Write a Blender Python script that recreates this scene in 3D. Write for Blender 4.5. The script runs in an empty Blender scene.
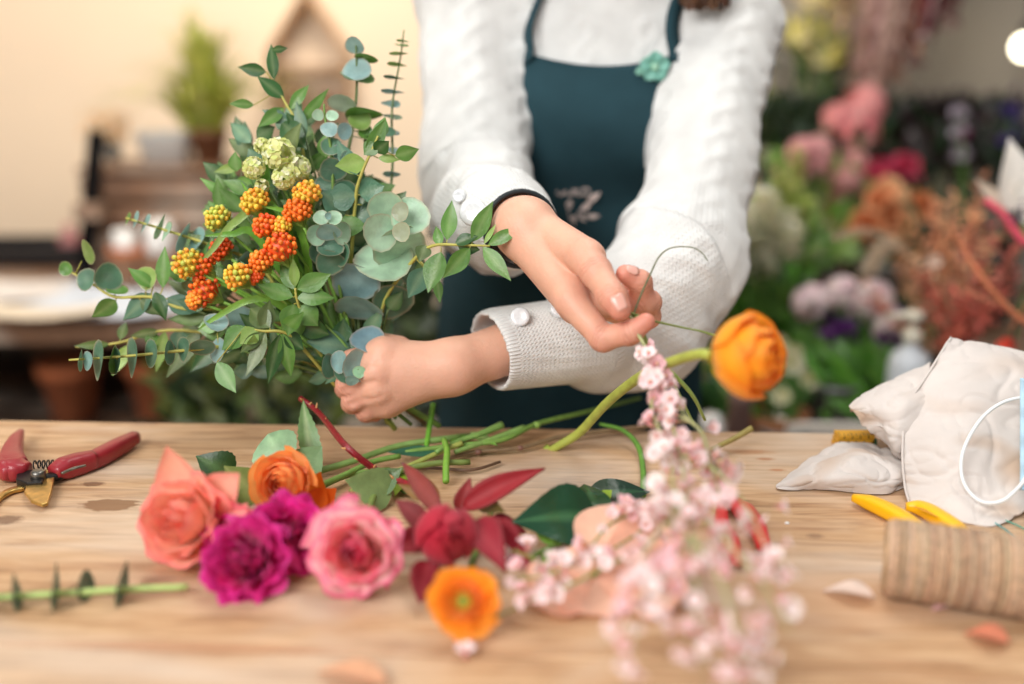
import bpy, bmesh, math, random
import numpy as np
from mathutils import Vector, Matrix, noise
random.seed(7)
rng = np.random.default_rng(7)
C = bpy.context.scene.collection
PI = math.pi
# ------------------------------------------------------------------ camera
F = 35.0 / 36.0 * 1024.0
TH = math.radians(15.0)
TZ = 0.90                        # table top height
CAM = Vector((0.0, 0.0, TZ + 0.34))
RX = Vector((1, 0, 0)); UP = Vector((0, math.sin(TH), math.cos(TH))); FW = Vector((0, math.cos(TH), -math.sin(TH)))
cd = bpy.data.cameras.new('camera'); cam = bpy.data.objects.new('camera', cd); C.objects.link(cam)
cam.location = CAM; cam.rotation_euler = (PI / 2 - TH, 0, 0)
cd.lens = 35; cd.sensor_width = 36; cd.clip_start = 0.02
cd.dof.use_dof = True; cd.dof.focus_distance = 0.845; cd.dof.aperture_fstop = 1.45
bpy.context.scene.camera = cam

def P(px, py, d):
    """point seen at pixel (px, py) at depth d"""
    return CAM + RX * ((px - 512) / F * d) + UP * ((342 - py) / F * d) + FW * d
def T(px, py, h=0.0):
    """point at height h above the table seen at pixel"""
    r = RX * ((px - 512) / F) + UP * ((342 - py) / F) + FW
    return CAM + r * ((TZ + h - CAM.z) / r.z)
def toward(p): return (CAM - p).normalized()

# ------------------------------------------------------------------ colours and materials
def lin(c):
    return tuple(((x / 255) / 12.92 if x / 255 <= 0.04045 else ((x / 255 + 0.055) / 1.055) ** 2.4) for x in c)
MATS = {}
def mat(name, rgb=None, rough=0.6, metal=0.0, var=0.12, vs=40.0, bump=0.0, bs=200.0, sub=0.0, trans=0.0, spec=0.5, alpha=1.0, emit=None, estr=0, sheen=0.0, coat=0.0, attr=False, transmission=0.0):
    if name in MATS: return MATS[name]
    m = bpy.data.materials.new(name); m.use_nodes = True
    nt = m.node_tree; N = nt.nodes; L = nt.links
    b = N['Principled BSDF']; out = N['Material Output']
    tc = N.new('ShaderNodeTexCoord')
    nz = N.new('ShaderNodeTexNoise'); nz.inputs['Scale'].default_value = vs; nz.inputs['Detail'].default_value = 4
    L.new(tc.outputs['Object'], nz.inputs['Vector'])
    mx = N.new('ShaderNodeMixRGB'); mx.blend_type = 'MULTIPLY'; mx.inputs[0].default_value = 1.0
    if attr:
        a = N.new('ShaderNodeAttribute'); a.attribute_name = 'Col'; L.new(a.outputs['Color'], mx.inputs[1])
    else:
        mx.inputs[1].default_value = (*lin(rgb), 1)
    mr = N.new('ShaderNodeMapRange'); mr.inputs[1].default_value = 0.3; mr.inputs[2].default_value = 0.7
    mr.inputs[3].default_value = 1 - var; mr.inputs[4].default_value = 1 + var
    L.new(nz.outputs[0], mr.inputs[0]); L.new(mr.outputs[0], mx.inputs[2])
    L.new(mx.outputs[0], b.inputs['Base Color'])
    b.inputs['Roughness'].default_value = rough; b.inputs['Metallic'].default_value = metal
    b.inputs['Specular IOR Level'].default_value = spec
    b.inputs['Sheen Weight'].default_value = sheen; b.inputs['Coat Weight'].default_value = coat
    b.inputs['Transmission Weight'].default_value = transmission
    if sub > 0:
        b.inputs['Subsurface Weight'].default_value = sub; b.inputs['Subsurface Radius'].default_value = (1, 0.35, 0.2); b.inputs['Subsurface Scale'].default_value = 0.006
    if bump > 0:
        n2 = N.new('ShaderNodeTexNoise'); n2.inputs['Scale'].default_value = bs; n2.inputs['Detail'].default_value = 5
        L.new(tc.outputs['Object'], n2.inputs['Vector'])
        bp = N.new('ShaderNodeBump'); bp.inputs['Strength'].default_value = bump; bp.inputs['Distance'].default_value = 0.002
        L.new(n2.outputs[0], bp.inputs['Height']); L.new(bp.outputs[0], b.inputs['Normal'])
    if trans > 0:
        tr = N.new('ShaderNodeBsdfTranslucent'); ms = N.new('ShaderNodeMixShader'); ms.inputs[0].default_value = trans
        L.new(mx.outputs[0], tr.inputs['Color']); L.new(b.outputs[0], ms.inputs[1]); L.new(tr.outputs[0], ms.inputs[2]); L.new(ms.outputs[0], out.inputs['Surface'])
    if emit:
        b.inputs['Emission Color'].default_value = (*lin(emit), 1); b.inputs['Emission Strength'].default_value = estr
    MATS[name] = m
    return m

# ------------------------------------------------------------------ mesh builder
def wloc(o):
    v = Vector((0, 0, 0))
    while o is not None:
        v += o.location; o = o.parent
    return v
def props(o, label=None, cat=None, group=None, kind=None):
    if label: o['label'] = label
    if cat: o['category'] = cat
    if group: o['group'] = group
    if kind: o['kind'] = kind
    return o
def empty(name, loc, label=None, cat=None, group=None, parent=None):
    o = bpy.data.objects.new(name, None); C.objects.link(o)
    o.empty_display_size = 0.02
    o.location = Vector(loc) - wloc(parent) if parent else Vector(loc)
    if parent: o.parent = parent
    return props(o, label, cat, group)
class M:
    def __init__(s): s.v = []; s.f = []; s.c = []
    def add(s, vs, fs, col=(1, 1, 1)):
        k = len(s.v); s.v += [tuple(v) for v in vs]
        if len(vs) and isinstance(col[0], (tuple, list)): s.c += list(col)
        else: s.c += [tuple(col)] * len(vs)
        s.f += [tuple(i + k for i in f) for f in fs]
    def build(s, name, m, parent=None, smooth=True, loc=None, bevel=0.0, subd=0):
        me = bpy.data.meshes.new(name)
        V = np.array(s.v, dtype=float)
        if parent is not None: off = wloc(parent)
        elif loc is not None: off = Vector(loc)
        else: off = Vector(((V[:, 0].min() + V[:, 0].max()) / 2, (V[:, 1].min() + V[:, 1].max()) / 2, V[:, 2].min()))
        V = V - np.array(off)
        me.from_pydata(V.tolist(), [], s.f); me.update()
        a = me.color_attributes.new('Col', 'FLOAT_COLOR', 'POINT')
        cc = np.ones((len(s.v), 4), dtype=np.float32); cc[:, :3] = np.array(s.c, dtype=np.float32)
        a.data.foreach_set('color', cc.ravel())
        if smooth: me.polygons.foreach_set('use_smooth', [True] * len(me.polygons))
        me.materials.append(m)
        o = bpy.data.objects.new(name, me); C.objects.link(o)
        if parent is not None: o.parent = parent
        else: o.location = off
        if bevel > 0:
            md = o.modifiers.new('bevel', 'BEVEL'); md.width = bevel; md.segments = 3; md.limit_method = 'ANGLE'
            if smooth:
                md.harden_normals = False
        if subd:
            md = o.modifiers.new('sub', 'SUBSURF'); md.levels = subd; md.render_levels = subd
        return o

def jit(c, a=0.1):
    k = 1 + random.uniform(-a, a)
    return tuple(max(0, x * k * (1 + random.uniform(-a, a) * 0.35)) for x in c)
def mixc(a, b, t): return tuple(x + (y - x) * t for x, y in zip(a, b))

def catmull(pts, n=6):
    pts = [Vector(p) for p in pts]
    if len(pts) < 3:
        return [pts[0].lerp(pts[-1], i / n) for i in range(n + 1)]
    q = [pts[0] * 2 - pts[1]] + pts + [pts[-1] * 2 - pts[-2]]
    out = []
    for i in range(1, len(q) - 2):
        p0, p1, p2, p3 = q[i - 1:i + 3]
        for k in range(n):
            t = k / n
            out.append(0.5 * ((2 * p1) + (p2 - p0) * t + (2 * p0 - 5 * p1 + 4 * p2 - p3) * t * t + (3 * p1 - p0 - 3 * p2 + p3) * t ** 3))
    out.append(pts[-1])
    return out
def tube(m, pts, r, seg=7, col=(1, 1, 1), smooth=5, cap=True, flat=1.0):
    if smooth: pts = catmull(pts, smooth)
    pts = [Vector(p) for p in pts]; n = len(pts)
    if isinstance(r, (int, float)): rr = [r] * n
    else: rr = [float(np.interp(i / (n - 1), np.linspace(0, 1, len(r)), r)) for i in range(n)]
    t = (pts[1] - pts[0]).normalized()
    u = t.orthogonal().normalized()
    vs = []; fs = []
    for i, p in enumerate(pts):
        if i: t = ((pts[min(i + 1, n - 1)] - pts[i - 1])).normalized()
        u = (u - t * u.dot(t))
        u = u.normalized() if u.length > 1e-8 else t.orthogonal().normalized()
        w = t.cross(u)
        for k in range(seg):
            a = 2 * PI * k / seg
            vs.append(p + (u * math.cos(a) + w * math.sin(a) * flat) * rr[i])
    for i in range(n - 1):
        for k in range(seg):
            fs.append((i * seg + k, i * seg + (k + 1) % seg, (i + 1) * seg + (k + 1) % seg, (i + 1) * seg + k))
    if cap:
        fs.append(tuple(range(seg - 1, -1, -1))); fs.append(tuple((n - 1) * seg + k for k in range(seg)))
    m.add(vs, fs, col)
def lathe(m, c, prof, axis=(0, 0, 1), seg=28, col=(1, 1, 1), cap=True):
    """prof: list of (r, h) from the bottom up round axis through c"""
    ax = Vector(axis).normalized(); u = ax.orthogonal().normalized(); w = ax.cross(u); c = Vector(c)
    vs = []; fs = []
    for r, h in prof:
        for k in range(seg):
            a = 2 * PI * k / seg
            vs.append(c + ax * h + (u * math.cos(a) + w * math.sin(a)) * r)
    n = len(prof)
    for i in range(n - 1):
        for k in range(seg):
            fs.append((i * seg + k, i * seg + (k + 1) % seg, (i + 1) * seg + (k + 1) % seg, (i + 1) * seg + k))
    if cap:
        fs.append(tuple(range(seg - 1, -1, -1))); fs.append(tuple((n - 1) * seg + k for k in range(seg)))
    m.add(vs, fs, col)
def ball(m, c, r, col=(1, 1, 1), seg=8, rings=6, sc=(1, 1, 1)):
    c = Vector(c); vs = [c + Vector((0, 0, -r * sc[2]))]; fs = []
    for i in range(1, rings):
        ph = -PI / 2 + PI * i / rings
        for k in range(seg):
            a = 2 * PI * k / seg
            vs.append(c + Vector((math.cos(a) * math.cos(ph) * r * sc[0], math.sin(a) * math.cos(ph) * r * sc[1], math.sin(ph) * r * sc[2])))
    vs.append(c + Vector((0, 0, r * sc[2]))); top = len(vs) - 1
    for k in range(seg):
        fs.append((0, 1 + (k + 1) % seg, 1 + k)); fs.append((top, top - seg + k, top - seg + (k + 1) % seg))
    for i in range(rings - 2):
        for k in range(seg):
            a = 1 + i * seg; fs.append((a + k, a + (k + 1) % seg, a + seg + (k + 1) % seg, a + seg + k))
    m.add(vs, fs, col)
def box(m, c, s, rz=0.0, col=(1, 1, 1), rot=None):
    c = Vector(c); R = rot if rot is not None else Matrix.Rotation(rz, 3, 'Z')
    vs = [c + R @ Vector((x * s[0] / 2, y * s[1] / 2, z * s[2] / 2)) for z in (-1, 1) for y in (-1, 1) for x in (-1, 1)]
    m.add(vs, [(0, 2, 3, 1), (4, 5, 7, 6), (0, 1, 5, 4), (2, 6, 7, 3), (0, 4, 6, 2), (1, 3, 7, 5)], col)
def prism(m, pts, z0, z1, col=(1, 1, 1), inset=0.0):
    """outline of (x, y) points extruded from z0 to z1; the top can be drawn in by inset"""
    n = len(pts); cx = sum(p[0] for p in pts) / n; cy = sum(p[1] for p in pts) / n
    area = sum(pts[i][0] * pts[(i + 1) % n][1] - pts[(i + 1) % n][0] * pts[i][1] for i in range(n))
    if area < 0: pts = pts[::-1]
    k = 1 - inset
    vs = [(p[0], p[1], z0) for p in pts] + [(cx + (p[0] - cx) * k, cy + (p[1] - cy) * k, z1) for p in pts]
    m.add(vs, [tuple(range(n - 1, -1, -1)), tuple(range(n, 2 * n))] + [(i, (i + 1) % n, n + (i + 1) % n, n + i) for i in range(n)], col)

def wprof(kind, t):
    if kind == 'lance': return (math.sin(PI * t ** 0.8) ** 1.1) if 0 < t < 1 else 0.02
    if kind == 'round': return math.sqrt(max(0.0, 1 - (2 * t - 1) ** 2)) if 0 < t < 1 else 0.03
    if kind == 'ovate': return (math.sin(PI * t ** 0.62)) if 0 < t < 1 else 0.03
    if kind == 'obov': return (math.sin(PI * t ** 1.5) ** 0.8) if 0 < t < 1 else 0.03
    if kind == 'blade': return (1 - t) ** 0.5 * min(1, 0.4 + t * 3)
    return 1.0
def leaf(m, base, tip, w, nrm, kind='lance', bend=0.0, cup=0.0, fold=0.0, col=(0.2, 0.4, 0.1), rib=None, nu=8, nv=4, twist=0.0, ruffle=0.0, edge=None, serr=0.0):
    base = Vector(base); tip = Vector(tip); ax = tip - base; Ln = ax.length
    if Ln < 1e-6: return
    ax.normalize(); side = ax.cross(Vector(nrm))
    if side.length < 1e-5: side = ax.orthogonal()
    side.normalize(); n = side.cross(ax)
    vs = []; fs = []; cs = []
    ph = random.uniform(0, 6.28)
    for i in range(nu + 1):
        t = i / nu; hw = wprof(kind, t) * w / 2
        if serr and i % 2: hw *= 1 - serr
        a = twist * t; s2 = side * math.cos(a) + n * math.sin(a); n2 = n * math.cos(a) - side * math.sin(a)
        c = base + ax * Ln * t + n * (bend * Ln * math.sin(PI * t))
        for j in range(nv + 1):
            q = -1 + 2 * j / nv
            z = cup * hw * q * q + fold * hw * abs(q) + (ruffle * w * math.sin(ph + 9 * t + 2 * q) * abs(q) if ruffle else 0)
            vs.append(c + s2 * hw * q + n2 * z)
            cc = col
            if rib is not None and j == nv // 2: cc = rib
            if edge is not None:
                e = max(abs(q), t if t > 0.8 else 0) ** 4; cc = mixc(cc, edge, e)
            cs.append(cc)
    for i in range(nu):
        for j in range(nv):
            a = i * (nv + 1) + j; fs.append((a, a + 1, a + nv + 2, a + nv + 1))
    m.add(vs, fs, cs)
def disc(m, c, hw, hh, ang, view, tiltsign=1, col=(0.4, 0.6, 0.5), edge=None, cup=0.15, seg=14, maxr=True):
    """round leaf whose face is turned so that it reads hw by hh; ang turns it"""
    c = Vector(c); R = max(hw, hh); k = min(hw, hh) / R
    a = math.radians(ang) + (0 if hw >= hh else PI / 2)
    major = RX * math.cos(a) + UP * math.sin(a); mi = RX * (-math.sin(a)) + UP * math.cos(a)
    v = Vector(view)
    major = (major - v * major.dot(v)).normalized(); mi = v.cross(major)
    minor = (mi * k + v * math.sqrt(max(0, 1 - k * k)) * tiltsign).normalized()
    n = major.cross(minor)
    vs = [c - n * 0]; cs = [mixc(col, (0.7, 0.8, 0.65), 0.10)]; fs = []
    for q, rr in enumerate((0.5, 0.85, 1.0)):
        for s in range(seg):
            t = 2 * PI * s / seg
            wob = 1 + 0.05 * math.sin(3 * t + c.x * 900)
            vs.append(c + (major * math.cos(t) + minor * math.sin(t)) * R * rr * wob + n * (cup * R * rr * rr + 0.06 * R * math.sin(2 * t)))
            cs.append(edge if (edge is not None and q == 2) else col)
    for s in range(seg):
        fs.append((0, 1 + s, 1 + (s + 1) % seg))
        for q in (0, 1):
            a0 = 1 + q * seg; fs.append((a0 + s, a0 + seg + s, a0 + seg + (s + 1) % seg, a0 + (s + 1) % seg))
    m.add(vs, fs, cs)

# ------------------------------------------------------------------ distance fields and surface nets
def axis(*segs):
    out = [segs[0][0]]
    for a, b, st in segs:
        n = max(1, int(round((b - a) / st))); out += list(np.linspace(a, b, n + 1)[1:])
    return np.array(out, dtype=np.float32)
class Field:
    def __init__(s, xs, ys, zs):
        s.x, s.y, s.z = xs, ys, zs; s.F = np.full((len(xs), len(ys), len(zs)), 0.5, dtype=np.float32)
    def blk(s, lo, hi):
        r = []
        for A, l, h in zip((s.x, s.y, s.z), lo, hi):
            i0 = max(0, int(np.searchsorted(A, l)) - 1); i1 = min(len(A), int(np.searchsorted(A, h)) + 1)
            r.append(slice(i0, max(i1, i0 + 1)))
        return tuple(r)
    def cone(s, a, b, r1, r2=None, k=0.0, sub=False, sq=None, mg=0.02):
        """round cone from a to b; sq = (direction, factor) flattens it along a direction"""
        if r2 is None: r2 = r1
        a = np.array(a, dtype=np.float32); b = np.array(b, dtype=np.float32); R = max(r1, r2) + mg + k
        sl = s.blk(np.minimum(a, b) - R, np.maximum(a, b) + R)
        X = s.x[sl[0]][:, None, None]; Y = s.y[sl[1]][None, :, None]; Z = s.z[sl[2]][None, None, :]
        ab = b - a; L2 = max(float(ab @ ab), 1e-12)
        dx, dy, dz = X - a[0], Y - a[1], Z - a[2]
        t = np.clip((dx * ab[0] + dy * ab[1] + dz * ab[2]) / L2, 0, 1)
        qx, qy, qz = dx - t * ab[0], dy - t * ab[1], dz - t * ab[2]
        if sq is not None:
            n = np.array(sq[0], dtype=np.float32); n /= np.linalg.norm(n); e = qx * n[0] + qy * n[1] + qz * n[2]
            g = np.float32(sq[1] - 1); qx = qx + e * g * n[0]; qy = qy + e * g * n[1]; qz = qz + e * g * n[2]
        d = np.sqrt(qx * qx + qy * qy + qz * qz) - (r1 + (r2 - r1) * t)
        o = s.F[sl]
        if sub:
            if k > 0:
                h = np.maximum(k - np.abs(-d - o), 0) / k; s.F[sl] = np.maximum(o, -d) + h * h * k * 0.25
            else: s.F[sl] = np.maximum(o, -d)
        elif k > 0:
            h = np.maximum(k - np.abs(d - o), 0) / k; s.F[sl] = np.minimum(d, o) - h * h * k * 0.25
        else: s.F[sl] = np.minimum(o, d)
    def merge(s, o, k):
        h = np.maximum(k - np.abs(s.F - o.F), 0) / k; s.F = np.minimum(s.F, o.F) - h * h * k * 0.25
    def nets(s, smooth=0):
        Fl = s.F; ins = (Fl < 0)
        nx, ny, nz = Fl.shape
        cnt = np.zeros((nx - 1, ny - 1, nz - 1), dtype=np.int8)
        for i in (0, 1):
            for j in (0, 1):
                for k in (0, 1): cnt += ins[i:nx - 1 + i, j:ny - 1 + j, k:nz - 1 + k]
        I, J, K = np.nonzero((cnt > 0) & (cnt < 8))
        idx = np.full((nx - 1, ny - 1, nz - 1), -1, dtype=np.int32); idx[I, J, K] = np.arange(len(I))
        acc = np.zeros((len(I), 3)); num = np.zeros(len(I))
        co = [(i, j, k) for i in (0, 1) for j in (0, 1) for k in (0, 1)]
        for a in co:
            for ax in range(3):
                if a[ax] == 1: continue
                b = list(a); b[ax] = 1
                fa = Fl[I + a[0], J + a[1], K + a[2]]; fb = Fl[I + b[0], J + b[1], K + b[2]]
                ok = (fa < 0) != (fb < 0)
                t = np.where(ok, fa / np.where(ok, fa - fb, 1), 0)
                pa = np.stack([s.x[I + a[0]], s.y[J + a[1]], s.z[K + a[2]]], 1); pb = np.stack([s.x[I + b[0]], s.y[J + b[1]], s.z[K + b[2]]], 1)
                acc += np.where(ok[:, None], pa + (pb - pa) * t[:, None], 0); num += ok
        V = acc / num[:, None]
        Q = []
        for ax in range(3):
            sl0 = [slice(None)] * 3; sl1 = [slice(None)] * 3; sl0[ax] = slice(0, -1); sl1[ax] = slice(1, None)
            ch = ins[tuple(sl0)] != ins[tuple(sl1)]
            E = np.nonzero(ch); o1, o2 = [a for a in range(3) if a != ax]
            ok = (E[o1] > 0) & (E[o2] > 0) & (E[o1] < Fl.shape[o1] - 1) & (E[o2] < Fl.shape[o2] - 1)
            E = [e[ok] for e in E]
            def cell(d1, d2):
                q = [E[0].copy(), E[1].copy(), E[2].copy()]; q[o1] -= d1; q[o2] -= d2
                return idx[q[0], q[1], q[2]]
            quad = np.stack([cell(1, 1), cell(0, 1), cell(0, 0), cell(1, 0)], 1)
            inn = ins[E[0], E[1], E[2]]
            flip = inn if ax != 1 else ~inn
            quad[~flip] = quad[~flip][:, ::-1]
            Q.append(quad)
        Q = np.concatenate(Q); Q = Q[(Q >= 0).all(1)]
        for _ in range(smooth):
            A = np.zeros_like(V); n = np.zeros(len(V))
            for k in range(4):
                np.add.at(A, Q[:, k], V[Q[:, (k + 1) % 4]] + V[Q[:, (k + 3) % 4]]); np.add.at(n, Q[:, k], 2)
            V = V * 0.5 + 0.5 * A / np.maximum(n, 1)[:, None]
        return V, Q
def vnormals(V, Q):
    n = np.cross(V[Q[:, 2]] - V[Q[:, 0]], V[Q[:, 3]] - V[Q[:, 1]]); N = np.zeros_like(V)
    for k in range(4): np.add.at(N, Q[:, k], n)
    return N / np.maximum(np.linalg.norm(N, axis=1), 1e-12)[:, None]
def npmesh(name, V, Q, m, parent, colors=None, extra=None):
    off = np.array(wloc(parent)) if parent is not None else np.zeros(3)
    me = bpy.data.meshes.new(name)
    me.vertices.add(len(V)); me.vertices.foreach_set('co', (V - off).astype(np.float32).ravel())
    me.loops.add(len(Q) * 4); me.loops.foreach_set('vertex_index', Q.astype(np.int32).ravel())
    me.polygons.add(len(Q)); me.polygons.foreach_set('loop_start', np.arange(0, len(Q) * 4, 4, dtype=np.int32))
    me.polygons.foreach_set('use_smooth', np.ones(len(Q), dtype=bool))
    me.update(calc_edges=True)
    if colors is not None:
        a = me.color_attributes.new('Col', 'FLOAT_COLOR', 'POINT'); a.data.foreach_set('color', np.concatenate([colors, np.ones((len(V), 1))], 1).astype(np.float32).ravel())
    if extra is not None:
        a = me.attributes.new('knit', 'FLOAT_VECTOR', 'POINT'); a.data.foreach_set('vector', extra.astype(np.float32).ravel())
    me.materials.append(m)
    o = bpy.data.objects.new(name, me); C.objects.link(o); o.parent = parent
    return o
# ------------------------------------------------------------------ room
def structure(o, lab=None): o['kind'] = 'structure'; return o
def sbox(name, lo, hi, m, bevel=0.0):
    b = M(); box(b, [(a + c) / 2 for a, c in zip(lo, hi)], [c - a for a, c in zip(lo, hi)])
    return structure(b.build(name, m, smooth=False, bevel=bevel))
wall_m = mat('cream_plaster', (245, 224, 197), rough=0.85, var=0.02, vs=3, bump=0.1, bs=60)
right_wall_m = mat('right_wall_plaster', (170, 160, 146), rough=0.85, var=0.03, vs=3, bump=0.1, bs=60)  # greyer than the cream plaster, for the right-hand walls
def floor_mat():
    m = bpy.data.materials.new('floor_boards'); m.use_nodes = True; nt = m.node_tree; N = nt.nodes; L = nt.links; b = N['Principled BSDF']
    tc = N.new('ShaderNodeTexCoord'); br = N.new('ShaderNodeTexBrick'); br.inputs['Scale'].default_value = 1
    br.inputs['Brick Width'].default_value = 1.2; br.inputs['Row Height'].default_value = 0.14; br.inputs['Mortar Size'].default_value = 0.004
    br.inputs['Color1'].default_value = (*lin((120, 92, 70)), 1); br.inputs['Color2'].default_value = (*lin((98, 74, 56)), 1); br.inputs['Mortar'].default_value = (*lin((40, 30, 24)), 1)
    L.new(tc.outputs['Object'], br.inputs['Vector']); L.new(br.outputs['Color'], b.inputs['Base Color']); b.inputs['Roughness'].default_value = 0.6
    return m
sbox('floor', (-3.0, -1.2, -0.1), (3.0, 3.4, 0.0), floor_mat())
sbox('wall_back', (-3.0, 3.2, 0.0), (0.72, 3.4, 2.7), wall_m)
sbox('wall_rear', (0.72, 2.95, 0.0), (3.0, 3.4, 2.7), right_wall_m)
sbox('wall_right', (3.0, -1.2, 0.0), (3.2, 3.4, 2.7), right_wall_m)
sbox('wall_left', (-3.2, -1.2, 0.0), (-3.0, 3.4, 2.7), wall_m)
sbox('baseboard_back', (-3.0, 3.18, 0.0), (0.72, 3.2, 0.12), mat('white_paint', (225, 220, 210), rough=0.5, var=0.02), 0.004)

# ------------------------------------------------------------------ workbench
ANG = math.radians(-2.6)
E0 = T(512, 428.0); U = Vector((math.cos(ANG), math.sin(ANG), 0)); W = Vector((-U.y, U.x, 0))   # far edge, along and across the boards
bench = empty('workbench', (E0.x, E0.y - 0.45, 0.0), 'pale worn wooden workbench carrying the loose flowers, secateurs and twine', 'workbench')
bench.rotation_euler = (0, 0, 0)
def wood_mat(name, base, dark, light, stains=(), sc=1.0, rough=0.55):
    m = bpy.data.materials.new(name); m.use_nodes = True; nt = m.node_tree; N = nt.nodes; L = nt.links; b = N['Principled BSDF']
    tc = N.new('ShaderNodeTexCoord'); mp = N.new('ShaderNodeMapping'); mp.inputs['Rotation'].default_value = (0, 0, -ANG)
    L.new(tc.outputs['Object'], mp.inputs['Vector'])
    def noi(scale, s, det=5, dist=0.0, rgh=0.55):
        q = N.new('ShaderNodeMapping'); q.inputs['Scale'].default_value = s; L.new(mp.outputs[0], q.inputs['Vector'])
        n = N.new('ShaderNodeTexNoise'); n.inputs['Scale'].default_value = scale * sc; n.inputs['Detail'].default_value = det; n.inputs['Distortion'].default_value = dist; n.inputs['Roughness'].default_value = rgh
        L.new(q.outputs[0], n.inputs['Vector']); return n
    def ramp(src, stops):
        r = N.new('ShaderNodeValToRGB'); L.new(src, r.inputs[0]); e = r.color_ramp.elements
        e[0].position, e[0].color = stops[0][0], (*stops[0][1], 1); e[1].position, e[1].color = stops[-1][0], (*stops[-1][1], 1)
        for p_, c_ in stops[1:-1]:
            x = e.new(p_); x.color = (*c_, 1)
        return r
    def mix(f, a, c, mode='MIX'):
        x = N.new('ShaderNodeMixRGB'); x.blend_type = mode
        if isinstance(f, float): x.inputs[0].default_value = f
        else: L.new(f, x.inputs[0])
        for k, v in ((1, a), (2, c)):
            if isinstance(v, tuple): x.inputs[k].default_value = (*v, 1)
            else: L.new(v, x.inputs[k])
        return x.outputs[0]
    grain = noi(9, (1.0, 9.0, 1.0), 8, 1.2)
    g = ramp(grain.outputs[0], [(0.28, lin(dark)), (0.45, lin(base)), (0.72, lin(light))])
    fine = noi(60, (0.6, 16.0, 1.0), 6, 0.3)
    f2 = ramp(fine.outputs[0], [(0.3, (0.80, 0.78, 0.76)), (0.6, (1.04, 1.04, 1.04))])
    c = mix(0.8, g.outputs[0], f2.outputs[0], 'MULTIPLY')
    patch = noi(5, (0.7, 1.6, 1.0), 4, 0.6)                                  # worn, bleached patches
    pr = ramp(patch.outputs[0], [(0.47, (0, 0, 0)), (0.68, (0.6, 0.6, 0.6))])
    c = mix(pr.outputs[0], c, lin((214, 200, 184)))
    dp = noi(3.4, (0.8, 2.4, 1.0), 5, 1.5)                                   # darker soaked patches
    dr = ramp(dp.outputs[0], [(0.54, (0, 0, 0)), (0.70, (0.55, 0.55, 0.55))])
    c = mix(dr.outputs[0], c, lin((168, 120, 82)))
    for (cx, cy, rx, ry, col, st, sharp) in stains:
        s = N.new('ShaderNodeMapping'); s.vector_type = 'TEXTURE'; s.inputs['Location'].default_value = (cx, cy, 0); s.inputs['Rotation'].default_value = (0, 0, ANG); s.inputs['Scale'].default_value = (rx, ry, 1)
        L.new(tc.outputs['Object'], s.inputs['Vector'])
        sep = N.new('ShaderNodeSeparateXYZ'); L.new(s.outputs[0], sep.inputs[0])
        cb = N.new('ShaderNodeCombineXYZ'); L.new(sep.outputs[0], cb.inputs[0]); L.new(sep.outputs[1], cb.inputs[1])
        ln = N.new('ShaderNodeVectorMath'); ln.operation = 'LENGTH'; L.new(cb.outputs[0], ln.inputs[0])
        nn = N.new('ShaderNodeTexNoise'); nn.inputs['Scale'].default_value = 2.2; nn.inputs['Detail'].default_value = 6; L.new(s.outputs[0], nn.inputs['Vector'])
        ad = N.new('ShaderNodeMath'); ad.operation = 'MULTIPLY_ADD'; ad.inputs[1].default_value = 1.1; L.new(nn.outputs[0], ad.inputs[0]); L.new(ln.outputs['Value'], ad.inputs[2])
        mr = N.new('ShaderNodeMapRange'); mr.inputs[1].default_value = 1.5 - sharp; mr.inputs[2].default_value = 1.5 + sharp; mr.inputs[3].default_value = st; mr.inputs[4].default_value = 0.0
        L.new(ad.outputs[0], mr.inputs[0])
        c = mix(mr.outputs[0], c, lin(col))
    L.new(c, b.inputs['Base Color']); b.inputs['Roughness'].default_value = rough
    bp = N.new('ShaderNodeBump'); bp.inputs['Strength'].default_value = 0.35; bp.inputs['Distance'].default_value = 0.0015
    L.new(fine.outputs[0], bp.inputs['Height']); L.new(bp.outputs[0], b.inputs['Normal'])
    return m
def tl(px, py):                                      # where a pixel of the top lies in the bench's own coordinates
    p = T(px, py) - bench.location; return p.x, p.y
st = []
for (px, py, rx, ry, col, s_, sh) in (
    (110, 505, 0.024, 0.0120, (132, 94, 62), 0.9, 0.10), (93, 484, 0.010, 0.005, (120, 82, 54), 0.9, 0.2), (6, 520, 0.012, 0.009, (110, 78, 56), 0.8, 0.25),
    (748, 452, 0.020, 0.006, (176, 120, 76), 0.7, 0.5), (765, 459, 0.008, 0.003, (170, 105, 60), 0.8, 0.4), (777, 470, 0.007, 0.0025, (176, 110, 64), 0.8, 0.4),
    (815, 536, 0.006, 0.004, (130, 95, 70), 0.7, 0.4), (205, 648, 0.10, 0.006, (165, 105, 62), 0.6, 0.5), (560, 480, 0.06, 0.05, (226, 216, 204), 0.5, 0.8),
    (120, 470, 0.09, 0.02, (222, 210, 196), 0.4, 0.7), (860, 600, 0.07, 0.03, (196, 140, 92), 0.5, 0.6), (330, 600, 0.10, 0.018, (206, 186, 164), 0.5, 0.7)):
    x, y = tl(px, py); st.append((x, y, rx, ry, col, s_, sh))
bench_m = wood_mat('bench_top_wood', (190, 150, 110), (146, 104, 70), (216, 180, 142), st)
tb = M()
def slab(m, a0, a1, b0, b1, z0, z1):
    """box in bench coordinates: a along, b towards the viewer"""
    c = E0 + U * ((a0 + a1) / 2) - W * ((b0 + b1) / 2); c.z = (z0 + z1) / 2
    box(m, c, (a1 - a0, b1 - b0, z1 - z0), ANG)
seam = (E0 - T(512, 657)).dot(W)
tops = M(); slab(tops, -1.25, 1.15, 0.0, seam - 0.0008, TZ - 0.045, TZ); slab(tops, -1.25, 1.15, seam + 0.0008, seam + 0.26, TZ - 0.045, TZ); slab(tops, -1.25, 1.15, seam + 0.262, seam + 0.5, TZ - 0.045, TZ)
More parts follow.
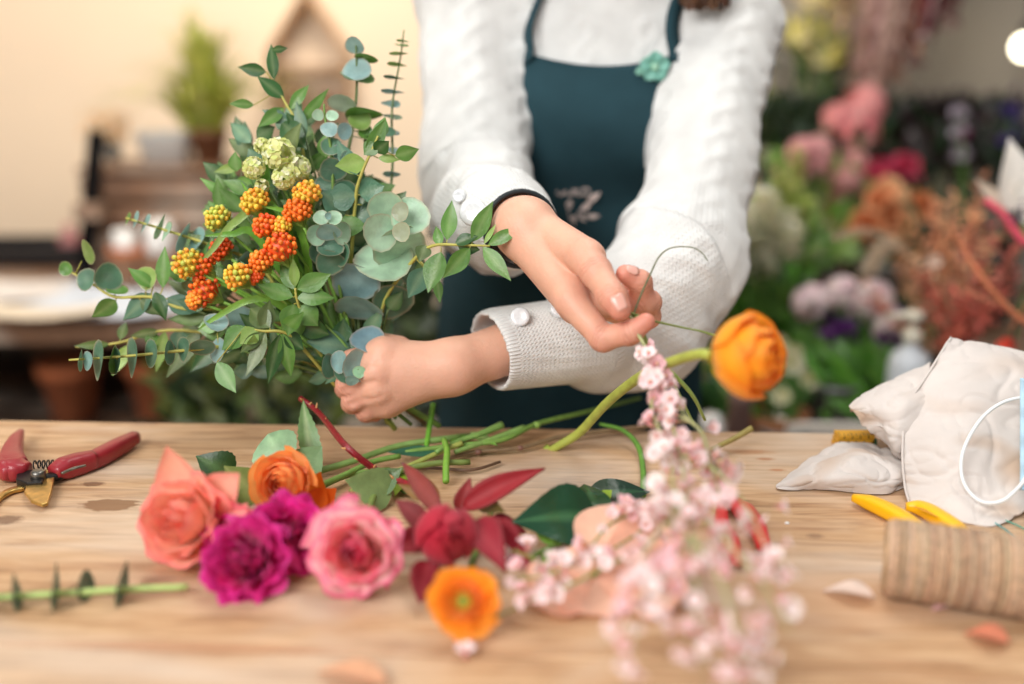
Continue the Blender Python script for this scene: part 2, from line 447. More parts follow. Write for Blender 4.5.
top = tops.build('tabletop', bench_m, bench, smooth=False, bevel=0.002)
frame_m = wood_mat('bench_frame_wood', (176, 136, 98), (140, 100, 68), (196, 160, 120))
fr = M(); slab(fr, -1.15, 1.05, 0.05, 0.075, TZ - 0.15, TZ - 0.046); slab(fr, -1.15, 1.05, seam + 0.42, seam + 0.445, TZ - 0.15, TZ - 0.046)
fr.build('apron_rail', frame_m, bench, smooth=False, bevel=0.002)
for a in (-1.13, 1.0):
    for b_ in (0.08, seam + 0.35):
        lg = M(); slab(lg, a, a + 0.07, b_, b_ + 0.07, 0.0, TZ - 0.046); lg.build('leg', frame_m, bench, smooth=False, bevel=0.003)

# ------------------------------------------------------------------ person
SR, ER, WR = P(470, -4, 1.17), P(477, 196, 1.08), P(526, 229, 0.865)
SL, EL, WL = P(727, 26, 1.17), P(680, 262, 1.01), P(452, 367, 0.895)
FL = P(664, 296, 1.0)
HX, HY = 0.085, 1.30
person = empty('person', (HX, HY, 0.0), 'person in a cream cable-knit sweater and dark green apron tying flowers behind the bench', 'person')
PHX = 0.0
bx_ = axis((-0.22, -0.19, 0.006), (-0.19, 0.155, 0.0011), (0.155, 0.40, 0.006)); by_ = axis((0.66, 0.70, 0.008), (0.70, 0.955, 0.0011), (0.955, 1.45, 0.006))
bz_ = axis((0.0, 0.90, 0.012), (0.90, 0.925, 0.005), (0.925, 1.165, 0.0011), (1.165, 1.36, 0.006), (1.36, 1.69, 0.003))
B = Field(bx_, by_, bz_)
# legs, trunk, neck (under the clothes)
for s in (-1, 1):
    B.cone((HX + s * 0.085, 1.31, 0.90), (HX + s * 0.095, 1.30, 0.50), 0.085, 0.055, 0.03, mg=0.03)
    B.cone((HX + s * 0.095, 1.30, 0.50), (HX + s * 0.10, 1.33, 0.10), 0.055, 0.036, 0.02, mg=0.03)
    B.cone((HX + s * 0.10, 1.33, 0.05), (HX + s * 0.11, 1.19, 0.035), 0.034, 0.026, 0.02, mg=0.03)
    B.cone((HX + s * 0.05, 1.30, 0.96), (HX + s * 0.05, 1.255, 1.25), 0.085, 0.085, 0.03, mg=0.03)
NB = Vector((0.128, 1.225, 1.32)); HC = Vector((0.118, 1.160, 1.545))
B.cone(NB, SR, 0.05, 0.042, 0.03, mg=0.03); B.cone(NB, SL, 0.05, 0.042, 0.03, mg=0.03)
B.cone(NB, HC - Vector((0, -0.01, 0.06)), 0.052, 0.048, 0.02, mg=0.03)
# head, tilted down towards the hands
HR = Matrix.Rotation(math.radians(22), 3, 'X') @ Matrix.Rotation(math.radians(-6), 3, 'Z')
def hp(x, y, z): return HC + HR @ Vector((x, y, z))     # x side, -y forward, z up
B.cone(hp(0, 0.015, 0.035), hp(0, -0.01, 0.03), 0.083, 0.080, 0.02, sq=(HR @ Vector((1, 0, 0)), 1.10))
B.cone(hp(0, -0.01, -0.01), hp(0, -0.045, -0.075), 0.066, 0.034, 0.03, sq=(HR @ Vector((1, 0, 0)), 0.97))
for s in (-1, 1):
    B.cone(hp(s * 0.045, 0.0, -0.055), hp(s * 0.012, -0.062, -0.088), 0.022, 0.018, 0.02)
    B.cone(hp(s * 0.034, -0.066, -0.022), hp(s * 0.04, -0.055, -0.03), 0.018, 0.02, 0.02)
    B.cone(hp(s * 0.012, -0.083, 0.022), hp(s * 0.045, -0.073, 0.022), 0.009, 0.008, 0.012)
    B.cone(hp(s * 0.031, -0.096, 0.002), hp(s * 0.031, -0.088, 0.002), 0.012, 0.012, 0.010, sub=True)
    B.cone(hp(s * 0.077, 0.01, 0.02), hp(s * 0.072, 0.004, -0.022), 0.013, 0.009, 0.004, sq=(HR @ Vector((1, 0.3, 0)), 1.9))
    B.cone(hp(s * 0.009, -0.098, -0.030), hp(s * 0.009, -0.094, -0.030), 0.0065, 0.0065, 0.006)
B.cone(hp(0, -0.083, 0.012), hp(0, -0.106, -0.026), 0.007, 0.0085, 0.010)
B.cone(hp(-0.019, -0.079, -0.052), hp(0.019, -0.079, -0.052), 0.0045, 0.0045, 0.006); B.cone(hp(-.006, -0.086, -0.050), hp(.006, -0.086, -0.050), 0.0050, 0.0050, 0.006)
B.cone(hp(-0.012, -0.081, -0.061), hp(0.012, -0.081, -0.061), 0.0055, 0.0055, 0.006); B.cone(hp(-0.02, -0.092, -0.0562), hp(0.02, -0.092, -0.0562), 0.0018, 0.0018, 0.003, sub=True)
# arms
B.cone(SR, ER, 0.043, 0.036, 0.02); B.cone(ER, WR, 0.034, 0.0245, 0.02)
B.cone(SL, EL, 0.043, 0.036, 0.02); B.cone(EL, FL, 0.033, 0.031, 0.02); B.cone(FL, WL, 0.031, 0.0225, 0.02)
# ---- hand that pinches the pink sprig (thumb on top)
def sub(lo, hi):
    sl = B.blk(lo, hi); return Field(B.x[sl[0]], B.y[sl[1]], B.z[sl[2]]), sl
def hand(palm, fingers, thumb, extra, lo, hi, kp=0.012):
    Hf, sl = sub(lo, hi)
    for (a, b, r1, r2, k) in palm: Hf.cone(a, b, r1, r2, k)
    for fg in fingers + [thumb]:
        G, _ = sub(lo, hi)
        pts, rs = fg
        for i in range(len(pts) - 1):
            G.cone(pts[i], pts[i + 1], rs[i], rs[i + 1], 0.002)
        for i in range(1, len(pts) - 1):                          # knuckle swell
            G.cone(pts[i], pts[i], rs[i] * 1.05, rs[i] * 1.05, 0.004)
        # rooted in the palm, kept apart from one another
        a = np.array(pts[0]); dist = np.sqrt((Hf.x[:, None, None] - a[0]) ** 2 + (Hf.y[None, :, None] - a[1]) ** 2 + (Hf.z[None, None, :] - a[2]) ** 2)
        k = np.clip((0.012 if fg is not thumb else 0.005) - (dist - 0.012) * 0.6, 0.0012, 0.012).astype(np.float32)
        h = np.maximum(k - np.abs(G.F - Hf.F), 0) / k
        Hf.F = np.minimum(G.F, Hf.F) - h * h * k * 0.25
    for (a, b, r1, r2, k, sb) in extra: Hf.cone(a, b, r1, r2, k, sub=sb)
    o = B.F[sl]; k = 0.012; h = np.maximum(k - np.abs(o - Hf.F), 0) / k
    B.F[sl] = np.minimum(o, Hf.F) - h * h * k * 0.25
# pinching hand
i0, m0, r0, p0 = P(572, 303, 0.812), P(577, 306, 0.832), P(583, 300, 0.852), P(588, 290, 0.868)
palmR = [(WR, P(568, 290, 0.822), 0.0215, 0.0165, 0.012), (WR, m0, 0.0215, 0.0145, 0.012), (WR, r0, 0.021, 0.013, 0.012), (WR, p0, 0.020, 0.012, 0.012),
         (P(586, 282, 0.835), P(578, 302, 0.830), 0.012, 0.012, 0.008), (P(590, 300, 0.848), P(622, 314, 0.842), 0.012, 0.010, 0.008),
         (P(548, 236, 0.852), P(588, 258, 0.806), 0.018, 0.0150, 0.0035)]
thumbR = ([P(584, 256, 0.808), P(596, 272, 0.792), P(612, 296, 0.775), P(620, 309, 0.770)], [0.0150, 0.0122, 0.0110, 0.0090])
idxR = ([i0, P(603, 338, 0.793), P(630, 333, 0.780), P(646, 322, 0.776)], [0.0130, 0.0104, 0.0090, 0.0072])
midR = ([m0, P(644, 302, 0.815), P(640, 282, 0.803), P(625, 274, 0.797)], [0.0125, 0.0102, 0.0090, 0.0075])
rngR = ([r0, P(648, 316, 0.832), P(650, 302, 0.818), P(640, 292, 0.812)], [0.0120, 0.0098, 0.0088, 0.0072])
pnkR = ([p0, P(630, 306, 0.862), P(636, 296, 0.85), P(628, 289, 0.843)], [0.0105, 0.0086, 0.0076, 0.0064])
def crease(a, b, r, k=0.0015): return (a, b, r, r, k, True)
tn = toward(thumbR[0][2])
exR = []
hand(palmR, [idxR, midR, rngR, pnkR], thumbR, exR, (-0.03, 0.70, 0.99), (0.155, 0.92, 1.165))
# ---- hand that grips the bouquet
iL, mL, rL, pL = P(384, 354, 0.885), P(378, 372, 0.880), P(380, 389, 0.884), P(388, 402, 0.892)
palmL = [(WL, iL, 0.0195, 0.0150, 0.012), (WL, mL, 0.0195, 0.0150, 0.012), (WL, rL, 0.0195, 0.0140, 0.012), (WL, pL, 0.0185, 0.0130, 0.012)]
thL = ([P(398, 352, 0.905), P(372, 343, 0.925), P(352, 346, 0.935), P(344, 352, 0.940)], [0.0150, 0.0115, 0.0105, 0.0085])
ixL = ([iL, P(353, 362, 0.888), P(350, 368, 0.915), P(360, 374, 0.930)], [0.0130, 0.0106, 0.0092, 0.0078])
mdL = ([mL, P(349, 384, 0.884), P(346, 388, 0.914), P(357, 392, 0.930)], [0.0130, 0.0107, 0.0093, 0.0078])
rgL = ([rL, P(354, 400, 0.888), P(352, 403, 0.914), P(362, 406, 0.928)], [0.0122, 0.0100, 0.0090, 0.0074])
pkL = ([pL, P(366, 411, 0.896), P(366, 413, 0.916), P(375, 415, 0.926)], [0.0108, 0.0088, 0.0078, 0.0066])
grv = [(P(377, 363, .866), P(345, 374, .872), .0028, .0028, .004, True), (P(374, 381, .864), P(343, 392, .872), .0028, .0028, .004, True), (P(381, 396, .868), P(350, 405, .876), .0026, .0026, .004, True)]
for q in (iL, mL, rL): grv.append((q - FW * .006, q - FW * .006, .0105, .0105, .006, False))
hand(palmL, [ixL, mdL, rgL, pkL], thL, grv, (-0.19, 0.80, 0.925), (-0.02, 0.955, 1.06))
V, Q = B.nets(smooth=1)
# skin: redder knuckles and fingertips, darker red along the finger creases
skin_c = np.array(lin((224, 172, 146))); red_c = np.array(lin((210, 128, 110)))
wgt = np.zeros(len(V))
for fg in (thumbR, idxR, midR, rngR, pnkR, thL, ixL, mdL, rgL, pkL):
    for i, q in enumerate(fg[0]):
        dd = np.linalg.norm(V - np.array(q), axis=1); wgt = np.maximum(wgt, np.exp(-(dd / (0.017 if i else 0.013)) ** 2) * (0.9 if i == 3 else 0.5))
col = skin_c[None, :] * (1 - wgt[:, None]) + red_c[None, :] * wgt[:, None]
Nb = vnormals(V, Q); dsp = np.zeros(len(V))
for fg in (thumbR, idxR, midR, rngR, pnkR, thL, ixL, mdL, rgL, pkL):
    for i in (1, 2):
        q = np.array(fg[0][i]); tdir = (fg[0][i + 1] - fg[0][i - 1]).normalized(); rel = V - q; s_ = rel @ np.array(tdir); rad = np.linalg.norm(rel - s_[:, None] * np.array(tdir), axis=1)
        ok = (rad < fg[1][i] * 1.35) & (np.abs(s_) < 0.006)
        for off in (-0.0028, 0.0, 0.0028): dsp -= np.where(ok, (0.00045 if off else 0.0006) * np.exp(-((s_ - off + 0.0006 * np.sin(rel[:, 0] * 900)) / 0.0007) ** 2), 0)
V = V + Nb * dsp[:, None]
cr = np.clip(-dsp / 0.0006, 0, 1)[:, None] * 0.35; col = col * (1 - cr) + np.array(lin((176, 96, 76)))[None, :] * cr
lipd = np.minimum(np.linalg.norm(V - np.array(hp(0.009, -0.087, -0.056)), axis=1), np.linalg.norm(V - np.array(hp(-0.009, -0.087, -0.056)), axis=1))
lw = (.55 * np.clip((0.0115 - lipd) / 0.004, 0, 1))[:, None]; col = col * (1 - lw) + np.array(lin((180, 92, 88)))[None, :] * lw
skin_m = mat('skin', attr=True, rough=0.48, var=0.05, vs=60, bump=0.22, bs=420, sub=0.18, spec=0.4)
body = npmesh('body', V, Q, skin_m, person, colors=col)
# fingernails
nail_m = mat('fingernail', (226, 168, 152), rough=0.25, var=0.03, coat=0.3, sub=0.1)
def nail(fg, up, w=0.0125, ln=0.0125, r=None, t0=0.55):
    a, b = fg[0][2], fg[0][3]; ax = (b - a).normalized(); u = (up - ax * up.dot(ax)).normalized(); s = ax.cross(u)
    R = r or (fg[1][3] * 1.03 + 0.0006); c = b - ax * 0.0012; m = M(); vs = []; fs = []
    for i in range(8):
        v = i / 7; y = (v - 0.5) * ln
        ww = w / 2 * (1 - 0.35 * (2 * v - 1) ** 4)
        for j in range(9):
            x = (j / 8 - 0.5) * 2 * ww; an = x / R
            rad = R + (fg[1][2] - fg[1][3]) * (0.5 - v) * 0.9 + 0.0004 - 0.0014 * v * v
            vs.append(c + ax * y + s * math.sin(an) * rad + u * math.cos(an) * rad)
    for i in range(7):
        for j in range(8): a_ = i * 9 + j; fs.append((a_, a_ + 1, a_ + 10, a_ + 9))
    m.add(vs, fs); o = m.build('fingernail', nail_m, person)
    md = o.modifiers.new('s', 'SOLIDIFY'); md.thickness = 0.0008; md.offset = 0
nail(thumbR, toward(thumbR[0][3]) + Vector((0.1, 0, 0.3)), 0.0115, 0.0125)
nail(midR, Vector((-0.1, -0.6, 0.9)), 0.010, 0.010); nail(rngR, Vector((-0.1, -0.6, 0.9)), 0.0095, 0.0095)
nail(thL, Vector((-0.5, -0.3, 0.6)), 0.0125, 0.012)
# eyes
for s in (-1, 1):
    e = M(); ball(e, hp(s * 0.031, -0.070, 0.002), 0.0115, (0.85, 0.85, 0.83), 14, 10); ey = e.build('eye', mat('eye_white', (232, 228, 222), rough=0.15, var=0.0), person)
    for nm, e0, e1_, rr_ in (('upper_eyelid', -8, 80, .0127), ('lower_eyelid', -75, -34, .0124)):
        lm_ = M(); vs = []; fs = []; cc_ = hp(s * 0.031, -0.070, 0.002)
        for i in range(9):
            el = math.radians(e0 + (e1_ - e0) * i / 8)
            for j in range(17): az = math.radians(-78 + 156 * j / 16); vs.append(cc_ + HR @ (Vector((math.sin(az) * math.cos(el), -math.cos(az) * math.cos(el), math.sin(el))) * rr_))
        for i in range(8):
            for j in range(16): a_ = i * 17 + j; fs.append((a_, a_ + 1, a_ + 18, a_ + 17))
        lm_.add(vs, fs, tuple(float(q) for q in skin_c)); lo_ = lm_.build(nm, skin_m, person); md = lo_.modifiers.new('s', 'SOLIDIFY'); md.thickness = .0012
    e = M(); ball(e, hp(s * 0.031, -0.0765, -0.0022), 0.0052, (0.1, 0.06, 0.03), 12, 8); e.build('iris', mat('iris_brown', (70, 44, 28), rough=0.1), ey)
    e = M(); tube(e, [hp(s * 0.014, -0.0925, 0.024), hp(s * 0.032, -0.0905, 0.029), hp(s * 0.05, -0.079, 0.024)], [0.0012, 0.0022, 0.0008]); e.build('eyebrow', mat('brow', (80, 52, 36), rough=0.8), person)

# ------------------------------------------------------------------ clothes
TC = (0.10, 1.265, 1.0)
def torso(Fd, kk=0.05):
    for s in (-1, 1):
        Fd.cone((0.112 + s * 0.062, 1.25, 1.215), (HX + s * 0.058, 1.295, 0.95), 0.103, 0.098, kk, mg=0.03)
    Fd.cone((0.128, 1.235, 1.285), SR, 0.072, 0.060, 0.05, mg=0.03); Fd.cone((0.128, 1.235, 1.285), SL, 0.072, 0.060, 0.05, mg=0.03)
    for q in (SR, SL): Fd.cone((0.128, 1.228, 1.425), (q.x * .80 + .026, q.y, q.z + .022), 0.040, 0.044, 0.05, mg=0.03)
    Fd.cone((0.07, 1.185, 1.19), (0.16, 1.185, 1.19), 0.06, 0.06, 0.06, mg=0.03)
S = Field(axis((-0.20, 0.42, 0.0026)), axis((0.80, 1.44, 0.0030)), axis((0.86, 1.50, 0.0026)))
torso(S)
CR0, CR1 = P(500, 222, 0.945), P(517, 228, 0.898)
CL1 = P(499, 349, 0.914); CL0 = P(585, 330, 0.960)
ZZ = Vector((0, 0, 1))
S.cone(SR, ER, 0.059, 0.055, 0.03); S.cone(ER, P(486, 214, 0.985), 0.055, 0.049, 0.03)
S.cone(P(486, 213, 0.99), P(503, 222, 0.938), 0.0530, 0.0490, 0.004)      # turned-back cuff
S.cone(P(503, 224, 0.94), CR1, 0.043, 0.0385, 0.003)
S.cone(SL, EL, 0.056, 0.057, 0.03); S.cone(EL, CL0, 0.056, 0.047, 0.03)
S.cone(EL, P(655, 335, 1.0), 0.05, 0.045, 0.04); S.cone(P(648, 338, 1.0), P(600, 350, 0.985), 0.045, 0.042, 0.03)
S.cone(P(596, 338, 0.955), CL1, 0.0415, 0.0385, 0.006)
S.cone((0.130, 1.222, 1.30), (0.127, 1.200, 1.425), 0.066, 0.056, 0.008)   # stand collar
S.cone((0.127, 1.196, 1.425), (0.125, 1.17, 1.52), 0.050, 0.050, 0.004, sub=True)
axR = (WR - CR0).normalized(); axL = (WL - CL0).normalized()
S.cone(CR1 - axR * 0.008, CR1 + axR * 0.05, 0.033, 0.036, 0.003, sub=True)
S.cone(CL1 - axL * 0.005, CL1 + axL * 0.06, 0.0325, 0.036, 0.003, sub=True)
# flat ends to the cuffs
def cut(Fd, p, n, rad):
    sl = Fd.blk([p[i] - rad for i in range(3)], [p[i] + rad for i in range(3)])
    X = Fd.x[sl[0]][:, None, None] - p[0]; Y = Fd.y[sl[1]][None, :, None] - p[1]; Z = Fd.z[sl[2]][None, None, :] - p[2]
    pl = X * n[0] + Y * n[1] + Z * n[2]; rr = np.sqrt(X * X + Y * Y + Z * Z)
    Fd.F[sl] = np.where(rr < rad, np.maximum(Fd.F[sl], pl), Fd.F[sl])
cut(S, CR1 + axR * 0.016, axR, 0.055); cut(S, CL1 + axL * 0.010, axL, 0.055)
V, Q = S.nets(smooth=1); N_ = vnormals(V, Q)
# cable knit: raised crossing strands along the arms, ribs on cuffs and collar
def seginfo(V, chain):
    best = np.full(len(V), 9.0); u = np.zeros(len(V)); th = np.zeros(len(V)); acc = 0.0
    ref = Vector((0, -1, 0.2))
    for a, b in zip(chain[:-1], chain[1:]):
        A = np.array(a); Bv = np.array(b); ab = Bv - A; Ln = np.linalg.norm(ab); t = np.clip((V - A) @ ab / Ln ** 2, 0, 1)
        q = V - (A + t[:, None] * ab); d = np.linalg.norm(q, axis=1)
        ax = Vector(ab / Ln); e1 = (ref - ax * ref.dot(ax)).normalized(); e2 = ax.cross(e1)
        an = np.arctan2(q @ np.array(e2), q @ np.array(e1)); w = d < best
        best[w] = d[w]; u[w] = acc + t[w] * Ln; th[w] = an[w]; acc += Ln
    return best, u, th
dR, uR, tR = seginfo(V, [SR, ER, CR0, CR1]); dL, uL, tL = seginfo(V, [SL, EL, CL0, CL1])
isR = (dR < dL); d = np.minimum(dR, dL); u = np.where(isR, uR, uL); th = np.where(isR, tR, tL)
onarm = d < 0.085
cuff = np.where(isR, np.linalg.norm(V - np.array(CR1), axis=1) < 0.062, (uL > (EL - SL).length + (CL0 - EL).length - 0.01))
def cable(u, s, pitch=0.052, wid=0.017):
    """two strands crossing about the line s = 0"""
    ph = 2 * PI * u / pitch
    a = np.exp(-((s - wid * 0.55 * np.sin(ph)) / (wid * 0.42)) ** 2); b = np.exp(-((s + wid * 0.55 * np.sin(ph)) / (wid * 0.42)) ** 2)
    over = np.cos(ph)
    return np.maximum(a * (1 + 0.35 * over), b * (1 - 0.35 * over))
disp = np.zeros(len(V)); arc = th * 0.055
for c0 in (-2.4, -1.2, 0.0, 1.2, 2.4):
    s = (th - c0 + PI) % (2 * PI) - PI
    disp += 0.0026 * cable(u + 0.013 * (c0 > 0), s * 0.055, 0.062, 0.022)
    disp += 0.0003 * np.exp(-((np.abs(s * 0.055) - 0.0245) / 0.003) ** 2)
big = np.array([noise.noise(Vector(p) * 14) for p in V[:: 1]]) if len(V) < 5 else None
ribs = 0.0009 * np.cos(arc / 0.0042 * 2 * PI / 1.0)
body_c = np.zeros(len(V)); xs_ = V[:, 0] - 0.115
for c0 in (-0.10, -0.035, 0.035, 0.10): body_c += 0.002 * cable(V[:, 2], xs_ - c0)
disp = np.where(onarm, np.where(cuff, ribs, disp), body_c)
col_near = np.linalg.norm(V - np.array((0.129, 1.21, 1.345)), axis=1) < 0.085
disp = np.where(col_near & (V[:, 2] > 1.30), 0.0008 * np.cos(np.arctan2(V[:, 1] - 1.215, V[:, 0] - 0.13) * 70), disp)
# soft folds where the sleeves bunch
fold = 0.0035 * np.sin(u / 0.031 + 1.5 * np.sin(th * 1.0) + np.where(isR, 0, 2)) * np.exp(-((u - 0.27) / 0.11) ** 2) + 0.002 * np.sin(u / 0.019 + 2 * th)
disp += np.where(onarm & ~cuff, fold, 0)
for _ in range(3):
    A_ = np.zeros(len(V)); n_ = np.zeros(len(V))
    for k in range(4): np.add.at(A_, Q[:, k], disp[Q[:, (k + 1) % 4]] + disp[Q[:, (k + 3) % 4]]); np.add.at(n_, Q[:, k], 2)
    disp = .5 * disp + .5 * A_ / np.maximum(n_, 1)
V2 = V + N_ * disp[:, None]
extra = np.stack([np.where(onarm, u, V[:, 2]), np.where(onarm, arc, V[:, 0]), cuff.astype(float)], 1)
def knit_mat():
    m = bpy.data.materials.new('cream_wool'); m.use_nodes = True; nt = m.node_tree; N = nt.nodes; L = nt.links; b = N['Principled BSDF']
    a = N.new('ShaderNodeAttribute'); a.attribute_name = 'knit'; s = N.new('ShaderNodeSeparateXYZ'); L.new(a.outputs['Vector'], s.inputs[0])
    def mth(op, x, y=None, z=None):
        n = N.new('ShaderNodeMath'); n.operation = op
        for i, v in enumerate((x, y, z)):
            if v is None: continue
            if isinstance(v, (int, float)): n.inputs[i].default_value = v
            else: L.new(v, n.inputs[i])
        return n.outputs[0]
    pp = mth('PINGPONG', s.outputs[1], 0.0024)
    w1 = mth('SINE', mth('ADD', mth('MULTIPLY', s.outputs[0], 2 * PI / 0.0042), mth('MULTIPLY', pp, 1900)))
    w2 = mth('MULTIPLY', mth('COSINE', mth('MULTIPLY', s.outputs[1], 2 * PI / 0.0048)), -0.5)
    hgt = mth('ADD', w1, w2)
    nz = N.new('ShaderNodeTexNoise'); nz.inputs['Scale'].default_value = 900; tc = N.new('ShaderNodeTexCoord'); L.new(tc.outputs['Object'], nz.inputs['Vector'])
    hg = mth('MULTIPLY_ADD', nz.outputs[0], 1.6, hgt)
    bp = N.new('ShaderNodeBump'); bp.inputs['Strength'].default_value = 0.6; bp.inputs['Distance'].default_value = 0.0006
    L.new(hg, bp.inputs['Height']); L.new(bp.outputs[0], b.inputs['Normal'])
    n2 = N.new('ShaderNodeTexNoise'); n2.inputs['Scale'].default_value = 30; L.new(tc.outputs['Object'], n2.inputs['Vector'])
    r = N.new('ShaderNodeValToRGB'); L.new(n2.outputs[0], r.inputs[0]); e = r.color_ramp.elements
    e[0].position = 0.3; e[0].color = (*lin((220, 219, 216)), 1); e[1].position = 0.7; e[1].color = (*lin((235, 235, 232)), 1)
    L.new(r.outputs[0], b.inputs['Base Color']); b.inputs['Roughness'].default_value = 0.95; b.inputs['Sheen Weight'].default_value = 0.25; b.inputs['Specular IOR Level'].default_value = 0.15
    return m
wool = knit_mat()
sweater = npmesh('sweater', V2, Q, wool, person, extra=extra)
# pearl buttons on the cuffs
pearl = mat('pearl_button', (228, 230, 232), rough=0.18, var=0.1, vs=300, coat=0.6)
def button(p, n, r=0.0085):
    b = M(); lathe(b, p, [(0.001, 0.0), (r * 0.95, 0.0), (r, 0.0012), (r * 0.9, 0.0026), (r * 0.6, 0.0022), (0.001, 0.0018)], axis=n, seg=20)
    b.build('button', pearl, sweater)
def surf(p, n, off=0.0):
    """point of the sweater's surface met when coming from outside along n"""
    n = Vector(n).normalized(); dlt = V2 - np.array(p); al = dlt @ np.array(n); pr = np.linalg.norm(dlt - al[:, None] * np.array(n), axis=1)
    ok = np.where(pr < 0.006)[0]
    if len(ok) == 0: return Vector(p)
    return Vector(p) + n * (float(al[ok].max()) + off)
for (px, py, dd, rr) in ((520, 317, 0.935, 0.0088), (560, 309, 0.945, 0.0088), (459, 196, 0.98, 0.0062), (473, 212, 0.955, 0.0125)):
    p = P(px, py, dd); n = toward(p) + (Vector((0, 0, 0.25)) if px > 500 else Vector((-0.3, 0, 0.1)))
    q = surf(p, toward(p)); button(q, n, rr)
# black elastic round the wrist
bd = M(); q = CR1 + axR * 0.013; e1 = axR.orthogonal().normalized(); e2 = axR.cross(e1)
tube(bd, [q + (e1 * math.cos(a) + e2 * math.sin(a)) * 0.0335 for a in np.linspace(0, 2 * PI, 33)], 0.0022, smooth=0, cap=False)
bd.build('wristband', mat('black_elastic', (24, 34, 38), rough=0.6), person)

# apron
A = Field(axis((-0.12, 0.36, 0.006)), axis((0.95, 1.45, 0.005)), axis((0.40, 1.42, 0.006))); torso(A)
A.cone((0.130, 1.222, 1.30), (0.128, 1.205, 1.365), 0.066, 0.060, 0.008)
for s in (-1, 1): A.cone((HX + s * 0.06, 1.30, 0.95), (HX + s * 0.075, 1.29, 0.45), 0.115, 0.125, 0.05, mg=0.03)
ins = A.F < 0; first = ins.argmax(axis=1); hit = ins.any(axis=1)
Dm = np.where(hit, A.y[first], np.nan)
I_, J_ = np.nonzero(hit & (first > 0)); k_ = first[I_, J_]; f1 = A.F[I_, k_, J_]; f0 = A.F[I_, k_ - 1, J_]
Dm[I_, J_] = A.y[k_ - 1] + (A.y[k_] - A.y[k_ - 1]) * f0 / (f0 - f1)
for _ in range(6):                                               # extend sideways then smooth: cloth bridges hollows
    pad = np.pad(Dm, 1, mode='edge'); nb = np.stack([pad[1:-1, :-2], pad[1:-1, 2:], pad[:-2, 1:-1], pad[2:, 1:-1]])
    mnb = np.nanmean(nb, axis=0) if np.isfinite(nb).any() else nb[0]
    Dm = np.where(np.isfinite(Dm), 0.5 * Dm + 0.5 * np.where(np.isfinite(mnb), mnb, Dm), mnb)
Dm = np.where(np.isfinite(Dm), Dm, 1.30)
def front(x, z):
    i = np.clip((x - A.x[0]) / (A.x[1] - A.x[0]), 0, len(A.x) - 1.001); k = np.clip((z - A.z[0]) / (A.z[1] - A.z[0]), 0, len(A.z) - 1.001)
    a, b = int(i), int(k); u, w = i - a, k - b
    return Dm[a, b] * (1 - u) * (1 - w) + Dm[a + 1, b] * u * (1 - w) + Dm[a, b + 1] * (1 - u) * w + Dm[a + 1, b + 1] * u * w
ap_m = mat('dark_green_canvas', (38, 66, 74), rough=0.85, var=0.10, vs=25, bump=0.5, bs=900, spec=0.2)
BT = P(598, 52, 1.10).z
def apw(z):
    zs = [0.45, 0.95, 1.05, 1.13, 1.20, BT]; ws = [0.18, 0.165, 0.155, 0.115, 0.094, 0.087]
    return float(np.interp(z, zs, ws))
ap = M(); nz_, nx_ = 90, 48; vs = []; fs = []
for i in range(nz_ + 1):
    z = 0.46 + (BT - 0.46) * i / nz_
    for j in range(nx_ + 1):
        s = -1 + 2 * j / nx_; x = 0.098 - 0.026 * min(1, max(0, (1.2 - z) / .15)) + s * apw(z)
        zz = z - (0.016 * (1 - s * s) * max(0, (z - 1.0) / (BT - 1.0)) ** 3)
        y = front(x, zz) - 0.007 + 0.003 * math.sin(x * 60 + zz * 9) * min(1, max(0, (1.12 - zz) * 6)) + 0.0025 * math.sin(zz * 55 + x * 25) * (1 if zz > 1.0 else 0.3)
        vs.append((x, y, zz))
for i in range(nz_):
    for j in range(nx_): a = i * (nx_ + 1) + j; fs.append((a, a + 1, a + nx_ + 2, a + nx_ + 1))
ap.add(vs, fs); apron = ap.build('apron', ap_m, person)
md = apron.modifiers.new('s', 'SOLIDIFY'); md.thickness = 0.0035; md.offset = 1
def ribbon(m, pts, w, nrm, th=0.003, col=(1, 1, 1)):
    pts = catmull(pts, 8); n = len(pts); vs = []; fs = []
    for i, p in enumerate(pts):
        t = (pts[min(i + 1, n - 1)] - pts[max(i - 1, 0)]).normalized(); nn = nrm(p) if callable(nrm) else nrm
        s = t.cross(nn).normalized(); k = s.cross(t).normalized()
        for a, b in ((-1, -1), (1, -1), (1, 1), (-1, 1)): vs.append(p + s * a * w / 2 + k * b * th / 2)
    for i in range(n - 1):
        for k in range(4): fs.append((i * 4 + k, i * 4 + (k + 1) % 4, (i + 1) * 4 + (k + 1) % 4, (i + 1) * 4 + k))
    fs += [(3, 2, 1, 0), tuple((n - 1) * 4 + k for k in range(4))]
    m.add(vs, fs, col)
NC = Vector((0.128, 1.215, 1.33))
for s in (-1, 1):
    x0 = 0.098 + s * 0.080; x1 = 0.098 + s * 0.060
    pts = [Vector((x0, front(x0, BT - 0.02) - 0.011, BT - 0.010)), Vector((x0 + s * 0.0, front(x0, BT) - 0.010, BT + 0.0)),
           Vector((x0 - s * 0.002, front(x0, BT + 0.03) - 0.008, BT + 0.035)), Vector((0.128 + s * 0.073, 1.195, 1.372)), Vector((0.128 + s * 0.05, 1.275, 1.395)), Vector((0.128, 1.292, 1.40))]
    b = M(); ribbon(b, pts, 0.017, lambda p: (p - Vector((NC.x, NC.y, p.z - 0.02))).normalized(), 0.003); b.build('strap', ap_m, apron)
for s in (-1, 1):
    b = M(); ribbon(b, [Vector((HX + s * 0.16, 1.20, 1.05)), Vector((HX + s * 0.19, 1.29, 1.055)), Vector((HX + s * 0.10, 1.41, 1.06)), Vector((HX, 1.412, 1.06))], 0.02, lambda p: (p - Vector((HX, 1.29, p.z))).normalized()); b.build('tie', ap_m, apron)
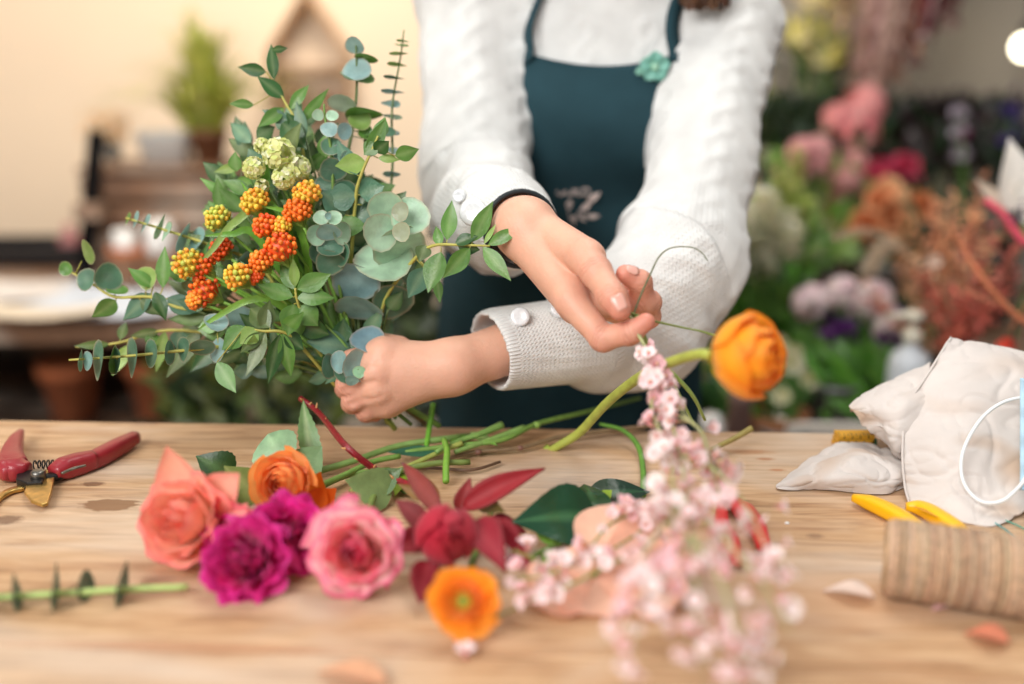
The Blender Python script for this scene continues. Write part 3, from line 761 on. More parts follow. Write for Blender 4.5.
# mint flower clip where the strap meets the bib
cl = M(); cp = P(655, 67, 1.075); cy_ = front(cp.x, cp.z) - 0.014; cp.y = cy_
for k in range(5):
    a = 2 * PI * k / 5 + 0.3; dv = Vector((math.cos(a), -0.2, math.sin(a)))
    leaf(cl, cp + dv * 0.001, cp + dv * 0.0165, 0.015, (0, -1, 0.1), 'obov', bend=0.1, cup=0.5, col=lin((118, 176, 160)), nu=6)
ball(cl, cp + Vector((0, -0.003, 0)), 0.005, lin((150, 196, 170)))
leaf(cl, cp + Vector((-0.004, -0.002, 0)), cp + Vector((-0.021, -0.003, -0.006)), 0.010, (0, -1, 0), 'round', col=lin((126, 180, 160)))
o = cl.build('flower_clip', mat('mint_fabric', attr=True, rough=0.5, var=0.15, vs=200), apron); md = o.modifiers.new('s', 'SOLIDIFY'); md.thickness = 0.0015
# embroidered emblem and wording on the bib
thread = mat('pale_pink_thread', (224, 204, 196), rough=0.8, var=0.1, vs=600, bump=0.6, bs=2500)
def on_bib(px, py): 
    p = P(px, py, 1.12)
    for _ in range(4):
        q = front(p.x, p.z) - 0.0125; r = (p - CAM); p = CAM + r * ((q - CAM.y) / r.y)
    return p
em = M()
for (bx0, by0, tx0, ty0, w) in ((587, 202, 601, 192, 7.5), (579, 210, 592, 203, 7.5), (586, 215, 600, 216, 7.5), (572, 214, 575, 224, 5), (566, 209, 573, 203, 5), (579, 214, 586, 222, 5), (564, 204, 573, 200, 5)):
    leaf(em, on_bib(bx0, by0) + Vector((0, 0.0005, 0)), on_bib(tx0, ty0), w * 1.12 / F, (0, -1, 0.05), 'lance', bend=0.04, col=(1, 1, 1))
tube(em, [on_bib(574, 226), on_bib(577, 215), on_bib(584, 206), on_bib(594, 198)], 0.0006); tube(em, [on_bib(577, 213), on_bib(590, 215)], 0.0006); tube(em, [on_bib(571, 222), on_bib(568, 210), on_bib(566, 203)], 0.0006)
em.build('emblem', thread, apron)
cu = bpy.data.curves.new('wording', 'FONT'); cu.body = 'GUILD'; cu.size = 12.5 * 1.12 / F; cu.extrude = 0.0004; cu.align_x = 'CENTER'; cu.align_y = 'CENTER'; cu.space_character = 0.95
to = bpy.data.objects.new('wording', cu); C.objects.link(to)
dg = bpy.context.evaluated_depsgraph_get(); dg.update()
me = bpy.data.meshes.new_from_object(to.evaluated_get(dg)); bpy.data.objects.remove(to)
tp = on_bib(573, 192); me.transform(Matrix.Translation(tp - Vector(wloc(apron))) @ Matrix.Rotation(PI / 2, 4, 'X')); me.materials.clear(); me.materials.append(thread)
wo = bpy.data.objects.new('wording', me); C.objects.link(wo); wo.parent = apron
# trousers and shoes
Tr = Field(axis((-0.10, 0.34, 0.006)), axis((1.10, 1.48, 0.006)), axis((0.04, 1.04, 0.008)))
for s in (-1, 1):
    Tr.cone((HX + s * 0.07, 1.31, 0.93), (HX + s * 0.09, 1.30, 0.52), 0.100, 0.072, 0.04, mg=0.03); Tr.cone((HX + s * 0.09, 1.30, 0.52), (HX + s * 0.10, 1.335, 0.10), 0.072, 0.060, 0.02, mg=0.03)
V, Q = Tr.nets(1); npmesh('trousers', V, Q, mat('dark_denim', (32, 42, 58), rough=0.9, var=0.15, vs=60, bump=0.4, bs=800), person)
for s in (-1, 1):
    Sh = Field(axis((HX + s * 0.105 - 0.07, HX + s * 0.105 + 0.07, 0.004)), axis((1.10, 1.42, 0.004)), axis((-0.001, 0.14, 0.004)))
    Sh.cone((HX + s * 0.10, 1.36, 0.045), (HX + s * 0.112, 1.17, 0.034), 0.042, 0.034, 0.01); Sh.cone((HX + s * 0.10, 1.345, 0.06), (HX + s * 0.10, 1.34, 0.10), 0.044, 0.044, 0.02)
    Sh.cone((HX + s * 0.10, 1.335, 0.09), (HX + s * 0.10, 1.335, 0.2), 0.036, 0.04, 0.004, sub=True)
    zz = Sh.z[None, None, :]; Sh.F = np.maximum(Sh.F, 0.004 - zz).astype(np.float32)
    V, Q = Sh.nets(1); npmesh('shoe', V, Q, mat('black_leather', (30, 28, 28), rough=0.35), person)
# hair: a cap of strands and loose waves falling on the shoulder at the right
hair_m = mat('brown_hair', attr=True, rough=0.45, var=0.25, vs=120)
hr = M()
Hc = Field(axis((HC.x - 0.13, HC.x + 0.13, 0.004)), axis((HC.y - 0.13, HC.y + 0.15, 0.004)), axis((HC.z - 0.16, HC.z + 0.15, 0.004)))
Hc.cone(hp(0, 0.022, 0.045), hp(0, 0.005, 0.04), 0.094, 0.088, 0.02, sq=(HR @ Vector((1, 0, 0)), 1.06)); Hc.cone(hp(0, 0.05, 0.02), hp(0, 0.06, -0.06), 0.075, 0.045, 0.03)
Hc.cone(hp(0, -0.115, -0.02), hp(0, -0.115, -0.10), 0.075, 0.08, 0.01, sub=True); Hc.cone(hp(0, -0.16, 0.03), hp(0, -0.12, -0.02), 0.09, 0.075, 0.01, sub=True)
V, Q = Hc.nets(1); cc = np.tile(np.array(lin((84, 54, 38))), (len(V), 1)); cc *= (0.8 + 0.4 * (np.sin(V[:, 0] * 900 + 40 * V[:, 1]) > 0))[:, None]
hair = npmesh('hair', V, Q, hair_m, person, colors=cc)
hr = M()
for k in range(280):
    s = 1 if k < 190 else -1; a = random.uniform(-0.5, 1.0)
    st_ = hp(s * random.uniform(0.05, 0.085), random.uniform(-0.045, 0.06), random.uniform(0.0, 0.09))
    if s > 0: en = P(random.gauss(707, 10), random.uniform(-14, 9), random.uniform(1.06, 1.12)); 
    else: en = P(random.uniform(520, 545), random.uniform(-110, -60), random.uniform(1.14, 1.2))
    md_ = st_.lerp(en, 0.5) + Vector((s * random.uniform(0.015, 0.035), random.uniform(-0.01, 0.01), 0.01)); e2 = en + Vector((random.uniform(-0.02, 0.012), random.uniform(-0.01, 0.01), random.uniform(0.004, 0.014)))
    tube(hr, [st_, md_, st_.lerp(en, 0.8) + Vector((s * random.uniform(-0.01, 0.02), 0, 0)), en, e2], [0.0018, 0.0024, 0.0020, 0.0014, 0.0005], seg=5, col=jit(lin((96, 62, 42)), 0.3), smooth=4)
hr.build('loose_waves', hair_m, hair)
# ------------------------------------------------------------------ shared plant materials
leaf_m = mat('leaf', attr=True, rough=0.36, coat=0.08, var=0.16, vs=90, bump=0.25, bs=500, trans=0.22)
stem_m = mat('stem', attr=True, rough=0.5, var=0.14, vs=120, bump=0.3, bs=600)
petal_m = mat('petal', attr=True, rough=0.6, var=0.07, vs=120, bump=0.15, bs=400, trans=0.34, sheen=0.2)
G_DARK, G_MID, G_LITE, G_YEL = lin((50, 90, 42)), lin((92, 136, 60)), lin((142, 174, 92)), lin((150, 172, 78))
EU_BLUE, EU_PALE, EU_DEEP, EU_RIM = lin((140, 174, 170)), lin((166, 200, 168)), lin((86, 124, 100)), lin((190, 168, 140))
OLIVE = lin((96, 116, 66)); STEM_Y = lin((178, 172, 84)); STEM_G = lin((112, 144, 66))

def near_on(path, p):
    b = None; bd = 9
    for i in range(len(path) - 1):
        a, c = path[i], path[i + 1]; ab = c - a; t = max(0, min(1, (p - a).dot(ab) / max(ab.length_squared, 1e-9))); q = a + ab * t
        d = (q - p).length
        if d < bd: bd = d; b = q
    return b
GRIP = P(364, 386, 0.905)
bouquet = empty('bouquet', P(400, 425, 0.93), 'hand-held bouquet of eucalyptus, green foliage and small orange flower clusters', 'bouquet')
def px2m(w, d): return w * d / F
def sprig(name, stem, leaves, scol=STEM_G, r=(0.0017, 0.0009), lcol=G_MID, jitter=0.004, tw=1.0, rootit=True, r0=0.0016):
    """stem: (px, py, d) list from its foot to its end; leaves: ('l', bx, by, tx, ty, w[, col[, kind]]) or ('r', cx, cy, w, h, ang[, col])"""
    path = [P(*q) for q in stem]
    foot = []
    if rootit:
        a = path[0]; foot = [GRIP.lerp(a, 0.05) + Vector((random.uniform(-.008, .008), random.uniform(-.006, .006), random.uniform(-.006, .006))), GRIP.lerp(a, 0.5) + Vector((0, 0.012, -0.006))]
    sm = M(); tube(sm, foot + path, [r[0]] * 2 + [r[1]], seg=6, col=scol, smooth=5)
    lm = M(); dense = catmull(path, 8)
    for L_ in leaves:
        if L_[0] == 'l':
            bx0, by0, tx, ty, w = L_[1:6]; col = L_[6] if len(L_) > 6 else lcol; kind = L_[7] if len(L_) > 7 else 'lance'
            dd = L_[8] if len(L_) > 8 else None
            # depth from the nearest place of the stem
            best = min(range(len(dense)), key=lambda i: (((dense[i] - P(bx0, by0, (dense[i] - CAM).dot(FW))).length)))
            d0 = (dense[best] - CAM).dot(FW) if dd is None else dd
            d1 = d0 + random.uniform(-0.012, 0.012) * tw
            b = P(bx0, by0, d0); t = P(tx, ty, d1); s = near_on(dense, b)
            if (s - b).length > 0.0015 and dd is None: tube(lm, [s, b], 0.0006, seg=4, col=scol, smooth=0)
            n = (toward(b) + Vector((random.uniform(-.45, .45), 0, random.uniform(-.2, .6))) * 1.0).normalized()
            c = jit(col, 0.14); leaf(lm, b, t, px2m(w, d0) * 1.12, n, kind, bend=random.uniform(-0.06, 0.10), fold=random.uniform(0.05, 0.25), col=c, rib=mixc(c, (0.75, 0.8, 0.45), 0.12), nu=10, nv=4)
        else:
            cx, cy, w, h, ang = L_[1:6]; col = L_[6] if len(L_) > 6 else EU_BLUE; dd = L_[7] if len(L_) > 7 else None
            best = min(range(len(dense)), key=lambda i: (((dense[i] - P(cx, cy, (dense[i] - CAM).dot(FW))).length)))
            d0 = ((dense[best] - CAM).dot(FW) if dd is None else dd) + random.uniform(-jitter, jitter)
            c0 = P(cx, cy, d0); s = near_on(dense, c0)
            if dd is None: tube(lm, [s, s.lerp(c0, 0.6)], 0.0006, seg=4, col=scol, smooth=0)
            c = jit(col, 0.10); disc(lm, c0, px2m(w / 2, d0), px2m(h / 2, d0), -ang, toward(c0), random.choice((-1, 1)), c, edge=mixc(c, EU_RIM, 0.5))
    st_ = sm.build(name, stem_m, bouquet)
    if lm.v: lm.build('leaves', leaf_m, st_)
    return st_

# fine stem with thin leaf pairs seen edge-on (lower left, sharp)
sprig('eucalyptus_sprig', [(330, 372, .93), (260, 345, .90), (200, 349, .862), (128, 356, .845), (69, 360, .84)],
      [('r', 79, 360, 4, 23, 4, EU_DEEP), ('r', 89, 361, 9, 20, 0, EU_BLUE), ('r', 101, 361, 9, 42, 2, EU_DEEP), ('r', 112, 360, 9, 30, 4, G_MID), ('r', 118, 361, 8, 28, 0, EU_DEEP), ('r', 135, 358, 9, 41, 0, EU_DEEP),
       ('r', 153, 354, 12, 30, 0, EU_DEEP), ('r', 168, 352, 10, 26, 0, EU_DEEP), ('r', 185, 349, 11, 26, 0, EU_DEEP), ('r', 203, 346, 26, 16, 0, EU_DEEP), ('r', 219, 351, 14, 26, 12, EU_BLUE), ('r', 216, 323, 25, 18, 10, EU_BLUE), ('r', 241, 317, 30, 26, 0, EU_BLUE)], scol=STEM_Y)
# bluish sprig above it
sprig('eucalyptus_sprig', [(300, 330, .93), (262, 268, .91), (213, 246, .905), (168, 231, .915), (126, 218, .925)],
      [('r', 129, 219, 3, 14, 20, G_MID), ('r', 137, 220, 4, 18, 15, EU_BLUE), ('r', 147, 224, 4, 22, 25, EU_BLUE), ('r', 158, 226, 5, 28, 22, EU_PALE), ('r', 168, 232, 5, 22, 24, EU_PALE), ('r', 181, 237, 8, 34, 22, EU_BLUE), ('r', 198, 241, 11, 30, 26, EU_BLUE), ('r', 213, 247, 12, 34, 24, EU_BLUE), ('r', 229, 255, 17, 24, 30, EU_PALE), ('r', 243, 262, 14, 26, 30, EU_BLUE)], scol=STEM_Y)
sprig('eucalyptus_sprig', [(320, 345, .94), (250, 310, .915), (185, 309, .90), (150, 297, .90), (115, 297, .905), (92, 284, .91), (64, 268, .92)],
      [('r', 66, 269, 13, 15, 0, G_MID), ('r', 87, 280, 17, 24, 20, EU_DEEP), ('r', 86, 252, 10, 26, -20, G_LITE), ('r', 108, 277, 28, 29, 0, EU_DEEP), ('l', 116, 300, 92, 317, 17, G_MID, 'ovate'), ('r', 117, 291, 22, 10, 0, G_MID), ('l', 153, 287, 128, 268, 12, G_MID), ('l', 163, 288, 165, 246, 14, G_MID),
       ('l', 152, 294, 123, 320, 19, EU_DEEP), ('l', 155, 292, 166, 321, 13, G_DARK), ('l', 167, 298, 199, 313, 19, EU_DEEP), ('r', 147, 278, 20, 24, 0, G_LITE), ('l', 185, 308, 214, 296, 16, G_MID), ('l', 205, 308, 176, 300, 14, EU_DEEP), ('l', 140, 300, 160, 315, 12, OLIVE)], scol=STEM_Y)
sprig('foliage_sprig', [(330, 360, .945), (250, 340, .93), (170, 330, .925), (118, 343, .93), (76, 347, .93)],
      [('l', 110, 344, 74, 346, 8, OLIVE), ('l', 120, 340, 126, 322, 9, OLIVE), ('l', 128, 345, 112, 376, 12, G_LITE), ('l', 150, 333, 156, 350, 14, G_MID), ('l', 165, 331, 156, 372, 12, G_LITE), ('l', 180, 330, 178, 350, 16, EU_DEEP), ('l', 200, 330, 166, 378, 16, OLIVE), ('l', 225, 338, 190, 372, 18, G_DARK), ('l', 160, 331, 130, 336, 9, OLIVE)], scol=STEM_Y)
# upper left branch
sprig('foliage_sprig', [(335, 300, .93), (310, 190, .915), (298, 128, .905), (286, 104, .905), (272, 80, .905)],
      [('l', 274, 80, 271, 44, 11, G_DARK), ('l', 272, 50, 288, 48, 7, G_DARK, 'lance', .905), ('l', 266, 72, 238, 67, 12, G_DARK), ('l', 284, 98, 257, 76, 14, G_DARK), ('l', 254, 105, 229, 104, 9, G_MID), ('l', 284, 108, 258, 127, 13, G_MID),
       ('l', 282, 122, 307, 149, 22, G_DARK), ('l', 290, 110, 309, 85, 11, G_MID), ('l', 299, 124, 329, 88, 10, G_MID), ('l', 290, 122, 262, 110, 12, EU_DEEP), ('l', 300, 132, 286, 112, 11, G_DARK), ('l', 300, 146, 272, 138, 15, EU_DEEP), ('l', 305, 170, 330, 150, 12, G_MID), ('l', 268, 158, 248, 162, 9, G_MID), ('l', 308, 180, 270, 186, 18, EU_DEEP), ('l', 240, 166, 214, 172, 9, G_LITE)], scol=STEM_Y)
# silver dollar stem at the top
sprig('eucalyptus_sprig', [(340, 260, .94), (346, 170, .93), (354, 120, .925), (357, 85, .92), (356, 45, .92)],
      [('r', 355, 45, 20, 16, 30, EU_BLUE), ('r', 367, 57, 24, 9, 12, G_MID), ('r', 357, 71, 30, 22, -15, EU_BLUE), ('r', 357, 78, 35, 12, 12, G_MID), ('r', 343, 102, 30, 17, 15, lin((196, 214, 196))), ('r', 363, 112, 38, 14, 0, G_MID), ('r', 360, 121, 24, 20, 0, G_LITE), ('r', 366, 133, 16, 14, 0, G_MID), ('r', 370, 140, 14, 10, 0, OLIVE), ('r', 387, 133, 18, 10, 0, EU_DEEP)], scol=OLIVE)
sprig('eucalyptus_sprig', [(380, 260, .94), (392, 176, .935), (392, 110, .935), (400, 60, .935), (404, 30, .935)],
      [('r', 403, 40, 14, 2, 8, G_MID), ('r', 401, 46, 16, 2, 8, G_MID), ('r', 399, 52, 20, 3, 0, G_LITE), ('r', 397, 63, 20, 4, 8, G_LITE), ('r', 394, 76, 22, 3, 8, EU_DEEP), ('r', 393, 90, 24, 4, 5, EU_BLUE), ('r', 391, 105, 20, 7, 5, EU_BLUE), ('r', 391, 118, 24, 4, 8, EU_DEEP), ('r', 390, 134, 20, 5, 3, EU_BLUE), ('r', 391, 152, 24, 6, 8, EU_BLUE), ('r', 392, 173, 18, 6, 3, EU_BLUE)], scol=OLIVE, r=(0.0013, 0.0006))
# spiral eucalyptus head
sprig('eucalyptus_sprig', [(340, 270, .91), (334, 200, .888), (331, 150, .878), (325, 118, .876), (324, 104, .876)],
      [('r', 318, 115, 12, 12, 0, EU_PALE), ('r', 332, 116, 13, 11, 0, EU_PALE), ('r', 329, 130, 18, 15, 0, EU_BLUE), ('r', 344, 131, 15, 18, 0, EU_BLUE), ('r', 331, 147, 22, 18, 0, EU_DEEP), ('r', 340, 152, 16, 16, 0, EU_BLUE), ('r', 333, 169, 28, 24, 0, EU_DEEP), ('r', 346, 160, 14, 18, 0, EU_BLUE), ('r', 330, 185, 30, 24, 0, EU_DEEP), ('r', 345, 190, 24, 22, 10, EU_DEEP)])
# pointed leaves in the middle
sprig('foliage_sprig', [(350, 300, .91), (355, 206, .878), (360, 178, .868), (372, 150, .862), (378, 136, .86)],
      [('l', 378, 139, 385, 117, 14, G_MID), ('l', 376, 143, 364, 155, 16, G_MID), ('l', 368, 158, 386, 118, 15, G_MID), ('l', 366, 162, 335, 166, 19, G_LITE), ('l', 378, 158, 400, 160, 8, G_LITE), ('l', 395, 156, 419, 149, 15, G_MID), ('l', 375, 152, 389, 141, 15, G_DARK), ('l', 357, 175, 337, 140, 17, EU_DEEP),
       ('l', 356, 195, 325, 200, 25, EU_DEEP), ('l', 360, 195, 384, 186, 26, EU_DEEP), ('l', 352, 222, 375, 205, 28, EU_DEEP), ('l', 345, 215, 320, 190, 24, EU_DEEP), ('l', 352, 215, 345, 240, 30, G_MID), ('l', 362, 205, 366, 180, 18, G_DARK)], scol=STEM_Y)
# large silver dollar leaves
sprig('eucalyptus_sprig', [(366, 370, .915), (368, 310, .910), (376, 255, .895), (392, 222, .880), (402, 214, .868)],
      [('r', 356, 281, 50, 38, 15, EU_BLUE, .885), ('r', 360, 306, 50, 22, 12, EU_BLUE, .89), ('r', 385, 262, 60, 44, -10, EU_PALE, .878), ('r', 399, 245, 56, 40, -25, EU_PALE, .872), ('r', 388, 208, 40, 34, 25, EU_PALE, .864), ('r', 410, 217, 40, 38, 0, EU_PALE, .860), ('r', 380, 232, 36, 39, 0, EU_PALE, .856),
       ('r', 401, 212, 17, 20, 10, lin((170, 178, 150)), .851), ('r', 402, 232, 18, 20, 0, lin((170, 178, 150)), .85), ('r', 392, 300, 44, 34, -15, EU_DEEP, .90), ('r', 412, 268, 26, 36, 10, EU_DEEP, .895)])
# rosette
sprig('eucalyptus_sprig', [(350, 340, .91), (336, 270, .885), (329, 240, .876), (327, 216, .862)],
      [('r', 330, 262, 30, 26, 0, EU_DEEP, .872), ('r', 317, 252, 18, 24, 0, EU_DEEP, .868), ('r', 342, 254, 18, 26, 0, EU_DEEP, .868), ('r', 330, 249, 28, 18, 0, EU_DEEP, .864), ('r', 316, 235, 20, 22, 0, EU_PALE, .862), ('r', 341, 233, 18, 24, 0, EU_PALE, .862), ('r', 329, 231, 26, 17, 0, EU_BLUE, .857), ('r', 321, 218, 16, 15, 0, EU_PALE, .853), ('r', 334, 218, 16, 15, 0, EU_PALE, .853), ('r', 328, 216, 7, 8, 0, EU_BLUE, .849)])
# lower heads near the hand
sprig('eucalyptus_sprig', [(366, 378, .885), (362, 374, .875), (358, 369, .866)],
      [('r', 368, 341, 36, 27, 0, lin((128, 160, 170)), .885), ('r', 355, 366, 27, 34, 0, EU_BLUE, .868), ('r', 340, 362, 16, 24, 0, EU_BLUE, .872), ('r', 328, 366, 16, 26, 0, EU_DEEP, .875), ('r', 345, 375, 24, 18, 10, EU_DEEP, .874), ('r', 359, 372, 13, 13, 0, lin((150, 190, 150)), .862), ('r', 352, 380, 14, 10, 0, EU_BLUE, .865)], rootit=False)
sprig('foliage_sprig', [(362, 374, .90), (345, 345, .89), (325, 325, .885)],
      [('l', 355, 352, 322, 330, 26, EU_DEEP), ('l', 350, 348, 306, 342, 26, EU_DEEP), ('l', 345, 350, 318, 372, 20, G_DARK), ('l', 340, 345, 344, 318, 18, G_DARK), ('l', 338, 350, 308, 356, 16, G_DARK), ('l', 352, 360, 325, 384, 14, EU_DEEP)])
# sprig reaching right over the sweater
sprig('foliage_sprig', [(385, 300, .90), (412, 262, .875), (432, 246, .86), (460, 245, .85), (490, 246, .845)],
      [('l', 447, 240, 452, 200, 15, G_MID), ('l', 440, 246, 436, 226, 10, G_MID), ('l', 472, 242, 493, 201, 16, G_MID), ('l', 484, 244, 496, 224, 5, G_LITE), ('l', 488, 245, 523, 228, 12, G_MID), ('l', 470, 248, 443, 278, 17, G_MID), ('l', 483, 247, 511, 281, 15, G_MID), ('l', 441, 252, 428, 293, 22, G_MID), ('l', 437, 278, 440, 303, 9, G_MID),
       ('l', 426, 245, 419, 262, 15, OLIVE), ('l', 458, 246, 480, 250, 14, G_DARK), ('l', 455, 244, 478, 236, 12, G_DARK), ('l', 425, 268, 408, 298, 20, EU_DEEP)], scol=STEM_Y)
# star-shaped sprig in the middle left
sprig('foliage_sprig', [(340, 380, .91), (312, 340, .885), (298, 303, .865), (295, 288, .86)],
      [('l', 293, 297, 257, 284, 17, G_MID), ('l', 297, 298, 335, 298, 16, G_MID), ('l', 294, 289, 280, 263, 13, G_MID), ('l', 297, 289, 331, 274, 18, G_MID), ('l', 295, 287, 293, 258, 10, G_LITE), ('l', 294, 304, 288, 336, 22, G_MID), ('l', 299, 306, 318, 326, 22, G_MID), ('l', 300, 322, 330, 335, 20, G_DARK), ('l', 305, 315, 292, 340, 16, G_MID)], scol=STEM_Y)
sprig('foliage_sprig', [(340, 390, .91), (300, 345, .875), (283, 332, .862), (262, 331, .858), (245, 327, .856)],
      [('l', 262, 330, 270, 300, 17, OLIVE), ('l', 257, 329, 240, 344, 18, G_LITE), ('l', 247, 327, 222, 350, 22, G_MID), ('l', 266, 333, 246, 376, 14, OLIVE), ('l', 262, 332, 240, 353, 12, OLIVE), ('l', 283, 333, 291, 377, 15, G_MID), ('l', 280, 334, 268, 384, 15, G_DARK), ('l', 270, 328, 250, 308, 20, OLIVE), ('l', 281, 330, 304, 312, 15, G_MID), ('l', 284, 333, 304, 350, 16, G_DARK), ('l', 250, 345, 254, 334, 10, G_LITE), ('l', 217, 362, 236, 393, 17, G_MID)], scol=STEM_Y)
# long grassy blades among the orange heads
bl = M()
for (pts, wd, colr) in (([(300, 300, .90), (262, 216, .88), (235, 222, .875), (212, 250, .875), (196, 268, .875)], 5.5, G_LITE), ([(300, 300, .90), (290, 235, .88), (272, 205, .875), (252, 196, .87), (241, 182, .868)], 4.5, lin((120, 178, 60))),
                 ([(310, 300, .90), (306, 250, .88), (290, 215, .87), (262, 206, .865)], 5, lin((120, 178, 60))), ([(300, 290, .90), (268, 205, .885), (266, 175, .88), (269, 152, .88)], 7, lin((120, 182, 60))),
                 ([(300, 300, .90), (255, 235, .88), (232, 234, .875), (205, 236, .875)], 5, lin((110, 170, 62))), ([(340, 360, .91), (280, 305, .875), (250, 300, .865), (215, 318, .865), (198, 330, .865)], 5, lin((128, 172, 66)))):
    pp = catmull([P(*q) for q in pts], 8); n = len(pp); vs = []; fs = []
    for i, q in enumerate(pp):
        t = (pp[min(i + 1, n - 1)] - pp[max(i - 1, 0)]).normalized(); s = t.cross(toward(q)).normalized(); hw = px2m(wd, .87) * (1 - (i / n) ** 3) * 0.8
        k = s.cross(t); vs += [q - s * hw, q - k * hw * 0.3, q + s * hw]
    for i in range(n - 1):
        for k in (0, 1): a = i * 3 + k; fs.append((a, a + 1, a + 4, a + 3))
    bl.add(vs, fs, jit(colr, 0.1))
bl.build('grass_blades', leaf_m, bouquet)
# clusters of small orange buds
bud_m = mat('bud', attr=True, rough=0.45, var=0.08, vs=200, sub=0.1)
OR1, OR2, OR3, YE, LI = lin((240, 122, 34)), lin((226, 84, 24)), lin((246, 158, 52)), lin((226, 190, 62)), lin((196, 204, 84))
for (cx, cy, w, cols, d) in ((255, 202, 25, (YE, OR3), .868), (218, 219, 23, (LI, YE), .88), (266, 227, 23, (OR1, OR1, OR2), .862), (282, 227, 17, (YE, OR3), .862), (280, 249, 31, (OR2, OR1), .856), (262, 262, 22, (OR1, OR3), .858), (238, 277, 25, (YE, OR3, LI), .852),
                             (307, 195, 25, (YE, OR3), .866), (298, 212, 25, (OR1, OR1), .862), (188, 264, 27, (YE, LI, OR3), .875), (203, 268, 24, (OR1, OR2), .882), (206, 292, 30, (OR2, OR1), .885), (222, 250, 20, (OR2, OR2), .89), (256, 277, 14, (OR1, OR2), .86), (196, 300, 16, (OR3, OR1), .88)):
    c = P(cx, cy, d); R = px2m(w / 2, d) * 1.12; up = (c - GRIP).normalized()
    s_ = M(); foot = c - up * R * 1.2; tube(s_, [GRIP.lerp(c, 0.15), GRIP.lerp(c, 0.6) + Vector((0, 0.02, 0)), foot], [0.0016, 0.0014], seg=6, col=lin((130, 176, 70)))
    bm_ = M(); n = 46; ball(bm_, c, R * .74, jit(cols[0], .05), 12, 8)
    for k in range(n):
        z = 1 - 1.55 * (k + 0.5) / n; ph = k * 2.39996; rr = math.sqrt(max(0, 1 - z * z)); e1 = up.orthogonal().normalized(); e2 = up.cross(e1)
        dr = up * z + (e1 * math.cos(ph) + e2 * math.sin(ph)) * rr; q = c + dr * R * random.uniform(0.82, 1.0)
        tube(s_, [foot, q], 0.0003, seg=3, col=lin((150, 180, 80)), smooth=0, cap=False)
        ball(bm_, q, random.uniform(0.0019, 0.0026), jit(random.choice(cols), 0.14), 6, 5)
    so = s_.build('flower_stem', stem_m, bouquet); bm_.build('orange_buds' if cols[0] != LI else 'yellow_buds', bud_m, so)
# pale lime blossoms
for (cx, cy, w, d) in ((254, 168, 25, .872), (262, 146, 18, .876), (279, 154, 36, .874), (298, 168, 28, .878), (284, 178, 26, .872), (262, 186, 16, .872)):
    c = P(cx, cy, d); R = px2m(w / 2, d); s_ = M(); tube(s_, [GRIP.lerp(c, 0.2), GRIP.lerp(c, 0.6) + Vector((0, 0.02, 0)), c], 0.0014, seg=6, col=STEM_G); b_ = M()
    for k in range(40):
        dr = Vector((random.gauss(0, 1), random.gauss(0, 1), random.gauss(0, 1))).normalized(); q = c + dr * R * 0.75; s = dr.orthogonal().normalized()
        for a in range(4):
            dv = Matrix.Rotation(a * PI / 2 + k, 3, dr) @ s; leaf(b_, q, q + dv * R * 0.42 + dr * R * 0.12, R * 0.4, dr, 'round', col=jit(random.choice((lin((234, 236, 170)), lin((216, 224, 140)), lin((246, 244, 210)))), 0.1), nu=4, nv=2)
    so = s_.build('flower_stem', stem_m, bouquet); b_.build('lime_blossom', petal_m, so)
# the leafy mass behind
fill = M(); fs_ = M()
poly = [(222, 188), (250, 130), (300, 118), (340, 160), (375, 190), (408, 235), (408, 300), (375, 350), (350, 380), (250, 372), (205, 340), (180, 292)]
def inpoly(x, y):
    c = False; n = len(poly)
    for i in range(n):
        x1, y1 = poly[i]; x2, y2 = poly[(i + 1) % n]
        if (y1 > y) != (y2 > y) and x < (x2 - x1) * (y - y1) / (y2 - y1) + x1: c = not c
    return c
k = 0
while k < 460:
    x, y = random.uniform(175, 430), random.uniform(118, 385)
    if not inpoly(x, y): continue
    k += 1; d = random.uniform(.895, .985); b = P(x, y, d); out = (b - GRIP).normalized(); out = (out + Vector((random.uniform(-.9, .9), random.uniform(-.4, .4), random.uniform(-.9, .9)))).normalized()
    Ln = random.uniform(.018, .036); n = (toward(b) + Vector((random.uniform(-.6, .6), 0, random.uniform(-.4, .8)))).normalized()
    if math.hypot(x - 250, y - 260) < 75: c = random.choice((G_DARK, G_MID, G_MID, OLIVE, lin((96, 150, 60))))
    else: c = random.choice((G_DARK, G_DARK, G_DARK, EU_DEEP, G_MID, OLIVE))
    c = jit(c, 0.2)
    leaf(fill, b, b + out * Ln, random.uniform(.010, .018), n, random.choice(('lance', 'lance', 'ovate')), bend=random.uniform(-.05, .12), fold=random.uniform(0, .3), col=c, rib=mixc(c, (0.6, 0.7, 0.4), 0.25), nu=7, nv=2)
    if k % 5 == 0: tube(fs_, [GRIP.lerp(b, 0.1), GRIP.lerp(b, 0.55) + Vector((0, .015, -.005)), b], [0.0016, 0.0009], seg=5, col=random.choice((STEM_G, OLIVE)))
so = fs_.build('foliage_stems', stem_m, bouquet); fill.build('leaves', leaf_m, so)
# cut stem ends under the fist
for k in range(9):
    a = GRIP + Vector((random.uniform(-.011, .011), random.uniform(-.007, .007), 0)); e = P(random.uniform(392, 440), random.uniform(420, 430), random.uniform(.93, .955)) if k % 3 else P(random.uniform(382, 400), random.uniform(418, 425), random.uniform(.925, .945))
    if e.z < TZ + 0.006: e.z = TZ + 0.006
    s_ = M(); tube(s_, [a + (a - e) * 0.25, a, a.lerp(e, 0.5) + Vector((0.002, 0, 0.001)), e], random.uniform(.0016, .0029), seg=8, col=jit(random.choice((STEM_G, OLIVE, lin((150, 170, 84)), lin((120, 104, 72)))), 0.15)); s_.build('cut_stem', stem_m, bouquet)

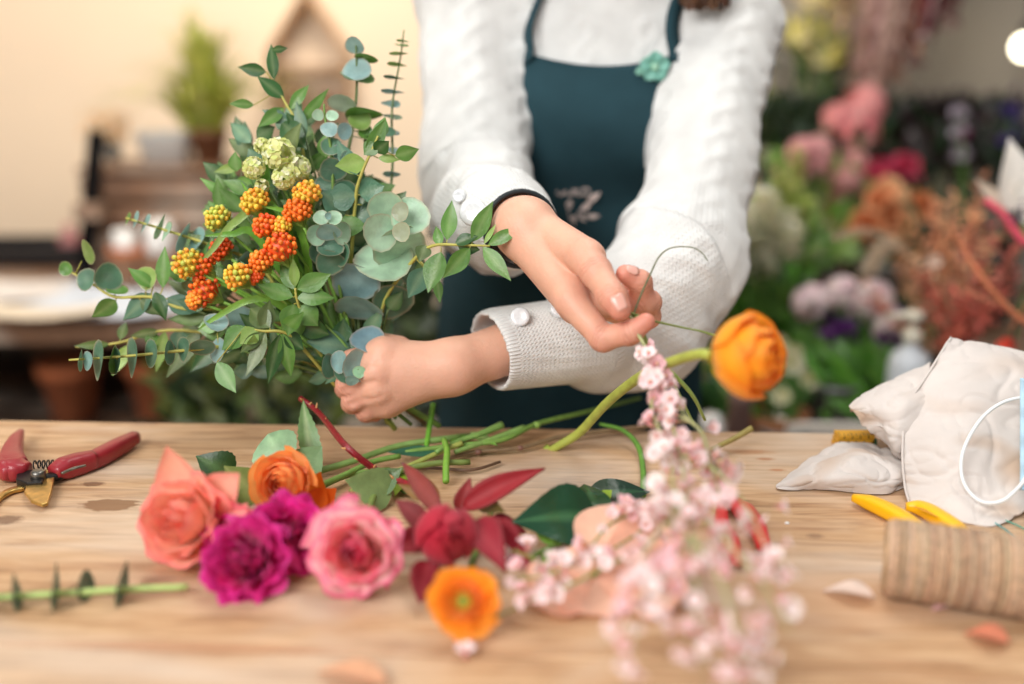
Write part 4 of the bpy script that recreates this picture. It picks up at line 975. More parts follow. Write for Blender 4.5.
# ------------------------------------------------------------------ blooms on the bench
def frame(axis, spin=0.0):
    a = Vector(axis).normalized(); u = a.orthogonal().normalized(); w = a.cross(u); R = Matrix((u, w, a)).transposed(); return R @ Matrix.Rotation(spin, 3, 'Z')
def cup_petal(m, c, R, ang, r0, rt, h0, ht, wid, curl=0.0, point=0.0, ruf=0.0, cols=((1, 1, 1), (1, 1, 1)), nu=9, nv=9, close=0.0):
    """petal wrapped about the bloom's axis: radius r0 to rt, height h0 to ht, width in radians"""
    vs = []; cs = []; fs = []; ph = random.uniform(0, 6)
    for i in range(nu + 1):
        v = i / nu
        for j in range(nv + 1):
            u = -1 + 2 * j / nv; env = 0.35 + 0.65 * math.sin(min(1, v * 1.25) * PI / 2)
            ve = v * (1 - 0.20 * abs(u) ** 2.5 + point * (1 - abs(u)) * (v ** 3))
            r = r0 + (rt - r0) * math.sin(min(1, ve) * PI / 2) ** 0.85; z = h0 + (ht - h0) * ve ** 1.15
            k = max(0, (v - 0.68) / 0.32) ** 2 * curl
            r += k * rt * (0.40 + 0.15 * abs(u)); z -= k * abs(ht - h0) * 0.42
            r *= 1 - close * ve ** 2.2
            if ruf: r += ruf * v * v * math.sin(u * 7 + ph); z += ruf * v * v * math.cos(u * 9 + ph * 2)
            a = ang + u * wid * env / 2 
            rr = r * (1 - 0.10 * (1 - u * u) * (0 if curl > .5 else 1) * 0) + (0.0005 * u)
            vs.append(c + R @ Vector((math.cos(a) * rr, math.sin(a) * rr, z)))
            t = v ** 1.3; cs.append(mixc(mixc(cols[0], cols[1], t), cols[2] if len(cols) > 2 else cols[1], (max(0, v - 0.82) / 0.18) ** 1.5))
    for i in range(nu):
        for j in range(nv): a = i * (nv + 1) + j; fs.append((a, a + 1, a + nv + 2, a + nv + 1))
    m.add(vs, fs, cs)
def rose_bloom(m, c, axis, R, H, layers, n=30, curl=0.8, tall=1.0, seed=1, point=0.14):
    """layers(t) gives (base, middle, rim) colours, t from the heart 0 to the outside 1"""
    random.seed(seed); Rm = frame(axis, seed); c = Vector(c) - Rm @ Vector((0, 0, H * 0.55))
    for k in range(n):
        t = k / (n - 1); cu = curl * max(0, t - 0.35) / 0.65
        rt = R * (0.20 + 0.62 * t ** 0.9); ht = H * (1.0 - 0.42 * t ** 2) * tall
        cup_petal(m, c, Rm, k * 2.39996, R * 0.08 * (1 - t) + 0.0005, rt, 0.0 + 0.08 * H * t, ht * random.uniform(0.96, 1.04), 2.5 - 0.9 * t + random.uniform(-.15, .15), cu * random.uniform(0.7, 1.2), point * t, 0.0006 + 0.0012 * t, layers(t), close=0.80 * max(0, 1 - t / 0.55) ** 0.7)
def sepals(m, c, axis, R, H, col=G_MID):
    Rm = frame(axis, 0.4); c0 = Vector(c) - Rm @ Vector((0, 0, H * 0.6))
    for k in range(5):
        a = 2 * PI * k / 5; d = Rm @ Vector((math.cos(a), math.sin(a), 0.05)); leaf(m, c0, c0 + d * R * 0.75, R * 0.28, Rm @ Vector((0, 0, 1)), 'ovate', bend=0.12, col=col)
    ball(m, c0, R * 0.17, col)
def stem_to(m, c, axis, H, pts, r, col):
    a = Vector(axis).normalized(); s = Vector(c) - a * H * 0.6; tube(m, [s, s - a * 0.02] + list(pts), r, seg=8, col=col)
# coral rose
c = T(185, 520, 0.034)
root = empty('rose', T(186, 540, 0), 'coral-orange rose at the far left end of the flower row', 'rose')
ax = Vector((-0.28, -0.86, 0.42)); Hh = 0.050
b = M(); rose_bloom(b, c, ax, 0.0365, Hh, lambda t: (lin((255, 216, 180)), mixc(lin((255, 168, 138)), lin((255, 174, 150)), t), mixc(lin((255, 146, 126)), lin((255, 144, 142)), t)), 26, 0.75, 1.05, 11, 0.25)
b.build('bloom', petal_m, root)
b = M()
leaf(b, c + Vector((-0.004, 0.006, 0.012)), c + Vector((-0.012, 0.010, 0.052)), 0.030, (0.1, -1, 0.15), 'ovate', bend=-0.15, cup=0.35, col=lin((255, 186, 158)), edge=lin((255, 160, 140)))
leaf(b, c + Vector((0.016, 0.008, 0.010)), c + Vector((0.040, 0.004, 0.034)), 0.030, (-0.2, -1, 0.3), 'ovate', bend=-0.12, cup=0.35, col=lin((255, 184, 160)), edge=lin((252, 156, 144)))
leaf(b, c + Vector((0.020, 0.004, -0.004)), c + Vector((0.050, 0.002, 0.006)), 0.036, (-0.1, -1, 0.2), 'ovate', bend=0.1, cup=0.3, col=lin((250, 140, 146)), edge=lin((244, 110, 130)))
b.build('outer_petals', petal_m, root)
b = M(); sepals(b, c, ax, 0.036, Hh); b.build('sepals', leaf_m, root)
b = M(); stem_to(b, c, ax, Hh, [T(235, 492, .012), T(292, 478, .006), T(350, 462, .008), T(398, 446, .012), T(452, 438, .014), P(470, 436, .975)], 0.0031, lin((124, 158, 84))); b.build('stem', stem_m, root)
b = M(); leaf(b, T(232, 478, .010), T(196, 456, .030), 0.034, (0, -0.7, 0.7), 'ovate', bend=0.15, fold=0.15, col=lin((44, 72, 34)), rib=lin((80, 110, 60)), serr=0.06, nu=18); b.build('leaf', leaf_m, root)
# magenta double bloom
root = empty('carnation', T(255, 590, 0), 'ruffled deep magenta bloom between the coral and the pink rose', 'flower')
b = M(); Cm = (lin((196, 10, 110)), lin((222, 22, 134)), lin((234, 50, 156)))
def ruffled(m, c, axis, R, H, n, seed, Cm):
    random.seed(seed); Rm = frame(axis, seed); c = Vector(c) - Rm @ Vector((0, 0, H * 0.5))
    for k in range(n):
        t = k / (n - 1); cc = [jit(q, 0.22) for q in Cm]
        cup_petal(m, c, Rm, k * 2.39996 + random.uniform(-.3, .3), 0.001, R * (0.14 + 0.80 * t ** 0.75) * random.uniform(.9, 1.06), 0.0, H * (1.0 - 0.55 * t ** 1.8) * random.uniform(.9, 1.06), random.uniform(1.3, 2.0), 0.45 * t, 0.05, R * 0.075, cc, nu=9, nv=14, close=.75 * max(0, 1 - t / .6))
ruffled(b, T(244, 561, .026), Vector((-0.05, -0.85, 0.45)), 0.0285, 0.040, 30, 3, Cm); ruffled(b, T(288, 533, .030), Vector((0.30, -0.8, 0.5)), 0.0275, 0.036, 24, 5, Cm)
ruffled(b, T(222, 541, .022), Vector((-0.5, -0.7, 0.5)), 0.020, 0.030, 22, 6, Cm)
b.build('bloom', petal_m, root)
b = M(); c = T(255, 545, .024); leaf(b, c + Vector((.02, -.01, .006)), c + Vector((.034, -.012, -.014)), 0.012, (0, -1, .3), 'ovate', col=lin((232, 60, 150)), cup=.3); b.build('folded_petal', petal_m, root)
b = M(); tube(b, [c + Vector((0, .02, 0)), T(300, 500, .01), T(345, 476, .008), T(390, 470, .006)], 0.0026, col=STEM_G); b.build('stem', stem_m, root)
# pink rose
c = T(355, 551, 0.032); ax = Vector((0.02, -0.90, 0.42)); Hh = 0.047
root = empty('rose', T(352, 575, 0), 'two-tone pink rose with cream outer petals beside the red bloom', 'rose')
b = M(); rose_bloom(b, c, ax, 0.0310, Hh, lambda t: ((lin((238, 66, 118)), lin((246, 84, 132)), lin((248, 104, 144))) if t < 0.30 else (lin((255, 186, 164)), lin((252, 136, 156)), lin((242, 88, 134))) if t < 0.62 else (lin((255, 240, 222)), lin((254, 200, 200)), lin((242, 96, 142)))), 30, 0.85, 1.0, 23, 0.12)
b.build('bloom', petal_m, root); b = M(); sepals(b, c, ax, 0.034, Hh); b.build('sepals', leaf_m, root)
b = M(); stem_to(b, c, ax, Hh, [T(372, 500, .012), T(395, 474, .010), T(430, 464, .012), T(470, 462, .010)], 0.0028, lin((110, 128, 62))); b.build('stem', stem_m, root)
b = M()
leaf(b, T(392, 494, .010), T(345, 480, .030), 0.036, (0, -.8, .6), 'ovate', fold=.2, col=lin((128, 152, 96)), serr=.06, nu=18); leaf(b, T(375, 490, .012), T(402, 468, .03), 0.022, (0, -.8, .6), 'ovate', fold=.3, col=lin((96, 122, 78)), nu=12)
leaf(b, T(398, 482, .004), T(424, 496, .010), 0.014, (0, -.6, .8), 'lance', col=lin((52, 84, 40))); leaf(b, T(404, 470, .006), T(395, 496, .008), 0.012, (0, -.6, .8), 'lance', col=lin((136, 170, 50)))
b.build('leaves', leaf_m, root)
# ranunculus blooms
OG = (lin((246, 130, 24)), lin((252, 150, 28)), lin((250, 118, 14)))
def ranunculus(m, c, axis, R, H, n, seed, tight=1.0, cols=OG, open_=0.25, closed=0.0):
    random.seed(seed); Rm = frame(axis, seed); c = Vector(c) - Rm @ Vector((0, 0, H * 0.5))
    for k in range(n):
        t = k / (n - 1); rt = R * (0.16 + 0.84 * t ** tight)
        cup_petal(m, c, Rm, k * 2.39996, 0.001, rt, 0.0, H * (0.80 + 0.2 * math.sin(t * PI) - 0.18 * t), 2.7 - 1.0 * t, open_ * t, 0.02, 0.0003 + .0003 * t, [jit(q, .05) for q in cols], close=0.85 * max(0, 1 - t) ** 0.8 + closed)
c = T(464, 601, .026); ax = Vector((-0.10, -0.86, 0.45))
root = empty('ranunculus', T(464, 620, 0), 'small open orange ranunculus with a green eye at the front of the row', 'flower')
b = M(); random.seed(4); Rm = frame(ax, 1.0); cc = c - Rm @ Vector((0, 0, .008))
for k in range(22):
    t = k / 21; cup_petal(b, cc, Rm, k * 2.39996, 0.002, 0.0210 * (0.35 + 0.65 * t), 0, .020 * (1 - .55 * t), 1.45, .35 * t, 0.0, .0009, [jit(q, .08) for q in (lin((254, 176, 50)), lin((254, 166, 34)), lin((254, 150, 26)))])
b.build('bloom', petal_m, root)
b = M(); ball(b, cc + Rm @ Vector((0, 0, .008)), .0042, lin((120, 150, 50)), 12, 8)
for k in range(40):
    a = k * 2.4; r = .003 + .003 * (k / 40); ball(b, cc + Rm @ Vector((math.cos(a) * r, math.sin(a) * r, .0125 - .001 * (k % 3))), .0008, lin((214, 170, 50)), 5, 4)
b.build('green_eye', mat('pistil', attr=True, rough=.6), root)
b = M(); s = cc - Rm @ Vector((0, 0, .001)); tube(b, [s, s - Rm @ Vector((0, 0, .012)), T(470, 572, .008), T(480, 540, .005), T(492, 510, .005)], .0024, col=STEM_G); b.build('stem', stem_m, root)
c = T(284, 482, .036); ax = Vector((-0.18, -0.88, 0.30))
root = empty('ranunculus', T(290, 498, 0), 'orange ranunculus behind the magenta bloom, against the pale green leaf', 'flower')
b = M(); ranunculus(b, c, ax, .0262, .036, 34, 8, .8, (lin((255, 176, 96)), lin((255, 180, 100)), lin((255, 150, 66)))); b.build('bloom', petal_m, root)
b = M(); q = T(316, 494, .020); leaf(b, q + Vector((-.010, 0, -.012)), q + Vector((.004, .002, .018)), .030, (.2, -1, .2), 'ovate', cup=.3, col=lin((244, 122, 20))); leaf(b, q + Vector((-.004, .004, -.012)), q + Vector((.016, .002, .004)), .024, (.2, -1, .2), 'ovate', cup=.3, col=lin((240, 106, 16))); b.build('loose_petals', petal_m, root)
b = M(); s = c + Vector((0, .014, -.006)); tube(b, [s, T(315, 486, .018), T(342, 476, .012), T(372, 462, .010), T(400, 456, .01)], .0026, col=lin((120, 160, 74))); b.build('stem', stem_m, root)
b = M(); leaf(b, T(292, 478, .012), T(268, 434, .042), .046, (0, -1, .2), 'obov', bend=.05, fold=.12, col=lin((140, 178, 134)), rib=lin((160, 196, 150)), serr=.05, nu=20, nv=6)
leaf(b, T(262, 498, .006), T(224, 466, .034), .034, (-.1, -.9, .4), 'ovate', fold=.15, col=lin((126, 142, 78)), rib=lin((150, 160, 100)), nu=14)
leaf(b, T(300, 470, .014), T(322, 446, .034), .030, (.1, -1, .2), 'ovate', fold=.15, col=lin((132, 166, 120)), serr=.05, nu=14); b.build('leaves', leaf_m, root)
# raised ranunculus whose stem leans out of the stem pile
cR = P(748, 356, .675); axr = (toward(cR) * 0.62 + Vector((0.72, 0, 0.10))).normalized()
root = empty('ranunculus', T(545, 458, 0.0), 'large orange ranunculus raised on a curved stem in front of the sweater sleeve', 'flower')
b = M(); ranunculus(b, cR, axr, .0350, .054, 26, 12, .55, (lin((255, 184, 36)), lin((255, 180, 30)), lin((255, 152, 24))), .0, .08)
b.build('bloom', petal_m, root)
b = M(); Rm = frame(axr, .3); s = cR - Rm @ Vector((0, 0, .024))
for k in range(5):
    a = 2 * PI * k / 5; d = Rm @ Vector((math.cos(a), math.sin(a), .35)); leaf(b, s, s + d * .019, .010, Rm @ Vector((0, 0, 1)), 'ovate', bend=-.2, col=lin((206, 206, 70)))
ball(b, s, .0055, lin((196, 200, 70)), 10, 8); b.build('sepals', leaf_m, root)
b = M(); tube(b, [s, P(702, 354, .70), P(672, 362, .745), P(640, 377, .80), P(608, 402, .86), P(580, 432, .915), P(560, 445, .93), P(545, 454, .945)], [.0034, .0042, .0042, .0036], seg=10, col=lin((168, 178, 78)), smooth=6); b.build('stem', stem_m, root)
b = M(); tube(b, [P(549, 447, .942), P(545, 452, .94), P(548, 461, .94)], [.0038, .003], seg=8, col=lin((150, 168, 60))); tube(b, [P(548, 450, .943), P(538, 456, .94)], [.003, .0036], seg=8, col=lin((160, 176, 60))); b.build('side_shoot', stem_m, root)
# deep red leucadendron with long bracts
c = T(447, 536, .034); ax = Vector((0.10, -0.86, 0.46)).normalized()
root = empty('leucadendron', T(447, 565, 0), 'deep red pointed protea-like bloom in the middle of the flower row', 'flower')
RD = (lin((150, 14, 34)), lin((186, 28, 50)), lin((120, 14, 30)))
b = M(); random.seed(9); Rm = frame(ax, .2); cc = c - Rm @ Vector((0, 0, .024))
for k in range(16):
    t = k / 15; cup_petal(b, cc, Rm, k * 2.39996, .001, .0330 * (.45 + .55 * t), 0, .056 * (1 - .16 * t), 2.0, 0, .10, .0002, [jit(q, .06) for q in (lin((186, 40, 60)), lin((206, 26, 64)), lin((190, 26, 54)))], close=.93 - .35 * t)
b.build('bud', petal_m, root)
for (bx0, by0, tx, ty, w, h0, h1, bend, cl_) in ((462, 508, 545, 468, 23, .030, .056, .10, (172, 30, 40)), (440, 515, 402, 462, 17, .030, .052, .1, (150, 60, 50)), (425, 540, 388, 552, 26, .026, .030, .1, (164, 26, 44)), (428, 560, 420, 602, 24, .022, .010, -.1, (150, 16, 36)), (444, 572, 448, 600, 20, .020, .008, -.1, (160, 18, 38)),
                              (474, 520, 506, 572, 30, .040, .020, .12, (170, 28, 50)), (482, 530, 532, 570, 36, .026, .012, .10, (176, 20, 46)), (488, 522, 526, 532, 18, .018, .014, .1, (150, 20, 36)), (425, 525, 396, 500, 18, .028, .042, .1, (140, 40, 44)), (460, 512, 470, 478, 16, .022, .046, .1, (160, 50, 50))):
    q0 = T(bx0, by0, h0); q1 = T(tx, ty, h1); b = M(); c1 = lin(cl_); leaf(b, q0, q1, px2m(w, .7) * 1.15, (toward(q0) + Vector((0, 0, .4))).normalized(), 'ovate', bend=bend, cup=.45, col=jit(c1, .08), rib=mixc(c1, (0.5, 0.1, 0.1), .2), edge=mixc(c1, lin((120, 30, 26)), .4), nu=12, nv=6); o = b.build('petal', petal_m, root)
    md = o.modifiers.new('s', 'SOLIDIFY'); md.thickness = .0012
for (bx0, by0, tx, ty, w, cl_) in ((428, 498, 398, 484, 14, (150, 116, 70)), (440, 500, 416, 470, 12, (160, 110, 64)), (480, 500, 505, 512, 20, (96, 84, 40)), (420, 515, 404, 498, 12, (176, 130, 96))):
    b = M(); leaf(b, T(bx0, by0, .026), T(tx, ty, .036), px2m(w, .75), (0, -.9, .4), 'ovate', cup=.3, col=lin(cl_)); b.build('bract', leaf_m, root)
b = M(); s = cc; tube(b, [s, s - Rm @ Vector((0, 0, .016)), T(430, 496, .022), T(402, 482, .020), T(376, 470, .026), T(345, 445, .048), P(318, 412, .885), P(300, 398, .895)], [.0034, .0030, .0026], seg=9, col=lin((130, 26, 34)), smooth=8); st_ = b.build('stem', mat('red_bark', attr=True, rough=.35, var=.25, vs=260, bump=.3, bs=700), root)
path = catmull([T(402, 482, .020), T(376, 470, .026), T(345, 445, .048), P(318, 412, .885), P(302, 399, .894)], 10)
for i in range(3, len(path) - 1, 4):
    b = M(); d = Vector((random.uniform(-1, 1), random.uniform(-1, .1), random.uniform(-.2, 1))).normalized(); tube(b, [path[i], path[i] + d * .003, path[i] + d * .0065 + Vector((0, 0, .001))], [.0018, .0003], seg=5, col=lin((206, 150, 96)), smooth=0); b.build('thorn', stem_m, st_)
b = M(); leaf(b, P(312, 468, .86), P(303, 399, .892), .020, (.5, -.8, .1), 'ovate', fold=.5, col=lin((118, 152, 96)), rib=lin((160, 180, 130)), serr=.12, nu=20, twist=.7); b.build('leaf', leaf_m, root)

# broad dark leaves
root = empty('leafy_stem', T(600, 520, 0), 'broad glossy dark green leaves between the red bloom and the pink sprig', 'leaf')
glossy = mat('glossy_leaf', attr=True, rough=.22, var=.12, vs=60, bump=.2, bs=200, coat=.2)
b = M(); leaf(b, T(596, 518, .010), T(512, 522, .022), .052, (0, -.75, .65), 'ovate', bend=.10, fold=.12, col=lin((24, 66, 40)), rib=lin((60, 104, 66)), nu=18, nv=8, ruffle=.02, serr=.02); leaf(b, T(596, 518, .010), T(584, 484, .020), .030, (.2, -.8, .5), 'ovate', bend=.10, fold=.1, col=lin((28, 70, 42)), rib=lin((60, 104, 66)), nu=14, nv=6); b.build('leaf', glossy, root)
b = M(); leaf(b, T(588, 500, .008), T(650, 492, .006), .030, (0, -.5, .85), 'ovate', bend=.08, fold=.1, col=lin((22, 54, 34)), rib=lin((44, 84, 52)), nu=16, nv=6); b.build('leaf', glossy, root)
b = M(); tube(b, [T(596, 520, .009), T(575, 535, .006), T(548, 548, .005), T(528, 560, .005)], .002, col=STEM_G); leaf(b, T(560, 545, .005), T(532, 520, .016), .014, (0, -.8, .6), col=lin((120, 168, 46))); leaf(b, T(550, 548, .005), T(546, 572, .012), .010, (0, -.8, .6), col=lin((110, 160, 46))); leaf(b, T(600, 500, .012), T(612, 490, .018), .010, (0, -.8, .6), col=lin((150, 180, 60))); b.build('stem', leaf_m, root)
# broad peach bloom
root = empty('peach_flower', T(600, 590, 0), 'broad pale peach flower half hidden under the pink blossom sprays', 'flower')
pe = (lin((252, 206, 178)), lin((250, 204, 180)), lin((250, 196, 170)))
o0 = T(592, 578, .012)
for k, (tx, ty, h, w, bend) in enumerate(((632, 505, .040, .066, -.14), (682, 535, .03, .066, -.12), (690, 590, .012, .060, -.1), (610, 616, .003, .064, -.06), (528, 600, .006, .056, -.06), (560, 552, .022, .04, -.10))):
    q = T(tx, ty, h); b = M(); dv = (q - o0).normalized(); up = (Vector((0, -.3, 1)) - dv * dv.dot(Vector((0, -.3, 1)))).normalized()
    leaf(b, o0, q, w, up, 'obov', bend=bend, cup=.22, col=jit(pe[0], .04), edge=pe[2], nu=14, nv=8, ruffle=.02); ob = b.build('petal', petal_m, root)
b = M()
for k in range(9):
    a = k * .7; dv = Vector((math.cos(a) * .35, math.sin(a) * .25 - .1, 1)).normalized(); q = o0 + dv * .022; tube(b, [o0, q], .0006, seg=4, col=lin((240, 200, 160))); ball(b, q, .0018, lin((226, 130, 36)), 6, 5, (1, 1, 1.7))
b.build('stamens', mat('stamen', attr=True, rough=.6), root)
b = M(); tube(b, [o0, T(620, 560, .004), T(645, 535, .004), T(655, 505, .004)], .0028, col=STEM_G); b.build('stem', stem_m, root)

# ------------------------------------------------------------------ pink blossom sprays
flor_m = mat('blossom', attr=True, rough=.6, var=.05, trans=.25)
PK = [lin((254, 242, 242)), lin((252, 230, 232)), lin((248, 208, 214)), lin((254, 248, 246))]
def floret_proto(seed):
    random.seed(seed); m = M(); c1 = PK[seed % 4]
    for k in range(5):
        a = 2 * PI * k / 5; d = Vector((math.cos(a), math.sin(a), .55)).normalized(); leaf(m, d * .0005, d * .0052, .0044, (0, 0, 1), 'obov', bend=-.12, cup=.3, col=jit(c1, .05), edge=mixc(c1, lin((240, 160, 172)), .15), nu=5, nv=2)
    tube(m, [Vector((0, 0, -.004)), Vector((0, 0, .0005))], [.0006, .0014], seg=5, col=lin((236, 160, 160)), smooth=0); ball(m, (0, 0, .002), .001, lin((240, 196, 170)), 5, 4)
    return m
FP = [floret_proto(i) for i in range(4)]
FM = []
for i, q in enumerate(FP):
    o = q.build('floret', flor_m, loc=(0, 0, 0)); FM.append(o.data); bpy.data.objects.remove(o)
def floret_objs(parent, items):
    off = wloc(parent)
    for (p, d, s, k) in items:
        o = bpy.data.objects.new('floret', FM[k]); C.objects.link(o); o.parent = parent; o.location = Vector(p) - off; o.rotation_mode = 'QUATERNION'; o.rotation_quaternion = Vector(d).to_track_quat('Z', 'Y'); o.scale = (s, s, s)
def floret_mass(name, parent, items):
    if not items: return
    m = M()
    for (p, d, s, k) in items:
        R = Vector(d).to_track_quat('Z', 'Y').to_matrix(); q = FP[k]; m.add([Vector(p) + R @ (Vector(v) * s) for v in q.v], q.f, q.c)
    o = m.build(name, flor_m, parent); o['kind'] = 'stuff'; return o
random.seed(31)
root = empty('blossom_sprig', P(700, 600, .56), 'airy spray of pale pink blossoms drooping from the pinching fingers', 'flower spray')
root.location = (root.location.x, root.location.y, TZ)
HOLD = P(630, 316, .782)
branches = [([(630, 316, .782), (642, 340, .77), (655, 372, .74), (668, 410, .72), (680, 455, .68), (688, 505, .63), (694, 560, .575), (698, 615, .53), (702, 660, .50)], 1.0),
            ([(655, 372, .74), (652, 410, .715), (668, 450, .68), (674, 500, .64), (672, 540, .60)], .8), ([(680, 455, .68), (715, 470, .66), (745, 505, .63), (765, 545, .60), (780, 580, .575)], .6),
            ([(688, 505, .63), (725, 540, .60), (760, 580, .56), (790, 630, .52)], .6), ([(690, 540, .60), (660, 575, .565), (640, 610, .535), (630, 650, .50)], .9), ([(690, 535, .60), (720, 580, .56), (735, 630, .52), (742, 668, .50)], .8),
            ([(688, 500, .63), (660, 530, .61), (640, 560, .59)], .7), ([(668, 410, .72), (700, 430, .70), (712, 470, .68), (722, 500, .66)], .7), ([(630, 322, .78), (648, 352, .76), (662, 385, .735), (690, 420, .71)], .5)]
sm = M(); items = []
for pts, dens in branches:
    path = catmull([P(*q) for q in pts], 8)
    for q in path:
        if q.z < TZ + .008: q.z = TZ + .008
    tube(sm, path, [.0014, .0006], seg=6, col=lin((170, 172, 120)), smooth=0)
    Lt = sum((path[i + 1] - path[i]).length for i in range(len(path) - 1)); n = int(Lt / .0034 * dens * .82)
    for k in range(n):
        t = random.uniform(.10, 1.0) if pts[0][0] == 630 else random.uniform(0.05, 1.03); i = min(len(path) - 2, int(t * (len(path) - 1))); q = path[i].lerp(path[i + 1], random.random())
        d = (q - CAM).dot(FW); spread = .006 + .012 * min(1, max(0, (.76 - d) / .12))
        if (q - HOLD).length < .035 and random.random() < .7: continue
        dr = Vector((random.gauss(0, 1), random.gauss(0, 1), random.gauss(0, .8))).normalized(); e = q + dr * spread * random.uniform(.5, 1.25)
        if e.z < TZ + .004: e.z = TZ + .004 + random.uniform(0, .004)
        tube(sm, [q, e], .0004, seg=3, col=lin((170, 150, 110)), smooth=0, cap=False); items.append((e, (dr + Vector((0, -.5, .2))).normalized(), random.uniform(.95, 1.6), random.choice((0, 0, 1, 1, 2, 3))))
so = sm.build('stems', stem_m, root)
items.sort(key=lambda a: (Vector(a[0]) - CAM).length)
floret_objs(root, items[:100]); floret_mass('blossoms', root, items[100:])
# sprays lying over the peach flower and the red bloom
root2 = empty('blossom_sprig', T(575, 590, 0), 'small pink blossom spray lying across the peach flower', 'flower spray')
sm = M(); it2 = []
for pts in ([(655, 520, .030), (620, 545, .034), (585, 560, .036), (545, 575, .030), (515, 580, .022)], [(650, 545, .034), (610, 565, .034), (570, 585, .03), (530, 600, .02)], [(640, 510, .04), (610, 525, .04), (590, 548, .038)], [(560, 575, .030), (528, 556, .026), (500, 548, .022), (488, 545, .02)], [(560, 580, .028), (520, 606, .012), (492, 618, .008)]):
    path = catmull([T(*q) for q in pts], 8); tube(sm, path, .0010, seg=5, col=lin((150, 150, 84)), smooth=0)
    for k in range(11):
        q = random.choice(path); dr = Vector((random.gauss(0, 1), random.gauss(0, 1), abs(random.gauss(0, .8)))).normalized(); e = q + dr * random.uniform(.004, .013)
        if e.z < TZ + .004: e.z = TZ + .004
        tube(sm, [q, e], .0004, seg=3, col=lin((170, 150, 110)), smooth=0, cap=False); it2.append((e, (dr + Vector((0, -.4, .3))).normalized(), random.uniform(.9, 1.45), random.choice((0, 0, 1, 1, 2))))
random.seed(5); sm.build('stems', stem_m, root2); random.shuffle(it2); floret_objs(root2, it2[:96]); floret_mass('blossoms', root2, it2[96:])
# fallen florets
for (px, py, lab) in ((465, 590 + 62, 'fallen pale pink floret in front of the small orange ranunculus'), (470, 652, ''), (430, 648, '')):
    if not lab: continue
    o = bpy.data.objects.new('fallen_floret', FM[0]); C.objects.link(o); o.location = T(px, py, .004); o.scale = (1.5,) * 3; props(o, lab, 'petal')
# fallen petals
def fallen(px, py, w, l, colr, lab, ang=0.0):
    b = M(); c = T(px, py, .0015); d = Vector((math.cos(ang), math.sin(ang), 0)); leaf(b, c - d * l / 2, c + d * l / 2 + Vector((0, 0, .003)), w, (0, 0, 1), 'obov', bend=.10, cup=.35, col=lin(colr), nu=10, nv=6)
    o = b.build('fallen_petal', petal_m); props(o, lab, 'petal'); md = o.modifiers.new('s', 'SOLIDIFY'); md.thickness = .0005; return o
fallen(947, 608, .014, .022, (250, 206, 204), 'pale pink petal lying in front of the twine roll', .2)
fallen(986, 640, .020, .026, (226, 140, 104), 'coral petal lying at the lower right, in front of the twine', -.6)
fallen(848, 596, .018, .034, (238, 218, 204), 'whitish petal lying left of the twine roll', -.4)
fallen(352, 680, .018, .046, (232, 180, 140), 'peach-coloured petal lying on the front board', -.35)
# tendril and thin side stem held in the pinch
root3 = empty('tendril', T(640, 440, 0), 'thin green stems with a curling tendril held in the pinching fingers', 'stem')
b = M(); tube(b, [HOLD + Vector((.001, 0, -.004)), P(640, 297, .785), P(650, 275, .79), P(659, 257, .79), P(671, 248, .79), P(690, 247, .79), P(701, 252, .79), P(708, 261, .79)], [.0009, .0006, .0004], seg=6, col=lin((104, 110, 74)), smooth=8); b.build('tendril', stem_m, root3)
b = M(); tube(b, [P(627, 312, .782), P(650, 320, .785), P(680, 327, .79), P(700, 331, .79), P(716, 336, .79)], [.0018, .0010, .0008, .0014], seg=6, col=lin((118, 130, 62)), smooth=6); b.build('side_stem', stem_m, root3)
b = M(); tube(b, [P(628, 314, .784), P(650, 345, .80), P(668, 372, .82), P(682, 400, .84), P(694, 425, .86)], .0013, seg=6, col=lin((140, 166, 84)), smooth=6); tube(b, [P(636, 316, .782), P(641, 330, .785), P(652, 352, .79), P(690, 392, .80), P(705, 420, .82)], [.003, .0012], seg=7, col=lin((150, 176, 92)), smooth=6); b.build('main_stem', stem_m, root3)

# ------------------------------------------------------------------ loose stems on the far part of the bench
def loose(name, lab, pts, r, colr, extra=None, cat='stem'):
    b = M(); q = [T(*p) if len(p) == 3 and p[2] < .2 else P(*p) for p in pts]; tube(b, q, r, seg=9, col=colr, smooth=7)
    root = empty(name, (q[0].x, q[0].y, TZ), lab, cat); o = b.build('stem', stem_m, root)
    if extra: extra(root)
    return root
def nodes(pts, colr, rr=.0030):
    def f(root):
        for p in pts:
            b = M(); ball(b, T(*p), rr, colr, 10, 8, (1.3, 1, 1)); b.build('node', stem_m, root)
    return f
loose('cut_stem', 'long bright green stem with nodes rising right over the bench edge', [(405, 452, .010), (450, 446, .012), (502, 440, .014), (537, 424, .016), (590, 411, .012), (640, 398, .006)], [.0022, .0024, .0026, .0022], lin((120, 158, 72)), nodes([(536, 425, .016)], lin((140, 176, 84)), .0034))
loose('cut_stem', 'long thin brown twig turning green towards the bench edge on the right', [(402, 472, .004), (435, 462, .005), (475, 452, .006), (520, 448, .006), (565, 436, .008), (640, 427, .008), (690, 420, .006)], [.0016, .0018, .0022, .0026], lin((126, 104, 76)), nodes([(478, 452, .006), (520, 448, .006)], lin((120, 84, 70)), .0028))
loose('cut_stem', 'short pale green stem with a cut end beside the longest green stem', [(436, 452, .016), (462, 440, .018), (480, 434, .020), (502, 425, .022)], [.0020, .0024, .0028, .0036], lin((126, 164, 84)), None)
loose('cut_stem', 'short green stem whose cut end lies nearest the bench edge', [(455, 452, .012), (490, 440, .014), (524, 428, .016)], [.0022, .0026, .0034], lin((136, 172, 92)), None)
loose('cut_stem', 'short upright green stem end in front of the stem pile', [(446, 482, .006), (446, 466, .014), (447, 450, .020), (444, 440, .022)], [.0030, .0028], lin((120, 168, 60)), None)
